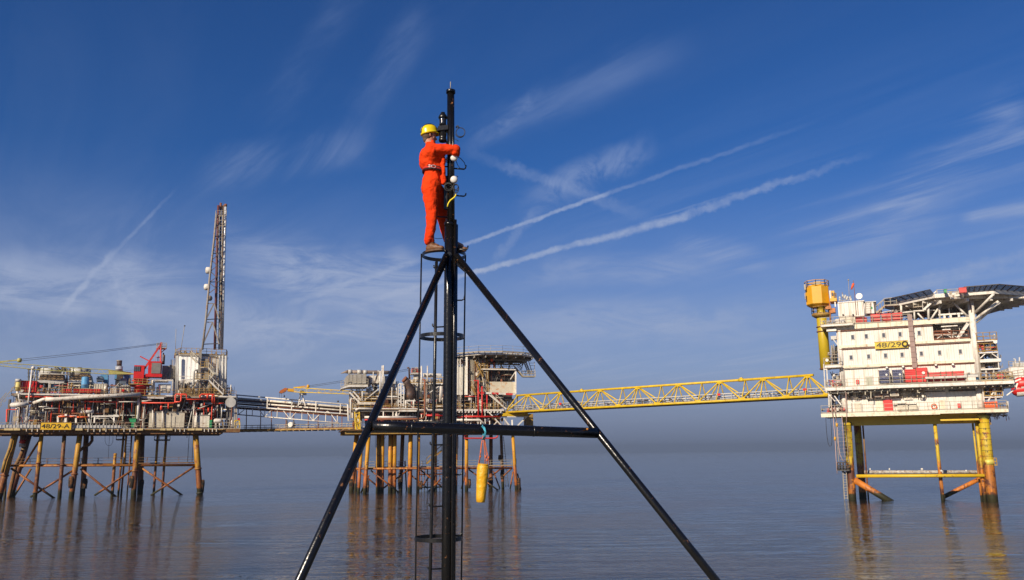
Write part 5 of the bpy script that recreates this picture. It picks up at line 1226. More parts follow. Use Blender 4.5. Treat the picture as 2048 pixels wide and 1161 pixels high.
# main walls
def zq(X, Y, d=0): return VQ(X, Y, d)[2]
uw0, uw1 = VQ(312, 600, 0)[0], VQ(1318, 600, 0)[0]; uc0, uc1 = VQ(1003, 450, 0)[0], VQ(1265, 450, 0)[0]
zr = zq(640, 388); z2 = zq(640, 538); z3 = zq(640, 680)
A = Acc(FR); A.box(uw0, uw1, 0, 9.5, z4 - .05, z2); A.box(uw0, uc0, 0, 9.5, z2, zr); A.box(uc0, uw1, 5.5, 9.5, z2, zr)
A.build('wall', M['clad'], rp)
ul0, ul1 = VQ(345, 950, .3)[0], VQ(1345, 950, .3)[0]
A = Acc(FR); A.box(ul0, VQ(1100, 950, .3)[0], .3, 9, z5 - .02, z4 - .4); A.build('wall', M['clad'], rp)
A = Acc(FR); A.box(VQ(1100, 950, .3)[0] + .003, ul1, .3, 9, z5 - .02, z4 - .4); A.build('wall', M['clad_fine'], rp)
A = Acc(FR)
slab(A, VQ, (297, 400), (1262, 350), .62, -.25, -.004); zz = slab(A, VQ, (320, 549), (1272, 500), .36, -.2, -.004); slab(A, VQ, (335, 690), (1335, 655), .36, -.2, -.004)
A.build('floor_girder', M['girder'], rp)
A = Acc(FR)
for a, b in (((322, 578), (1272, 526)), ((340, 716), (1335, 678)), ((300, 448), (1000, 402))):
    p, q = VQ(a[0], a[1], -.3), VQ(b[0], b[1], -.3); z = (p[2] + q[2]) / 2; A.tube([(p[0], -.16, z), (q[0], -.16, z)], .06, 6)
A.build('conduit', M['rust'], rp)
A = Acc(FR); A.box(uw0 - .1, uw1, -.1, 9.6, zr, zr + .15); A.build('roof', M['grey'], rp)
A = Acc(FR)
for a, b, r in (((318, 400), (352, 850), .30), ((1267, 215), (1345, 850), .42), ((352, 860), (362, 1060), .34), ((1330, 850), (1352, 1040), .40)):
    p, q = VQ(a[0], a[1], .1), VQ(b[0], b[1], .1); u = (p[0] + q[0]) / 2; A.tube([(u, .1, p[2]), (u, .1, q[2])], r, 16)
A.build('column', M['white'], rp)
A = Acc(FR)
for x, y in ((418, 488), (517, 482), (643, 474), (762, 467), (901, 458), (407, 636), (534, 629), (657, 622), (777, 616), (917, 608), (1049, 601), (1200, 593)):
    A = Acc(FR); A.vbox(VQ, x - 15, y - 19, x + 15, y + 19, -.1, .02)
    w = A.build('window', M['frame'], rp)
    A = Acc(FR); A.vbox(VQ, x - 10, y - 14, x + 10, y + 15, -.115, -.1); A.build('pane', M['window'], w)
for x, y, w_, h_ in ((1262, 755, 26, 24), (868, 905, 22, 20)):
    A = Acc(FR); A.vbox(VQ, x - w_ / 2, y - h_ / 2, x + w_ / 2, y + h_ / 2, -.1 if y < 800 else .2, .32); w = A.build('window', M['frame'], rp)
    A = Acc(FR); A.vbox(VQ, x - w_ / 2 + 4, y - h_ / 2 + 4, x + w_ / 2 - 4, y + h_ / 2 - 4, -.115 if y < 800 else .18, -.1 if y < 800 else .2); A.build('pane', M['window'], w)
# recess on the upper right with its steelwork
A = Acc(FR); A.box(uc0, uc1, .3, 5.4, z2 + .02, z2 + .1); A.build('balcony_floor', M['grey'], rp)
A = Acc(FR); P, Q = VQ(1255, 390, .1), VQ(1180, 500, .1); A.beam(P, Q, .42); A.vbeam(VQ, (1015, 395, -.05), (1262, 380, -.05), .1); A.vbeam(VQ, (1010, 475, .2), (1150, 470, .2), .14); A.vbeam(VQ, (1075, 470, .2), (1030, 500, .2), .1); A.vbeam(VQ, (1100, 470, .2), (1140, 496, .2), .1); A.vbox(VQ, 1070, 430, 1130, 437, .5, 1.2); A.vbox(VQ, 1060, 405, 1180, 412, .3, 1.5); A.vbeam(VQ, (1142, 468, .2), (1145, 498, .2), .14); A.build('recess_frame', M['white'], rp)
A = Acc(FR); rail(A, VQ(1010, 508, -.1), VQ(1265, 495, -.1), 1.1, .9, .04); rail(A, VQ(1015, 470, .1), VQ(1140, 465, .1), .5, .7, .05); A.build('railing', M['rust'], rp)
clutter(FR, VQ, 1010, 400, 1250, 495, .8, 4.5, 70, rp, ['white', 'grey', 'rust', 'white_rusty', 'dark'], 51, .6)
# fittings on the walls
A = Acc(FR); P, Q = VQ(832, 335, -.45), VQ(870, 712, -.45); u = (P[0] + Q[0]) / 2; A.box(u - .3, u + .3, -.55, -.3, Q[2], P[2] + .2)
for k in range(10): z = Q[2] + (P[2] - Q[2]) * k / 10; A.box(u - .36, u + .36, -.62, -.55, z, z + .08)
A.build('cable_tray', M['cable_tray'], rp)
def fit(name, m, V, X0, Y0, X1, Y1, d0, d1, lab=None):
    A = Acc(FR); A.vbox(V, X0, Y0, X1, Y1, d0, d1); o = A.build(name, M[m], rp)
    if lab: o['label'] = lab
    return o
fit('door', 'frame', VQ2, 748, 262, 880, 418, -.12, .02, 'grey-green door on the middle deck'); A = Acc(FR); A.vbox(VQ2, 762, 280, 866, 416, -.16, -.12); A.build('door_leaf', mk('grey_green_door', (.42, .42, .32), .5, rust=.15), rp)
fit('fire_box', 'red', VQ2, 597, 332, 647, 398, -.25, .02)
fit('door', 'frame', VQ2, 568, 710, 688, 866, .2, .32); A = Acc(FR); A.vbox(VQ2, 580, 722, 676, 864, .16, .2); A.build('door_leaf', M['cream'], rp)
fit('door', 'red', VQ2, 1052, 668, 1205, 845, .05, .32, 'large red door on the lower deck')
fit('door', 'frame', VQ, 1046, 942, 1096, 1014, .2, .32); A = Acc(FR); A.vbox(VQ, 1052, 948, 1090, 1012, .16, .2); A.build('door_leaf', M['girder'], rp)
fit('wall_panel', 'white', VQ2, 798, 668, 925, 850, .1, .32); fit('wall_panel', 'girder', VQ2, 928, 668, 1045, 850, .12, .32)
fit('wall_hood', 'dark', VQ2, 785, 652, 1050, 664, -.2, .32)
fit('air_unit', 'cream', VQ2, 1160, 478, 1305, 602, -.9, .2, 'framed air unit hung under the middle deck')
A = Acc(FR); A.vbox(VQ2, 1176, 494, 1290, 588, -.95, -.9); A.build('air_unit_grille', M['grey'], rp)
fit('duct_box', 'greydk', VQ2, 905, 548, 1160, 618, -.5, .3); fit('service_box', 'cream', VQ2, 1282, 755, 1460, 828, -.3, .3); fit('service_box', 'cream', VQ2, 1480, 752, 1620, 826, -.3, .3)
fit('service_box', 'white', VQ2, 1280, 696, 1420, 728, 0, .3); fit('fire_box', 'redfade', VQ, 1180, 970, 1202, 1002, 0, .32)
for x0, x1, y0, y1, m in ((484, 545, 555, 600, 'dark'), (640, 700, 550, 598, 'dark'), (565, 600, 565, 600, 'cream'), (790, 825, 575, 630, 'grey'), (835, 860, 570, 620, 'grey'), (1545, 1595, 570, 605, 'grey'), (1215, 1600, 738, 746, 'dark'), (650, 690, 615, 645, 'dark')):
    fit('wall_fitting', m, VQ2, x0, y0, x1, y1, -.1, .32)
A = Acc(FR); A.vbox(VQ, 1115, 868, 1320, 880, -.1, .3); A.vbox(VQ, 925, 880, 1090, 886, .1, .3); A.build('vent_slot', M['dark'], rp)
A = Acc(FR)
for X, Y in ((1340, 535), (1465, 560), (1515, 560)): A.vbeam(VQ2, (X, 510, 0), (X, Y + 60, 0), .08)
for X, y1 in ((290, 570), (465, 570), (750, 580), (843, 640), (1020, 560), (1120, 560), (1325, 500), (1620, 540)): A.vbeam(VQ2, (X, 500, -1.6), (X, y1, -1.6), .1)
A.vbeam(VQ2, (1620, 540, -1.6), (1660, 545, -1.6), .1); A.vbeam(VQ2, (175, 552, -1.5), (980, 518, -1.5), .12); A.vbeam(VQ2, (980, 518, -1.5), (1160, 518, -1.5), .1)
A.vbeam(VQ2, (1390, 640, -.2), (1530, 634, -.2), .1); A.vbeam(VQ2, (400, 150, -.3), (1000, 118, -.3), .06)
A.build('wall_conduit', M['cream'], rp)
# floodlights
for i, (x, y, V) in enumerate(((1108, 128, VQ2), (1378, 112, VQ2), (1022, 690, VQ), (1146, 686, VQ), (1708, 608, VQ2), (928, 916, VQ))):
    d = -.5
    A = Acc(FR); A.lathe(V(x, y, d), [(.17, 0), (.2, -.04), (.2, .22), (.1, .3)], 12, (0, 1, -.1)); o = A.build('floodlight', M['dark'], rp)
    A = Acc(FR); A.lathe(V(x, y, d - .06), [(.14, -.02), (.14, .01)], 12, (0, 1, -.1)); A.build('lens', M['white'], o)
def ringpts(c, r): return [(c[0] + r * math.cos(t), c[1], c[2] + r * math.sin(t)) for t in [2 * math.pi * k / 14 for k in range(15)]]
simple('lifebuoy', 'orange lifebuoy ring hung on the lower white wall of the right platform', 'lifebuoy', FR, [('ring', 'orange', lambda a: a.tube(ringpts(VQ(1009, 991, -.05), .32), .07, 8)), ('hook', 'galv', lambda a: a.vbox(VQ, 1007, 978, 1011, 984, -.05, .3))])
# pipes and grime-coloured stains are in the paint; railings
A = Acc(FR); rail(A, VQ(192, 1044, -1.95), VQ(1050, 1020, -1.95), 1.1, 1.3, .035); A.build('railing', M['galv'], rp)
A = Acc(FR); rail(A, VQ(1050, 1018, -1.95), VQ(1540, 1008, -1.95), 1.1, 1.3, .035); A.build('railing', M['galv'], rp)
A = Acc(FR); rail(A, VQ(228, 856, -2.1), VQ(612, 840, -2.1), 1.1, 1.3, .035); rail(A, VQ(612, 836, -2.2), VQ(1340, 810, -2.2), 1.1, 1.3, .035); rail(A, VQ(1340, 806, -2.2), VQ(1585, 798, -2.2), 1.1, 1.0, .035); A.build('railing', M['galv'], rp)
clutter(FR, VQ2, 90, 330, 340, 440, -1.5, 2, 40, rp, ['redfade', 'galv', 'cream', 'grey', 'white'], 52, .6, 'deck_equipment')
clutter(FR, VQ2, 170, 180, 340, 330, 0, 2.5, 30, rp, ['dark', 'galv', 'grey', 'white'], 53, .5, 'deck_equipment')
clutter(FR, VQ2, 150, 560, 360, 880, 0, 2.5, 50, rp, ['dark', 'galv', 'grey', 'white'], 54, .6, 'deck_equipment')
clutter(FR, VQ2, 30, 790, 380, 870, -1.5, 0, 30, rp, ['galv', 'redfade', 'white', 'orange', 'dark'], 55, .5, 'deck_equipment')
clutter(FR, VQ2, 440, 470, 1740, 660, -.4, .25, 70, rp, ['cream', 'galv', 'girder', 'grey', 'rust'], 56, .45, 'wall_pipework')
A = Acc(FR)
for a, b, r in (((60, 70), (85, 520), .12), ((110, 150), (130, 470), .14), ((70, 160), (115, 155), .12), ((100, 520), (250, 690), .1), ((180, 560), (185, 790), .09), ((240, 600), (350, 750), .14), ((145, 560), (150, 790), .16)): A.vbeam(VQ2, (a[0], a[1], -1.4), (b[0], b[1], -1.4), r)
A.build('corner_frame', M['white'], rp)
A = Acc(FR); zs = VQ2(200, 96, -1)[2]; A.box(VQ2(65, 100, -1.2)[0], VQ2(350, 100, -1.2)[0], -1.2, 2, zs - .3, zs); A.build('side_landing', M['white'], rp)
A = Acc(FR); rail(A, (VQ2(65, 100, -1.2)[0], -1.1, zs), (VQ2(350, 100, -1.2)[0], -1.1, zs), 1.1, .8, .045); A.build('railing', M['galv'], rp)
A = Acc(FR); P = VQ(187, 405, -.8); Q = VQ(420, 398, -.8); A.box(P[0], Q[0], -1.2, 2, P[2] - .25, P[2]); A.vbox(VQ, 228, 425, 300, 445, -.5, .5); A.build('roof_landing', M['white'], rp)
A = Acc(FR); rail(A, (P[0], -1.1, P[2]), (Q[0], -1.1, P[2]), 1.1, .8, .045); rail(A, VQ(430, 392, -.15), VQ(840, 372, -.15), 1.0, 1.2, .04); A.build('railing', M['galv'], rp)
A = Acc(FR); A.vbox(VQ, 260, 480, 300, 505, .2, 1.5); A.vbeam(VQ, (278, 505, .2), (310, 545, .2), .15); A.build('bracket', M['lgrey'], rp)
clutter(FR, VQ, 240, 540, 300, 680, 1, 4, 26, rp, ['galv', 'grey', 'dark'], 57, .6, 'side_pipework')
# hoses
for lab, runs, r_, m_ in (('pale pink hose with the lower yellow float, hanging furthest from the yellow leg', [VQ2(190, 760, -2.3), VQ2(215, 960, -2.3), VR(130, 10, -2.3), VR(140, 120, -2.3), VR(152, 260, -2.3), VR(160, 420, -2.3), VR(172, 590, -2.3)], .045, 'hose'),
        ('pale pink hose with the upper yellow float, curving into the small cage', [VQ2(240, 780, -2.3), VQ2(260, 930, -2.3), VR(155, 0, -2.3), VR(172, 110, -2.3), VR(185, 300, -2.3), VR(200, 400, -2.2), VR(228, 458, -2), VR(262, 470, -1.5)], .045, 'hose'),
        ('thin pink hose close along the left yellow leg down to the small cage', [VR(218, 0, -2.3), VR(228, 130, -2.3), VR(240, 350, -1.8), VR(256, 470, -1.5)], .03, 'hose'),
        ('thin orange-pink hose hanging in front of the lower white wall at its left corner', [VQ2(430, 540, -2.4), VQ2(440, 1060, -2.4)], .04, 'hose')):
    A = Acc(FR); A.tube(runs, r_, 6); tag(A.build('hose', M[m_], None), lab, 'hose', 'loading hoses of the right platform')
for lab, X, y0, y1 in (('upper yellow float clamped on the pink hose', 170, 85, 120), ('lower yellow float clamped on the pink hose', 150, 222, 258)):
    A = Acc(FR); A.tube([VR(X, y0, -2.3), VR(X, (y0 + y1) / 2, -2.3), VR(X, y1, -2.3)], [.12, .14, .12], 10); tag(A.build('hose_float', M['ochre'], None), lab, 'float', 'yellow floats on the pink hoses')
A = Acc(FR); A.tube([VR(58, 28, -2.2), VR(62, 120, -2.2), VR(70, 210, -2.2), VR(82, 290, -2.2), VR(98, 318, -2.2), VR(113, 310, -2.2), VR(120, 270, -2.2), VR(116, 150, -2.2), VR(106, 25, -2.2)], .035, 6); tag(A.build('hanging_cable', M['rope_black'], None), 'loop of black cable hanging under the left corner of the right platform', 'cable')
# containers on the middle deck
def crate(lab, X0, Y0, X1, Y1, m, d=-1.5, dd=1.3, grp=None, cat='crate', ribs=5, V=VQ):
    return simple('stacked_crate', lab, cat, FR, [('body', m, lambda a: a.vbox(V, X0, Y0, X1, Y1, d, d + dd)),
        ('slat', m, lambda a: [a.vbox(V, X0 - 1, Y0 + (Y1 - Y0) * (k + .1) / ribs, X1 + 1, Y0 + (Y1 - Y0) * (k + .55) / ribs, d - .07, d) for k in range(ribs)]),
        ('post', 'galv' if m == 'navy' else 'rust', lambda a: [a.vbox(V, x, Y0 - 2, x + 4, Y1, d - .12, d - .07) for x in (X0 - 2, X1 - 3)])], group=grp)
crate('left of the two stacks wrapped in dark navy sheeting on the middle deck', 610, 728, 688, 822, 'navy', grp='navy wrapped stacks')
crate('right of the two stacks wrapped in dark navy sheeting on the middle deck', 706, 725, 783, 820, 'navy', grp='navy wrapped stacks')
g = 'red containers on the middle deck of the right platform'
crate('tall slatted red container next to the navy stacks', 797, 722, 880, 818, 'red', grp=g, cat='container', ribs=7)
crate('tallest red container with a white oval mark', 882, 710, 962, 812, 'red', grp=g, cat='container', ribs=2)
crate('low faded red container right of the tallest one', 972, 744, 1056, 808, 'redfade', grp=g, cat='container', ribs=3)
crate('low red container third from the blue barrel', 1060, 740, 1098, 805, 'redfade', grp=g, cat='container', ribs=2)
crate('low red container second from the blue barrel', 1100, 738, 1142, 803, 'redfade', grp=g, cat='container', ribs=2)
crate('low red container nearest the blue barrel', 1146, 735, 1228, 801, 'redfade', grp=g, cat='container', ribs=3)
simple('blue_barrel', 'blue barrel at the right end of the middle deck', 'barrel', FR, [('shell', 'blue', vtank(VQ, 1312, 1337, 768, 797, -1.4, 14, .05)), ('ring', 'navy', band(VQ, 1311, 1338, 780, .06, -1.4, 14))])
simple('grey_rail_beam', 'long grey crash beam in front of the red containers', 'beam', FR, [('beam', 'lgrey', lambda a: (a.vbeam(VQ, (945, 786, -2.0), (1240, 776, -2.0), .12, .34), a.vbeam(VQ, (1225, 772, -1.95), (1330, 767, -1.95), .1, .4))), ('post', 'galv', lambda a: [a.vbeam(VQ, (x, 775, -1.9), (x, 815 - (x - 950) * .03, -1.9), .1) for x in (960, 1060, 1150, 1240)])])
A = Acc(FR); A.lathe(VQ(932, 748, -1.65), [(.2, 0), (.2, .02)], 16, (0, -1, 0)); A.lathe(VQ2(1103, 248, -1.65), [(.14, 0), (.14, .02)], 12, (0, -1, 0)); A.lathe(VQ2(1325, 243, -1.65), [(.14, 0), (.14, .02)], 12, (0, -1, 0)); A.build('round_mark', M['white'], rp)
# signboard
t = thing('platform_sign', 'stained yellow sign reading 48/29Q on the white wall of the right platform', 'sign', FR.w(*VW(1120, 850, -.35)), 'yellow platform number signs')
p, q = VW(927, 822, -.4), VW(1310, 806, -.4); zc_ = (p[2] + q[2]) / 2; hh = (VW(1115, 773, -.4)[2] - VW(1115, 852, -.4)[2]) / 2
A = Acc(FR); A.box(p[0], q[0], -.4, -.28, zc_ - hh, zc_ + hh); A.build('board', M['signy2'], t)
A = Acc(FR); text_acc(A, VW, '48/29', 1086, 813, 56, 292, -.44); A.build('lettering', M['ink'], t)
A = Acc(FR); text_acc(A, VW, 'Q', 1276, 805, 64, 56, -.45); c_ = VW(1276, 804, -.46)
A.tube([(c_[0] + .36 * math.cos(a_) * .95, -.47, c_[2] + .36 * math.sin(a_)) for a_ in [2 * math.pi * k / 20 for k in range(21)]], .09, 6); A.build('lettering', M['ink'], t)
A = Acc(FR); A.box(p[0] - .06, q[0] + .06, -.42, -.26, zc_ + hh, zc_ + hh + .06); A.build('sign_frame', M['ylw_dirty'], t)
# roof cabins and gear
def rbox(name, lab, cat, parts): return simple(name, lab, cat, FR, parts)
zroof = zr + .15
rbox('radio_cabin', 'white ribbed radio cabin on the roof beneath the white dish', 'cabin', [('wall', 'clad', lambda a: a.vbox(VW, 500, 318, 800, 485, .8, 4.5)), ('roof', 'white', lambda a: a.vbox(VW, 495, 306, 805, 318, .7, 4.6)), ('skid', 'cream', lambda a: a.vbox(VW, 520, 485, 700, 570, .9, 4)), ('tank', 'white', lambda a: a.capsule(VW(480, 545, .3), VW(560, 542, .3), .42, 12)), ('lamp', 'dark', lambda a: [a.vbox(VW, x, 455, x + 18, 470, .5, .8) for x in (548, 664, 815)])])
rbox('white_service_cabin', 'small white cabin with a green notice and a ladder next to the radio cabin', 'cabin', [('wall', 'white', lambda a: a.vbox(VW, 806, 318, 915, 450, 1.2, 4)), ('roof', 'lgrey', lambda a: a.vbox(VW, 802, 308, 940, 318, 1.1, 4.1)), ('notice', 'green', lambda a: a.vbox(VW, 875, 370, 900, 398, 1.14, 1.2)), ('ladder', 'galv', lambda a: ladder(a, VW(848, 450, 1.0), VW(848, 320, 1.0), .7, .03, .3)), ('side_panel', 'dark', lambda a: a.vbox(VW, 918, 320, 940, 440, 1.3, 3.8))])
g = 'red baskets and crates on the roof of the right platform'
for lab, X0, Y0, X1, Y1 in (('low red skip on the roof nearest the radio cabin', 705, 498, 835, 560), ('red roof crate left of the three behind the rail', 878, 458, 990, 550), ('red roof crate in the middle of the three behind the rail', 1000, 450, 1122, 545), ('red roof crate right of the three behind the rail', 1128, 440, 1245, 535)):
    crate(lab, X0, Y0, X1, Y1, 'redfade', .3, 1.6, g, 'crate', 3, VW)
rbox('dish', 'white round dish antenna on the roof of the radio cabin', 'dish antenna', [('dish', 'white', lambda a: a.lathe(VW(744, 248, .9), [(.46, 0), (.38, .12), (.12, .2)], 22, (.15, 1, -.15))), ('mount', 'galv', lambda a: a.tube([VW(745, 255, 1.1), VW(747, 306, 1.1)], .06))])
rbox('windsock', 'red windsock hanging limp from a thin pole on the roof', 'windsock', [('sock', 'orange', lambda a: a.tube([VW(680, 102, 1), VW(668, 130, 1), VW(654, 170, 1)], [.17, .16, .1], 10)), ('pole', 'rust', lambda a: a.tube([VW(677, 68, 1), VW(690, 200, .7), VW(712, 465, .7)], .04)), ('pole', 'galv', lambda a: a.tube([VW(722, 290, .7), VW(732, 465, .7)], .04))])
rbox('aerial_cluster', 'cluster of grey aerials and lamps on the left end of the radio cabin', 'aerials', [('mast', 'galv', lambda a: (a.tube([VW(620, 60, 1.2), VW(632, 306, 1.2)], .035), a.tube([VW(548, 205, 1.2), VW(552, 306, 1.2)], .05))), ('lamp', 'lgrey', lambda a: [a.lathe(VW(x, y, 1.2), [(.1, -.2), (.16, 0), (.1, .22)], 8) for x, y in ((520, 270), (520, 295), (555, 245), (575, 265), (600, 280), (585, 250), (638, 270), (610, 265), (650, 290))]), ('frame', 'galv', lambda a: (a.vbeam(VW, (510, 300, 1.2), (660, 290, 1.2), .08), a.vbeam(VW, (515, 260, 1.2), (520, 306, 1.2), .08), a.vbeam(VW, (645, 240, 1.2), (652, 300, 1.2), .08), a.lathe(VW(620, 62, 1.2), [(.1, -.1), (.1, .12)], 8)))])
clutter(FR, VW, 940, 400, 1240, 440, 1, 4, 40, rp, ['galv', 'white', 'grey', 'dark', 'redfade'], 58, .5, 'roof_equipment')
clutter(FR, VW, 300, 520, 480, 575, -.5, 2, 26, rp, ['galv', 'white', 'grey'], 59, .4, 'roof_equipment')
# ---------------------------------------------------------------- crane column
cc = thing('crane_column', 'tall mustard yellow crane column topped by an ochre eight-sided cab beside the white block', 'crane', FR.w(*VQ(225, 725, 2.5)))
p, q = VQ(197, 400, 2.5), VQ(222, 700, 2.5); uu = (p[0] + q[0]) / 2; zt, zb = VQ(190, 330, 2.5)[2], VQ(220, 726, 2.5)[2]
def ztt(Y): return VQ(185, Y, 2.5)[2]
A = Acc(FR); A.lathe((uu, 2.5, zb), [(.76, 0), (.76, ztt(330) - zb), (.62, ztt(325) - zb), (.62, ztt(278) - zb), (.9, ztt(274) - zb)], 24); A.build('column', M['ylw_col'], cc)
A = Acc(FR)
for Y in (418, 452, 722): z = VQ(200, Y, 2.5)[2]; A.lathe((uu, 2.5, z), [(.9, 0), (.9, .1)], 24)
A.build('column_ring', M['rust'], cc)
ucb = (VQ(75, 180, 2.5)[0] + VQ(250, 180, 2.5)[0]) / 2; rr = abs(VQ(75, 180, 2.5)[0] - VQ(250, 180, 2.5)[0]) / 2
A = Acc(FR); A.lathe((ucb, 2.5, ztt(276)), [(.85, 0), (rr * .66, ztt(272) - ztt(276)), (rr * .98, ztt(256) - ztt(276)), (rr * 1.03, ztt(252) - ztt(276)), (rr * 1.03, ztt(130) - ztt(276)), (rr * .98, ztt(126) - ztt(276))], 8)
for i in range(len(A.sm)): A.sm[i] = False
A.build('cab', M['ochre'], cc)
A = Acc(FR)
for k in range(8):
    a_ = 2 * math.pi * k / 8; b_ = 2 * math.pi * (k + 1) / 8; rail(A, (ucb + rr * math.cos(a_), 2.5 + rr * math.sin(a_), ztt(126)), (ucb + rr * math.cos(b_), 2.5 + rr * math.sin(b_), ztt(126)), .9, .9, .045)
A.build('cab_railing', M['ochre'], cc)
A = Acc(FR); A.vbox(VQ, 118, 100, 190, 108, 2, 3); A.vbox(VQ, 135, 84, 185, 98, 2.2, 2.8); A.vbox(VQ, 66, 105, 78, 145, 1, 1.4); A.vbox(VQ, 70, 170, 76, 212, .9, 1.2); A.build('cab_machinery', M['galv'], cc)
A = Acc(FR); A.vbox(VQ, 256, 152, 287, 215, 1, 3.5); A.vbox(VQ, 252, 205, 302, 228, .8, 3.6); A.build('side_cabin', M['ochre'], cc)
A = Acc(FR); A.vbox(VQ, 250, 150, 262, 210, .9, 1.0); A.vbox(VQ, 287, 230, 296, 268, 1, 1.2); A.build('side_panel', M['white'], cc)
A = Acc(FR); A.vbox(VQ, 266, 165, 276, 190, .94, 1.0); A.build('cab_window', M['window'], cc)
A = Acc(FR)
rail(A, VQ(285, 228, .9), VQ(302, 228, .9), 1.2, .4, .05)
z = ztt(325)
for k in range(10):
    a_ = 2 * math.pi * k / 10; b_ = 2 * math.pi * (k + 1) / 10; rail(A, (uu + 1.35 * math.cos(a_), 2.5 + 1.35 * math.sin(a_), z), (uu + 1.35 * math.cos(b_), 2.5 + 1.35 * math.sin(b_), z), 1.1, .6, .045)
A.lathe((uu, 2.5, z - .15), [(1.0, -.3), (1.4, 0), (1.4, .15)], 20); A.build('ring_platform', M['ylw_dirty'], cc)
A = Acc(FR); A.vtube(VQ, [(250, 230, 2), (258, 380, 2)], .12); A.vbox(VQ, 258, 278, 292, 312, 1.6, 2.6); A.vbox(VQ, 220, 262, 262, 285, 1.6, 2.4); A.build('slew_gear', mk('rust_orange_gear', (.45, .16, .04), .6, rust=.4), cc)
rbox('column_lamp', 'round white lamp in front of the foot of the yellow crane column', 'lamp', [('lamp', 'white', lambda a: a.lathe(VQ(232, 656, -1.4), [(.22, 0), (.2, .15), (.06, .25)], 14, (0, 1, 0))), ('post', 'galv', lambda a: a.vbeam(VQ, (214, 660, -1.3), (212, 695, -1.3), .08))])

# ---------------------------------------------------------------- helideck (world plan, 24 m across)
hd_ = thing('helideck', 'eight-sided white helicopter deck with dark safety nets over the right platform', 'helideck', Vector((65.6, 121.5, 25)))
HC = Vector((65.3, 121.7)); HR = 9.3; HZr = 28.0
def octa(r, rot=-1.2): return [Vector((HC.x + r * math.cos(R(rot) + math.pi * k / 4), HC.y + r * math.sin(R(rot) + math.pi * k / 4))) for k in range(8)]
A = Acc(); A.plan([(p.x, p.y) for p in octa(HR)], HZr - .3, HZr); A.build('deck_plate', M['white'], hd_)
A = Acc(); o1 = octa(HR + .12)
for a, b in zip(o1, o1[1:] + o1[:1]): A.beam((a.x, a.y, HZr - .3), (b.x, b.y, HZr - .3), .18, .55)
A.build('edge_beam', M['white'], hd_)
A = Acc(); o2 = octa(HR + 1.45)
cnt = 0
for k, (a, b, e, f_) in enumerate(zip(o1, o1[1:] + o1[:1], o2, o2[1:] + o2[:1])):
    z1_, z2_ = HZr - .05, HZr + .45
    if k == 5: a, e = a.lerp(b, .5), e.lerp(f_, .5)
    vs = [Vector((a.x, a.y, z1_)), Vector((b.x, b.y, z1_)), Vector((f_.x, f_.y, z2_)), Vector((e.x, e.y, z2_))]
    vs += [v + Vector((0, 0, .05)) for v in vs]
    A.raw(vs, [(0, 1, 2, 3), (7, 6, 5, 4), (0, 4, 5, 1), (1, 5, 6, 2), (2, 6, 7, 3), (3, 7, 4, 0)])
A.build('safety_net', M['net'], hd_)
A = Acc()
for a, b, e, f_ in zip(o1, o1[1:] + o1[:1], o2, o2[1:] + o2[:1]):
    cnt += 1
    if cnt == 6: a, e = a.lerp(b, .5), e.lerp(f_, .5)
    A.beam((e.x, e.y, HZr + .46), (f_.x, f_.y, HZr + .46), .1)
    for k in range(6):
        t_ = k / 6; P = a.lerp(b, t_); Q = e.lerp(f_, t_); A.beam((P.x, P.y, HZr - .1), (Q.x, Q.y, HZr + .42), .1)
A.build('net_bracket', M['dark'], hd_)
A = Acc()
for k in range(-5, 6):
    y = HC.y + k * 1.5; w = math.sqrt(max(.1, HR ** 2 - (k * 1.5) ** 2)) * .93
    A.beam((HC.x - w, y, HZr - .62), (HC.x + w, y, HZr - .62), .18, .6)
A.build('under_beam', M['white_rusty'], hd_)
A = Acc()
for k in (-6, -3, 0, 3, 6):
    w = math.sqrt(HR ** 2 - k * k) * .9; A.beam((HC.x + k, HC.y - w, HZr - 1.1), (HC.x + k, HC.y + w, HZr - 1.1), .3, .42)
A.build('under_girder', M['white'], hd_)
A = Acc(FR)
for a, b, r in (((1440, 178, -3), (1300, 318, 0), .17), ((1478, 228, -1), (1312, 358, .2), .2), ((1490, 235, 0), (1315, 385, .6), .14), ((965, 205, -.3), (970, 362, -.3), .16), ((1045, 238, 0), (1052, 355, 0), .14), ((1040, 280, -.1), (985, 362, -.1), .14),
                ((1135, 225, -.2), (1255, 340, -.1), .14), ((1265, 180, 0), (1272, 290, 0), .16), ((865, 305, .2), (868, 362, .2), .12), ((890, 315, .3), (935, 362, .3), .12), ((1120, 280, 1), (1120, 320, 1), .1), ((1080, 235, .5), (1050, 280, .5), .12), ((770, 255, 2), (772, 320, 2), .16), ((780, 312, .2), (870, 302, .2), .12), ((860, 300, .6), (1040, 292, .6), .12)):
    A.vtube(VQ, [a, b], r)
A.vbeam(VQ, (1040, 328, 0), (1232, 316, 0), .22)
for X in (1085, 1130, 1190): A.vbox(VQ, X - 8, 325, X + 8, 352, -.1, .4)
A.build('strut', M['white'], hd_)
A = Acc(FR); stair(A, VQ(930, 292, -.8), VQ(1035, 200, -.8)); A.build('stair', M['white'], hd_)
A = Acc(FR); stair(A, VQ(590, 312, 1.2), VQ(650, 262, 1.2)); rail(A, VQ(650, 262, 1.2), VQ(740, 255, 1.2), 1.1, .6, .045); rail(A, VQ(860, 275, .3), VQ(930, 268, .3), 1.0, .5, .045); A.beam(VQ(650, 262, 1.4), VQ(740, 258, 1.4), .8, .15); rail(A, VQ(1030, 182, -2), VQ(1255, 172, -2), .7, 1.0, .04)
A.build('access_walkway', M['galv'], hd_)
clutter(FR, VQ, 780, 255, 1240, 345, 2, 7, 70, hd_, ['galv', 'dark', 'grey', 'white', 'rust'], 61, .6, 'under_deck_pipework')
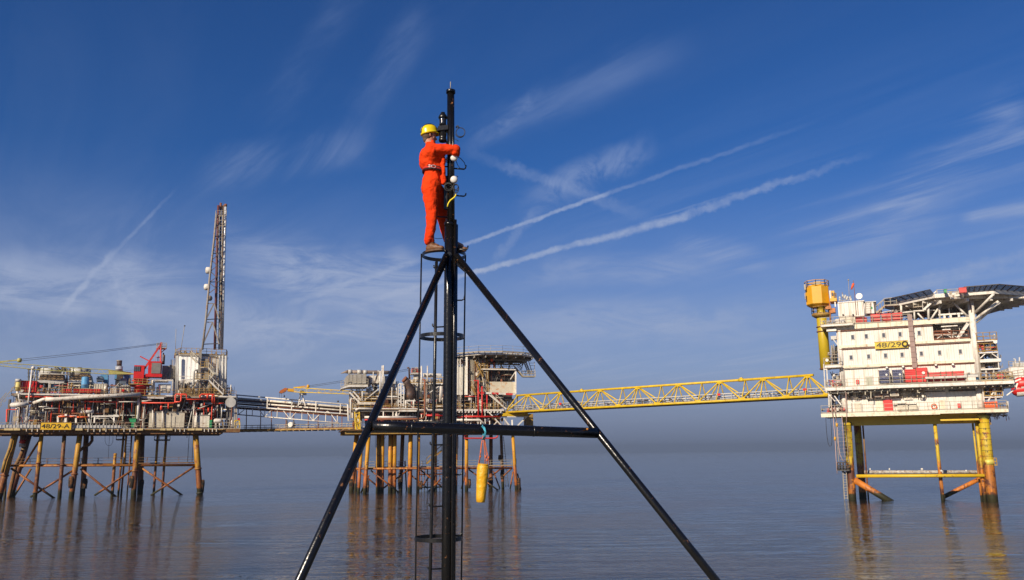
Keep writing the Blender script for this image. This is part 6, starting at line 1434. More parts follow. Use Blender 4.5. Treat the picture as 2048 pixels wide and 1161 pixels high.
def top_box(nm, lab, X0, X1, Y0, Y1, m, d):
    simple(nm, lab, 'box', FR, [('body', m, lambda a: a.vbox(VQ, X0, Y0, X1, Y1, d, d + 1)), ('lid', m, lambda a: a.vbox(VQ, X0 - 2, Y0 - 3, X1 + 2, Y0, d - .05, d + 1.05))])
top_box('fire_monitor_box', 'red box on the edge of the right-hand helicopter deck', 1190, 1245, 130, 165, 'redfade', -4)
top_box('green_deck_box', 'small green box on the edge of the right-hand helicopter deck', 1082, 1100, 142, 165, 'green', -4)
clutter(FR, VQ, 1110, 150, 1190, 178, -4, -3.2, 16, hd_, ['white', 'cream', 'galv'], 62, .3, 'deck_fitting')
# ---------------------------------------------------------------- side decks at the right end
A = Acc(FR)
for Y, X0, X1, th, d1 in ((470, 440, 598, .12, 4), (560, 458, 605, .12, 4), (612, 462, 627, .42, 4), (685, 470, 618, .2, 4), (788, 480, 725, .4, 4), (905, 498, 640, .12, 4), (1025, 515, 680, .12, 3)):
    p, q = VQ3(X0, Y, -.8), VQ3(X1, Y, -.8); z = (p[2] + q[2]) / 2; A.box(p[0], q[0], -.8, d1, z - th, z)
A.build('side_deck', M['white'], rp)
A = Acc(FR)
for Y, X0, X1 in ((470, 440, 598), (555, 450, 600), (785, 475, 720), (1020, 520, 680), (900, 500, 640)):
    p, q = VQ3(X0, Y, -.75), VQ3(X1, Y, -.75); z = (p[2] + q[2]) / 2; rail(A, (p[0], -.75, z), (q[0], -.75, z), 1.1, .7, .045); rail(A, (p[0], 3.9, z), (q[0], 3.9, z), 1.1, .9, .045)
A.build('railing', M['ylw_dirty'], rp)
A = Acc(FR)
for a, b, r in (((480, 795), (495, 945), .16), ((570, 795), (588, 940), .16), ((635, 825), (642, 900), .12), ((585, 840), (525, 940), .18), ((465, 608), (515, 563), .12), ((545, 563), (605, 605), .12), ((600, 550), (610, 685), .1), ((572, 420), (588, 470), .12), ((510, 700), (512, 780), .14), ((570, 700), (572, 780), .1),
                ((725, 790), (780, 768), .2), ((755, 800), (735, 850), .18), ((670, 895), (735, 845), .14), ((665, 960), (685, 1000), .12), ((675, 940), (678, 990), .2)):
    A.vbeam(VQ3, (a[0], a[1], -.6), (b[0], b[1], -.6), r)
A.vprism(VQ3, [(640, 838), (735, 832), (760, 800), (720, 795), (700, 818)], 0, 2)
A.build('side_frame', M['white'], rp)
clutter(FR, VQ3, 450, 480, 595, 545, 0, 3, 46, rp, ['redfade', 'white', 'galv', 'dark', 'grey', 'rust'], 63, .5, 'deck_equipment')
clutter(FR, VQ3, 465, 565, 600, 608, 0, 3, 30, rp, ['galv', 'dark', 'grey', 'dark'], 64, .5, 'deck_equipment')
clutter(FR, VQ3, 470, 640, 610, 690, 0, 3, 36, rp, ['galv', 'dark', 'grey', 'cream'], 65, .5, 'deck_equipment')
clutter(FR, VQ3, 475, 705, 660, 785, 0, 3, 50, rp, ['redfade', 'navy', 'galv', 'dark', 'grey', 'white'], 66, .5, 'deck_equipment')
clutter(FR, VQ3, 500, 830, 640, 900, 0, 3, 40, rp, ['galv', 'dark', 'orange', 'grey', 'white'], 67, .5, 'deck_equipment')
clutter(FR, VQ3, 520, 1035, 670, 1060, 0, 2, 40, rp, ['white', 'grey', 'galv', 'rust'], 68, .4, 'deck_equipment')
A = Acc(FR); A.vtube(VQ3, [(395, 220, -.2), (430, 440, -.2), (470, 790, -.2)], .05); A.vtube(VQ3, [(380, 150, -.4), (400, 250, -.4)], .05); A.build('conduit', M['rust'], rp)
simple('rescue_boat', 'small orange-red rescue pod hanging at the right end of the lower deck', 'rescue boat', FR, [('hull', 'orange', lambda a: a.vprism(VQ3, [(495, 948), (598, 940), (602, 1004), (594, 1010), (506, 1012), (500, 1005)], -1.3, .6)), ('window', 'window', lambda a: [a.vbox(VQ3, x, 958, x + 9, 967, -1.34, -1.3) for x in (512, 532, 555, 575)]), ('fall_wire', 'rope_black', lambda a: (a.vbeam(VQ3, (497, 850, -.6), (505, 948, -.6), .05), a.vbeam(VQ3, (590, 840, -.6), (594, 940, -.6), .05))), ('keel', 'red', lambda a: a.vbox(VQ3, 520, 1010, 585, 1018, -1.0, .3))])
simple('side_dish', 'small round white dish on the right-hand side decks', 'dish antenna', FR, [('dish', 'white', lambda a: a.lathe(VQ3(583, 480, -1), [(.24, 0), (.2, .1), (.05, .15)], 16, (0, 1, 0))), ('mount', 'galv', lambda a: a.vbeam(VQ3, (583, 480, -.85), (583, 430, -.85), .08))])
simple('red_hose_reel', 'red hose reel on the middle deck at the far right end', 'hose reel', FR, [('reel', 'redfade', lambda a: a.lathe(VQ3(621, 747, -.6), [(.42, 0), (.42, .3)], 16, (0, 1, 0))), ('hub', 'dark', lambda a: a.lathe(VQ3(621, 747, -.65), [(.15, 0), (.15, .1)], 10, (0, 1, 0))), ('stand', 'galv', lambda a: a.vbeam(VQ3, (621, 750, -.4), (621, 785, -.4), .12))])

# ================================================================== far platform at the right edge
FD = Frame(106.0, 168.0, -20.0); D0 = View(FD, 0, 0, 1); VK = View(FD, 1840, 560, 3.87)
fp = thing('far_platform', 'partly visible white platform behind the right one at the edge of the picture', 'offshore platform', FD.w(*D0(2060, 800, 0)))
A = Acc(FD)
for Y0__, X0__, X1__, th in ((680, 685, 1400, 1.6), (745, 730, 1400, .6)):
    p, q = VK(X0__, Y0__, 0), VK(X1__, Y0__, 0); A.box(p[0], q[0], 0, 14, p[2] - th, p[2])
A.vprism(VK, [(730, 765), (860, 755), (860, 775), (760, 800)], 0, 2); A.build('deck', M['white'], fp)
A = Acc(FD); p = VK(700, 850, 0); q = VK(1400, 850, 0); A.box(VK(850, 800, 3)[0], q[0], 2, 13, VK(850, 845, 2)[2], VK(850, 770, 2)[2]); A.build('hull_block', M['grey'], fp)
A = Acc(FD); p = VK(735, 700, 0); rail(A, VK(670, 762, 0), VK(805, 740, 0), 1.2, .8, .06); rail(A, VK(690, 678, 0), VK(900, 676, 0), 1.2, .8, .06); A.build('railing', M['galv'], fp)
A = Acc(FD)
for X, y0, y1 in ((738, 615, 680), (770, 600, 680), (722, 640, 680), (790, 640, 680), (758, 650, 680), (850, 590, 680)): A.vtube(VK, [(X, y0, 2), (X, y1, 2)], .14)
A.vbox(VK, 745, 640, 810, 678, 2, 5); A.vbeam(VK, (738, 615, 2), (722, 612, 2), .2); A.build('mast', M['lgrey'], fp)
A = Acc(FD)
for X in (1100, 1380):
    p = VK(X, 850, 2)
    for d in (2, 12): A.tube([(p[0], d, p[2]), (p[0], d, -2)], .8, 12)
A.build('leg', M['legR'], fp)
clutter(FD, VK, 640, 690, 730, 750, 1, 5, 40, fp, ['galv', 'grey', 'rust', 'lgrey'], 71, .8)
clutter(FD, VK, 735, 700, 1000, 745, .2, 5, 40, fp, ['galv', 'grey', 'white', 'lgrey'], 72, .8)
for lab, x0, x1, y, r in (('upper red lifeboat hanging at the far platform on the right edge', 765, 900, 808, 1.35), ('lower dark red lifeboat tucked under the far platform on the right edge', 735, 870, 855, 1.1)):
    simple('lifeboat', lab, 'lifeboat', FD, [('hull', 'red', lambda a: a.capsule(VK(x0, y, -1.5), VK(x1, y - 10, -1.5), r, 18)), ('stripe', 'white', lambda a: a.tube([VK(x0 + 6, y + 12, -1.5), VK(x1, y + 2, -1.5)], r * .92, 18)), ('davit', 'galv', lambda a: (a.vbeam(VK, (x0 + 20, y - 60, -1.5), (x0 + 20, y - 10, -1.5), .15)))], group='red lifeboats of the far platform')
# ================================================================== BLACK MAST on the boat
FP = Frame(0, 11.3, 0); P0 = View(FP, 0, 0, 1)
M['black'] = mk('gloss_black_paint', (.0055, .005, .0048), .24, rust=.10, var=.3, nscale=9, bump=.0035, spec=.5)
M['black2'] = mk('worn_black_paint', (.009, .0085, .008), .3, rust=.05, var=.4, nscale=12, bump=.003)
M['opal'] = mk('opal_white_lens', (.72, .68, .62), .35, var=.1, nscale=20)
M['strap'] = mk('yellow_webbing', (.80, .62, .02), .6, var=.1)
mast = thing('light_mast', 'tall glossy black tripod mast with a caged ladder and bent step pegs', 'mast', P0(893, 1300))
def tb(name, pts, r, m, parent=mast, n=12):
    A = Acc(FP); A.tube([P0(*p) for p in pts], r, n); return A.build(name, M[m], parent)
tb('upper_pole', [(901.5, 183, 0), (902, 450, 0)], .052, 'black', n=24)
A = Acc(FP); c = P0(901.5, 183, 0); A.lathe(c, [(.066, -.03), (.066, .012), (.052, .02)], 24); A.build('pole_cap', M['black'], mast)
tb('spike', [(901, 180, 0), (901, 164, 0)], .006, 'galv', n=6)
A = Acc(FP); c = P0(899, 448, 0); e = P0(891.5, 1330, 0); A.tube([c, P0(897.5, 600, 0), P0(894, 1000, 0), e], .066, 28); A.lathe((c[0], 0, c[2] - .03), [(.072, 0), (.072, .045), (.052, .05)], 24); A.build('lower_pole', M['black'], mast)
tb('cable_pipe', [(910.5, 440, -.03), (908, 700, -.03), (905, 1000, -.03), (903, 1330, -.03)], .022, 'black', n=14)
tb('cable_pipe', [(905.5, 205, -.045), (906, 300, -.045), (907, 445, -.045)], .010, 'black', n=8)
A = Acc(FP); c1, c2 = P0(911, 450, .05), P0(904, 1330, .05); A.tube([c1, c2], .036, 16); A.build('rear_pole', M['black'], mast)
# tripod legs come forward to the boat's deck, the left one nearer
def pl3(px, py, y): d = ray(px, py); return CO + d * (y / d.y)
def wt(name, pts, r, m, parent=mast, n=20):
    A = Acc(); A.tube([tuple(p) for p in pts], r, n); return A.build(name, M[m], parent)
def along(a, b, t): return a + (b - a) * t
LT, LM = pl3(893, 512, 11.24), pl3(740, 850, 9.35); RT, RM = pl3(913, 512, 11.24), pl3(1195, 865, 10.1)
def floor_hit(a, b, z): return a + (b - a) * ((z - a.z) / (b.z - a.z))
ZD_ = 4.6
wt('tripod_leg', [LT, along(LT, floor_hit(LT, LM, ZD_), .5), floor_hit(LT, LM, ZD_)], .0465, 'black')
wt('tripod_leg', [RT, along(RT, floor_hit(RT, RM, ZD_), .5), floor_hit(RT, RM, ZD_)], .045, 'black')
CL, CR = pl3(744, 853, 9.33), pl3(1193, 866.5, 10.08)
cb = wt('crossbar', [CL, along(CL, CR, .14), along(CL, CR, .72), CR], .060, 'black', n=24)
for t_ in (.16, .7): wt('weld_collar', [along(CL, CR, t_), along(CL, CR, t_ + .008)], .063, 'black2', n=24)
A = Acc(); A.lathe(tuple(along(CL, CR, .955) + Vector((0, -.05, .03))), [(.012, 0), (.014, .018), (.004, .022)], 8); A.build('rust_patch', mk('orange_rust_spot', (.45, .17, .02), .8), mast)
A = Acc(FP); A.lathe(P0(898, 509, -.075), [(.035, 0), (.035, .04)], 12, (0, 1, 0)); A.lathe(P0(898, 509, -.09), [(.018, 0), (.018, .03)], 6, (0, 1, 0)); A.build('shackle_lug', M['black2'], mast)
# lug plates at the leg heads
A = Acc(FP); A.vprism(P0, [(884, 545), (897, 505), (913, 505), (930, 545), (910, 528), (900, 528)], -.02, .02); A.build('gusset', M['black'], mast)
# cage: hoops of flat bar behind the pole
def hoop(px, py, rpx, dc=.30, hh=.05):
    c = P0(px, py, dc); r = abs(P0(px + rpx, py, dc)[0] - c[0]); A = Acc(FP); n = 40; t = .006
    vs = []; fs = []
    for k in range(n):
        a = 2 * math.pi * k / n
        for rr, z in ((r, 0), (r, hh), (r - t, hh), (r - t, 0)): vs.append(A._w((c[0] + rr * math.cos(a), dc + rr * math.sin(a), c[2] + z - hh / 2)))
    for k in range(n):
        for j in range(4): fs.append((k * 4 + j, ((k + 1) % n) * 4 + j, ((k + 1) % n) * 4 + (j + 1) % 4, k * 4 + (j + 1) % 4))
    A.raw(vs, fs, False); return A.build('cage_hoop', M['black2'], mast)
for px, py, rp_ in ((888, 511, 43.5), (884, 674, 45), (881, 848, 46), (877, 1077, 48)): hoop(px, py, rp_)
tb('cage_bar', [(843, 508, .3), (839.5, 680, .3), (832, 1077, .3), (829, 1330, .3)], .012, 'black2', n=6)
tb('cage_bar', [(931, 510, .3), (928.5, 680, .3), (924, 1077, .3), (920, 1330, .3)], .012, 'black2', n=6)
tb('ladder_stile', [(873, 524, .02), (869, 760, .02), (862, 1077, .02), (857, 1330, .02)], .022, 'black2', n=10)
def lxat(y): return 873 - (y - 524) * .0205
for y in (536, 653, 770, 889, 1012, 1137, 1260):
    x = lxat(y); xp = 896 - (y - 450) * .008
    tb('rung', [(x - 5, y - 5, .02), (x - 5, y - 1, .02), (x - 2, y + 2, .02), (xp, y + .5, .02)], .0105, 'black2', n=8)
for y in (600, 715, 832, 949, 1070, 1190):
    xp = 905 - (y - 450) * .008
    tb('step_peg', [(xp, y + 1, .05), (922 + (715 - y) * .012, y + 1, .05), (926.5 + (715 - y) * .012, y - 1, .05), (928 + (715 - y) * .012, y - 8, .05)], .0105, 'black2', n=8)
for x0, x1, y, yt in ((898, 873, 333, 329), (898, 873.5, 434, 427)):
    tb('step_peg', [(x0, y + 1, .03), (x1 + 3, y, .03), (x1, y - 2, .03), (x1, yt, .03)], .0105, 'black2', n=8)
for x1, y, yt in ((931, 339, 331), (931, 393, 387), (935, 500, 492)):
    tb('step_peg', [(905, y - 2, .03), (x1 - 3, y, .03), (x1, y - 2, .03), (x1 + 1, yt, .03)], .0105, 'black2', n=8)
# lantern beside the pole
ln = Acc(FP); c = P0(885.5, 284, .03); kz = P0(885.5, 184, .03)[2] - c[2]; kz /= 100.0
ln.lathe(c, [(.050, 0), (.056, 2 * kz), (.056, 5 * kz), (.050, 6 * kz), (.050, 11 * kz), (.056, 12 * kz), (.056, 20 * kz), (.062, 22 * kz), (.062, 26 * kz)], 24)
lo = ln.build('lantern', M['black2'], mast)
ln = Acc(FP); ln.lathe((c[0], c[1], c[2] + 33 * kz), [(.052, 0), (.048, 3 * kz), (.05, 9 * kz), (.046, 12 * kz), (.05, 13 * kz)], 24); ln.build('lantern_lens', mk('smoked_glass', (.02, .02, .022), .08, spec=1), lo)
ln = Acc(FP); ln.lathe((c[0], c[1], c[2] + 46 * kz), [(.060, 0), (.066, 2 * kz), (.05, 7 * kz), (.034, 9 * kz), (.03, 12 * kz), (.012, 12.6 * kz)], 24); ln.build('lantern_cap', M['black2'], lo)
ln = Acc(FP); ln.vprism(P0, [(873, 262), (877, 252), (896, 250), (896, 259), (884, 260)], -.05, .09); ln.build('lantern_bracket', M['black2'], lo)
# two opal lamps facing the boat
for x, y in ((908, 315.5), (908, 359.5)):
    A = Acc(FP); c = P0(x, y, -.13); A.lathe(c, [(.012, -.028), (.034, -.024), (.047, -.012), (.051, .005), (.051, .03)], 24, (0, 1, .15)); A.build('lamp', M['opal'], mast)
    A = Acc(FP); A.tube([P0(x, y, -.10), P0(x - 2, y + 3, -.05)], .03, 12); A.build('lamp_bracket', M['galv'], mast)
# cables
def loop(cx, cy, r, d, t0, t1, rr=.006, sx=1, n=18, m='rope_black'):
    A = Acc(FP); A.tube([P0(cx + sx * r * math.cos(R(t0 + (t1 - t0) * k / n)), cy - r * math.sin(R(t0 + (t1 - t0) * k / n)), d) for k in range(n + 1)], rr, 6); return A.build('cable', M[m], mast)
loop(921, 265, 9, -.02, 175, -190); loop(920, 266, 9.5, -.01, 200, 360, .005)
tb('cable', [(912, 256, 0), (915, 252, -.01), (918, 256, -.02)], .012, 'rope_black', n=6)
tb('cable', [(909, 278, -.03), (913, 280, -.04), (917, 283, -.03)], .004, 'rope_black', n=5)
tb('cable', [(915, 314, -.05), (922, 318, -.05), (929, 326, -.04), (931, 334, -.04), (929, 339, -.03)], .0055, 'rope_black', n=6)
tb('cable', [(912, 322, -.06), (915, 330, -.06), (920, 337, -.05), (928, 338, -.04)], .005, 'rope_black', n=6)
tb('cable', [(889, 318, -.02), (890, 322, -.02), (895, 326, -.03)], .0055, 'rope_black', n=6)
for k, (cx, cy, r, sx) in enumerate(((896, 374, 8, .95), (898, 373, 6.5, 1), (897, 375, 7.3, 1.1), (912, 376, 6.5, .8), (912, 378, 8, .7), (911, 374, 5.5, .9))): loop(cx, cy, r, -.09 - .012 * k, 20 * k, 20 * k + 350, .006, sx)
tb('cable', [(908, 368, -.1), (909, 384, -.1), (908, 396, -.08), (906, 404, -.07)], .007, 'rope_black', n=6)
tb('cable', [(912, 352, -.03), (916, 353, -.02), (912, 357, -.06)], .005, 'rope_black', n=5)
A = Acc(FP); pts = [P0(x, y, -.11) for x, y in ((912, 387), (911.5, 391), (909, 395), (905, 398), (901, 401), (898, 405), (896, 409), (894.8, 414))]
A.tube(pts, [.008, .0095, .010, .010, .010, .010, .0095, .008], 8)
A.build('yellow_strap', M['strap'], mast)
A = Acc(FP); A.vbox(P0, 888, 352, 896, 418, .03, .10); A.build('junction_box', M['black2'], mast)
tb('cable', [(866, 476, -.02), (875, 478, -.02), (885, 477, 0)], .004, 'rope_black', n=5)
# boat deck under the mast (below the picture)
A = Acc(); A.plan([(-7, -4), (7, -4), (7, 9), (4.5, 13.2), (0, 15.5), (-4.5, 13.2), (-7, 9)], 4.2, 4.6); struct(A.build('boat_deck', mk('grey_deck_paint', (.16, .17, .17), .7, var=.2), None))
# ---------------------------------------------------------------- hanging yellow float
fl = thing('fender', 'long tapered yellow float hanging on orange cords and blue rope from the black crossbar', 'float', pl3(962, 1006, 9.55))
FF = Frame(0, 9.62, 0); H0 = View(FF, 0, 0, 1)
a_ = H0(966.5, 928, 0); b_ = H0(961, 1005, 0)
A = Acc(FF); nn = 10; pts = [tuple(Vector(a_).lerp(Vector(b_), k / nn)) for k in range(nn + 1)]
A.tube(pts, [.058, .067, .0675, .066, .0645, .062, .060, .0575, .055, .053, .047], 20); A.build('float_body', mk('yellow_plastic_float', (.72, .37, .004), .42, rust=.10, var=.22, nscale=6, bump=.02, rustcol=(.10, .06, .02), grime=.5), fl)
A = Acc(FF); A.tube([tuple(Vector(a_).lerp(Vector(b_), .015)), tuple(Vector(a_).lerp(Vector(b_), .03))], .0645, 20); A.build('float_seam', M['ochre'], fl)
A = Acc(FF)
for pp in ([(966, 872), (962, 893), (960, 912), (957, 930)], [(967, 872), (970, 893), (973, 910), (975, 929)], [(968, 872), (973, 900), (976, 912), (979, 929)], [(966, 873), (963, 893), (961, 912), (958, 931)], [(967, 874), (969, 900), (970, 915), (970, 928)]):
    A.tube([H0(x, y, -.02 + .01 * (x % 3)) for x, y in pp], .0045, 5)
for x, y in ((960.5, 914), (971.5, 914), (977, 916), (974, 921)): A.lathe(H0(x, y, -.02), [(.004, -.014), (.013, -.004), (.012, .008), (.004, .015)], 7)
A.build('orange_cord', mk('orange_cord_fibre', (.55, .13, .04), .8, var=.3, nscale=30), fl)
A = Acc(FF)
for k in range(4):
    A.tube([H0(963 + k * 1.4, 853, -.02), H0(966 + k * 1.2, 856, -.085), H0(970 + k * .6, 864, -.09), H0(968 + k, 872, -.06), H0(964 + k * 2, 880 - k, -.02)], .0045, 5)
A.tube([H0(966, 872, 0), H0(967, 866, .06), H0(966, 853, .07), H0(965, 851, -.02)], .006, 5)
A.build('blue_rope', mk('turquoise_rope', (.06, .38, .50), .7, var=.3, nscale=30), fl)

# ================================================================== PERSON
MP = {}
MP['skin'] = mk('skin', (.50, .24, .155), .55, var=.1, nscale=20)
def cloth_mat():
    m, t, b = new_mat('orange_coverall_cloth')
    pos = t.add('ShaderNodeNewGeometry').outputs['Position']
    n = t.noise(pos, 3, 4)
    t.link(t.mix(t.mr(n, .3, .7), c4((.62, .034, .003)), c4((.72, .050, .004))), b.inputs['Base Color'])
    b.inputs['Roughness'].default_value = .85; b.inputs['Specular IOR Level'].default_value = .15
    w1 = t.noise(t.vmath('MULTIPLY', pos, (8, 8, 5)), 1.0, 3, .55, 1.4); w2 = t.noise(t.vmath('MULTIPLY', pos, (9, 9, 16)), 1.0, 3, .5, 1.0)
    h = t.math('ADD', w1, t.math('MULTIPLY', w2, .6))
    bp = t.add('ShaderNodeBump'); bp.inputs['Strength'].default_value = 1; bp.inputs['Distance'].default_value = .017
    t.link(h, bp.inputs['Height']); t.link(bp.outputs[0], b.inputs['Normal'])
    return m
MP['cloth'] = cloth_mat()
def W(px, py, y): d = ray(px, py); return CO + d * (y / d.y)
def blob_add(bm_v, bm_f, a, b, ra, rb, flat=1.0, axis=None, seg=16, rings=10):
    """tapered capsule from a to b; flat squashes it along axis"""
    a = Vector(a); b = Vector(b); t = (b - a); L = t.length
    if L < 1e-6: t = Vector((0, 0, 1)); L = 0
    else: t.normalize()
    y = Vector(axis) if axis is not None else t.orthogonal()
    y = (y - t * y.dot(t)).normalized(); x = y.cross(t)
    base = len(bm_v); prof = []
    for i in range(rings + 1):
        th = math.pi / 2 * i / rings; prof.append((ra * math.sin(th), -ra * math.cos(th)))
    for i in range(rings + 1):
        th = math.pi / 2 * i / rings; prof.append((rb * math.cos(th), L + rb * math.sin(th)))
    for r, h in prof:
        for k in range(seg):
            an = 2 * math.pi * k / seg; bm_v.append(a + t * h + x * (r * math.cos(an)) + y * (r * flat * math.sin(an)))
    for i in range(len(prof) - 1):
        for k in range(seg):
            p = base + i * seg + k; q = base + i * seg + (k + 1) % seg; bm_f.append((p, q, q + seg, p + seg))
    bm_f.append(tuple(base + k for k in range(seg - 1, -1, -1))); e = base + (len(prof) - 1) * seg; bm_f.append(tuple(e + k for k in range(seg)))
def remeshed(name, segs, voxel, smooth, mat, parent, disp=0, dscale=.1, extra=None):
    v, f = [], []
    for s_ in segs: blob_add(v, f, *s_[:4], **(s_[4] if len(s_) > 4 else {}))
    if extra: extra(v, f)
    off = parent.location
    me = bpy.data.meshes.new(name); me.from_pydata([p - off for p in v], [], f); me.update()
    o = bpy.data.objects.new(name, me); COL.objects.link(o)
    r = o.modifiers.new('join', 'REMESH'); r.mode = 'VOXEL'; r.voxel_size = voxel; r.use_smooth_shade = True
    s2 = o.modifiers.new('smooth', 'SMOOTH'); s2.factor = .6; s2.iterations = smooth
    if disp:
        tx = bpy.data.textures.new(name + '_folds', 'CLOUDS'); tx.noise_scale = dscale; tx.noise_depth = 2
        d = o.modifiers.new('folds', 'DISPLACE'); d.texture = tx; d.strength = disp; d.mid_level = .5; d.texture_coords = 'LOCAL'
    bpy.context.view_layer.update()
    dg = bpy.context.evaluated_depsgraph_get(); m2 = bpy.data.meshes.new_from_object(o.evaluated_get(dg))
    o.modifiers.clear(); o.data = m2; m2.name = name
    m2.materials.clear(); m2.materials.append(mat)
    for p in m2.polygons: p.use_smooth = True
    o.parent = parent
    return o
person = thing('person', 'worker in orange coverall and yellow helmet, one arm round the black mast', 'person', W(863, 500, 11.25))
Y = 11.3
hipN, kneN, ankN = W(861, 384, 11.22), W(864, 432, 11.2), W(862, 486, 11.24)
hipF, kneF, ankF = W(874, 384, 11.42), W(883, 430, 11.5), W(907, 484, 11.44)
pel, wai, che, nck = W(864, 374, 11.3), W(866, 344, 11.31), W(862, 314, 11.3), W(862, 290, 11.31)
shN, elN, wrN = W(868, 298, 11.13), W(911, 300, 11.12), W(913, 312, 11.36)
shF, elF, wrF = W(866, 298, 11.5), W(884, 306, 11.62), W(893, 294, 11.46)
FWD = Vector((.93, .36, 0)).normalized(); SIDE = Vector((.36, -.93, 0)).normalized(); UP = Vector((0, 0, 1))
hc = W(859, 274.5, 11.31)          # head centre
K = .0069                           # metres per photo pixel at the mast
def hp(f, s_, u): return hc + FWD * f + SIDE * s_ + UP * u
def body_extra(v, f): pass
head = [(hp(-.012, 0, .03), hp(.012, 0, .035), .082, .080, dict(flat=.86, axis=SIDE)), (hp(.02, 0, -.03), hp(.028, 0, -.065), .064, .046, dict(flat=.9, axis=SIDE)),
        (hp(.062, 0, -.072), hp(.064, 0, -.076), .026, .024), (hp(.045, .032, -.01), hp(.045, .032, -.012), .03, .03), (hp(.045, -.032, -.01), hp(.045, -.032, -.012), .03, .03),
        (hp(.083, 0, .005), hp(.100, 0, -.022), .009, .0145), (hp(.078, -.012, -.044), hp(.078, .012, -.044), .0115, .0115), (hp(.076, -.010, -.055), hp(.076, .010, -.055), .010, .010),
        (hp(.072, -.03, .020), hp(.074, .03, .020), .0125, .0125), (hp(-.005, .074, -.005), hp(-.012, .080, .014), .011, .016, dict(flat=.55, axis=SIDE)), (hp(-.005, -.074, -.005), hp(-.012, -.080, .014), .011, .016, dict(flat=.55, axis=SIDE)),
        (hp(-.025, 0, -.06), nck + UP * .0, .052, .060)]
seg = [(pel, wai, .10, .095, dict(flat=1.25, axis=SIDE)), (wai, che, .095, .115, dict(flat=1.3, axis=SIDE)), (che, nck - UP * .05, .115, .075, dict(flat=1.6, axis=SIDE)),
       (hipN, kneN, .085, .055), (kneN, ankN, .055, .036), (hipF, kneF, .085, .055), (kneF, ankF, .055, .036),
       (shN, elN, .05, .038), (elN, wrN, .038, .026), (shF, elF, .05, .038), (elF, wrF, .038, .026), (nck - UP * .04, shN, .05, .05), (nck - UP * .04, shF, .05, .05),
       (ankN, ankN + FWD * .10 - UP * .05, .03, .03), (ankF, ankF + FWD * .12 - UP * .05, .03, .03)]
def hand(wr, dirv, palm_n, curl):
    """palm, four curled fingers of different length and a thumb leaving the side of the palm"""
    dirv = dirv.normalized(); palm_n = (palm_n - dirv * palm_n.dot(dirv)).normalized(); acr = dirv.cross(palm_n)
    s_ = [(wr, wr + dirv * .03, .024, .026, dict(flat=.7, axis=palm_n)), (wr + dirv * .03, wr + dirv * .085, .034, .036, dict(flat=.42, axis=palm_n))]
    for k, (o_, L) in enumerate(((-.030, .036), (-.010, .042), (.010, .040), (.029, .031))):
        p = wr + dirv * (.092 - abs(o_) * .15) + acr * o_; d = dirv; r = .0088 - .0004 * k
        for j, l in enumerate((L, L * .65, L * .5)):
            d = (d * math.cos(curl) + palm_n * math.sin(curl)).normalized(); nrm = None; q = p + d * l
            s_.append((p, q, r, r * .92)); p = q; r *= .92
            palm_n2 = palm_n * math.cos(curl) - dirv * math.sin(curl)
            d = d; dirv_, palm_n_ = d, palm_n2
    tb_ = wr + dirv * .03 - acr * .03; t1 = tb_ + (dirv * .6 - acr * .7 + palm_n * .35).normalized() * .038; t2 = t1 + (dirv * .8 + palm_n * .7).normalized() * .03
    s_ += [(tb_, t1, .0125, .0105), (t1, t2, .0105, .0088)]
    return s_
hands = hand(wrN, Vector((-.75, .35, -.25)), Vector((-.3, -1, 0)), .42) + hand(wrF, Vector((.5, -.45, .55)), Vector((.6, .8, -.2)) * -1, .42)
body = remeshed('body', head + seg + hands, .0058, 3, MP['skin'], person)
# hair: short cropped, under the helmet
hair = remeshed('hair', [(hp(-.026, 0, .02), hp(-.02, 0, .03), .082, .080, dict(flat=.90, axis=SIDE)), (hp(-.045, 0, -.045), hp(-.04, 0, -.02), .048, .06, dict(flat=.95, axis=SIDE)), (hp(.0, .06, .012), hp(.008, .06, .02), .018, .02), (hp(.0, -.06, .012), hp(.008, -.06, .02), .018, .02)], .006, 2, mk('short_brown_hair', (.10, .065, .042), .8, var=.35, nscale=60, bump=.004), person)
# eyes
A = Acc()
for s_ in (-.03, .03): A.lathe(tuple(hp(.074, s_, .006)), [(.004, -.010), (.010, 0), (.004, .008)], 10, tuple(FWD))
A.build('eye', mk('eye_white', (.5, .47, .44), .3), person)
A = Acc()
for s_ in (-.03, .03): A.lathe(tuple(hp(.082, s_, .006)), [(.0042, -.001), (.0042, .002)], 8, tuple(FWD))
A.build('pupil', mk('dark_iris', (.03, .02, .015), .2), person)
# coverall
cl = [(pel + UP * .02 - FWD * .01, wai, .135, .118, dict(flat=1.22, axis=SIDE)), (wai, che - FWD * .01, .120, .150, dict(flat=1.22, axis=SIDE)), (che - FWD * .015, nck - UP * .06 - FWD * .01, .152, .088, dict(flat=1.42, axis=SIDE)), (nck - UP * .05, nck + UP * .012, .080, .066),
      (pel - FWD * .055 - UP * .01, pel - FWD * .05 - UP * .05, .10, .10, dict(flat=1.25, axis=SIDE)), (che - UP * .09 - FWD * .03, wai + UP * .06, .13, .13, dict(flat=1.2, axis=SIDE)),
      (hipN, kneN, .112, .080), (kneN, W(860, 474, 11.22), .080, .063), (W(860, 466, 11.22), W(859, 481, 11.23), .068, .070), (hipF, kneF, .110, .080), (kneF, W(894, 470, 11.51), .080, .066), (W(893, 466, 11.51), W(897, 478, 11.52), .064, .068),
      (shN, elN, .078, .066), (elN, along(elN, wrN, .8), .068, .050), (elN + Vector((.0, -.0, -.03)), elN, .062, .062), (along(elN, wrN, .7), along(elN, wrN, .92), .05, .042), (shF, elF, .075, .062), (elF, along(elF, wrF, .82), .062, .046),
      (nck - UP * .06, shN, .082, .080), (nck - UP * .06, shF, .082, .078), (shN - UP * .03 - FWD * .03, wai + SIDE * .06 + UP * .08, .085, .08), (shN + FWD * .1 - UP * .04, wai + UP * .12 + FWD * .05, .05, .09),
      (W(886, 316, 11.2), W(887, 366, 11.25), .03, .035)]
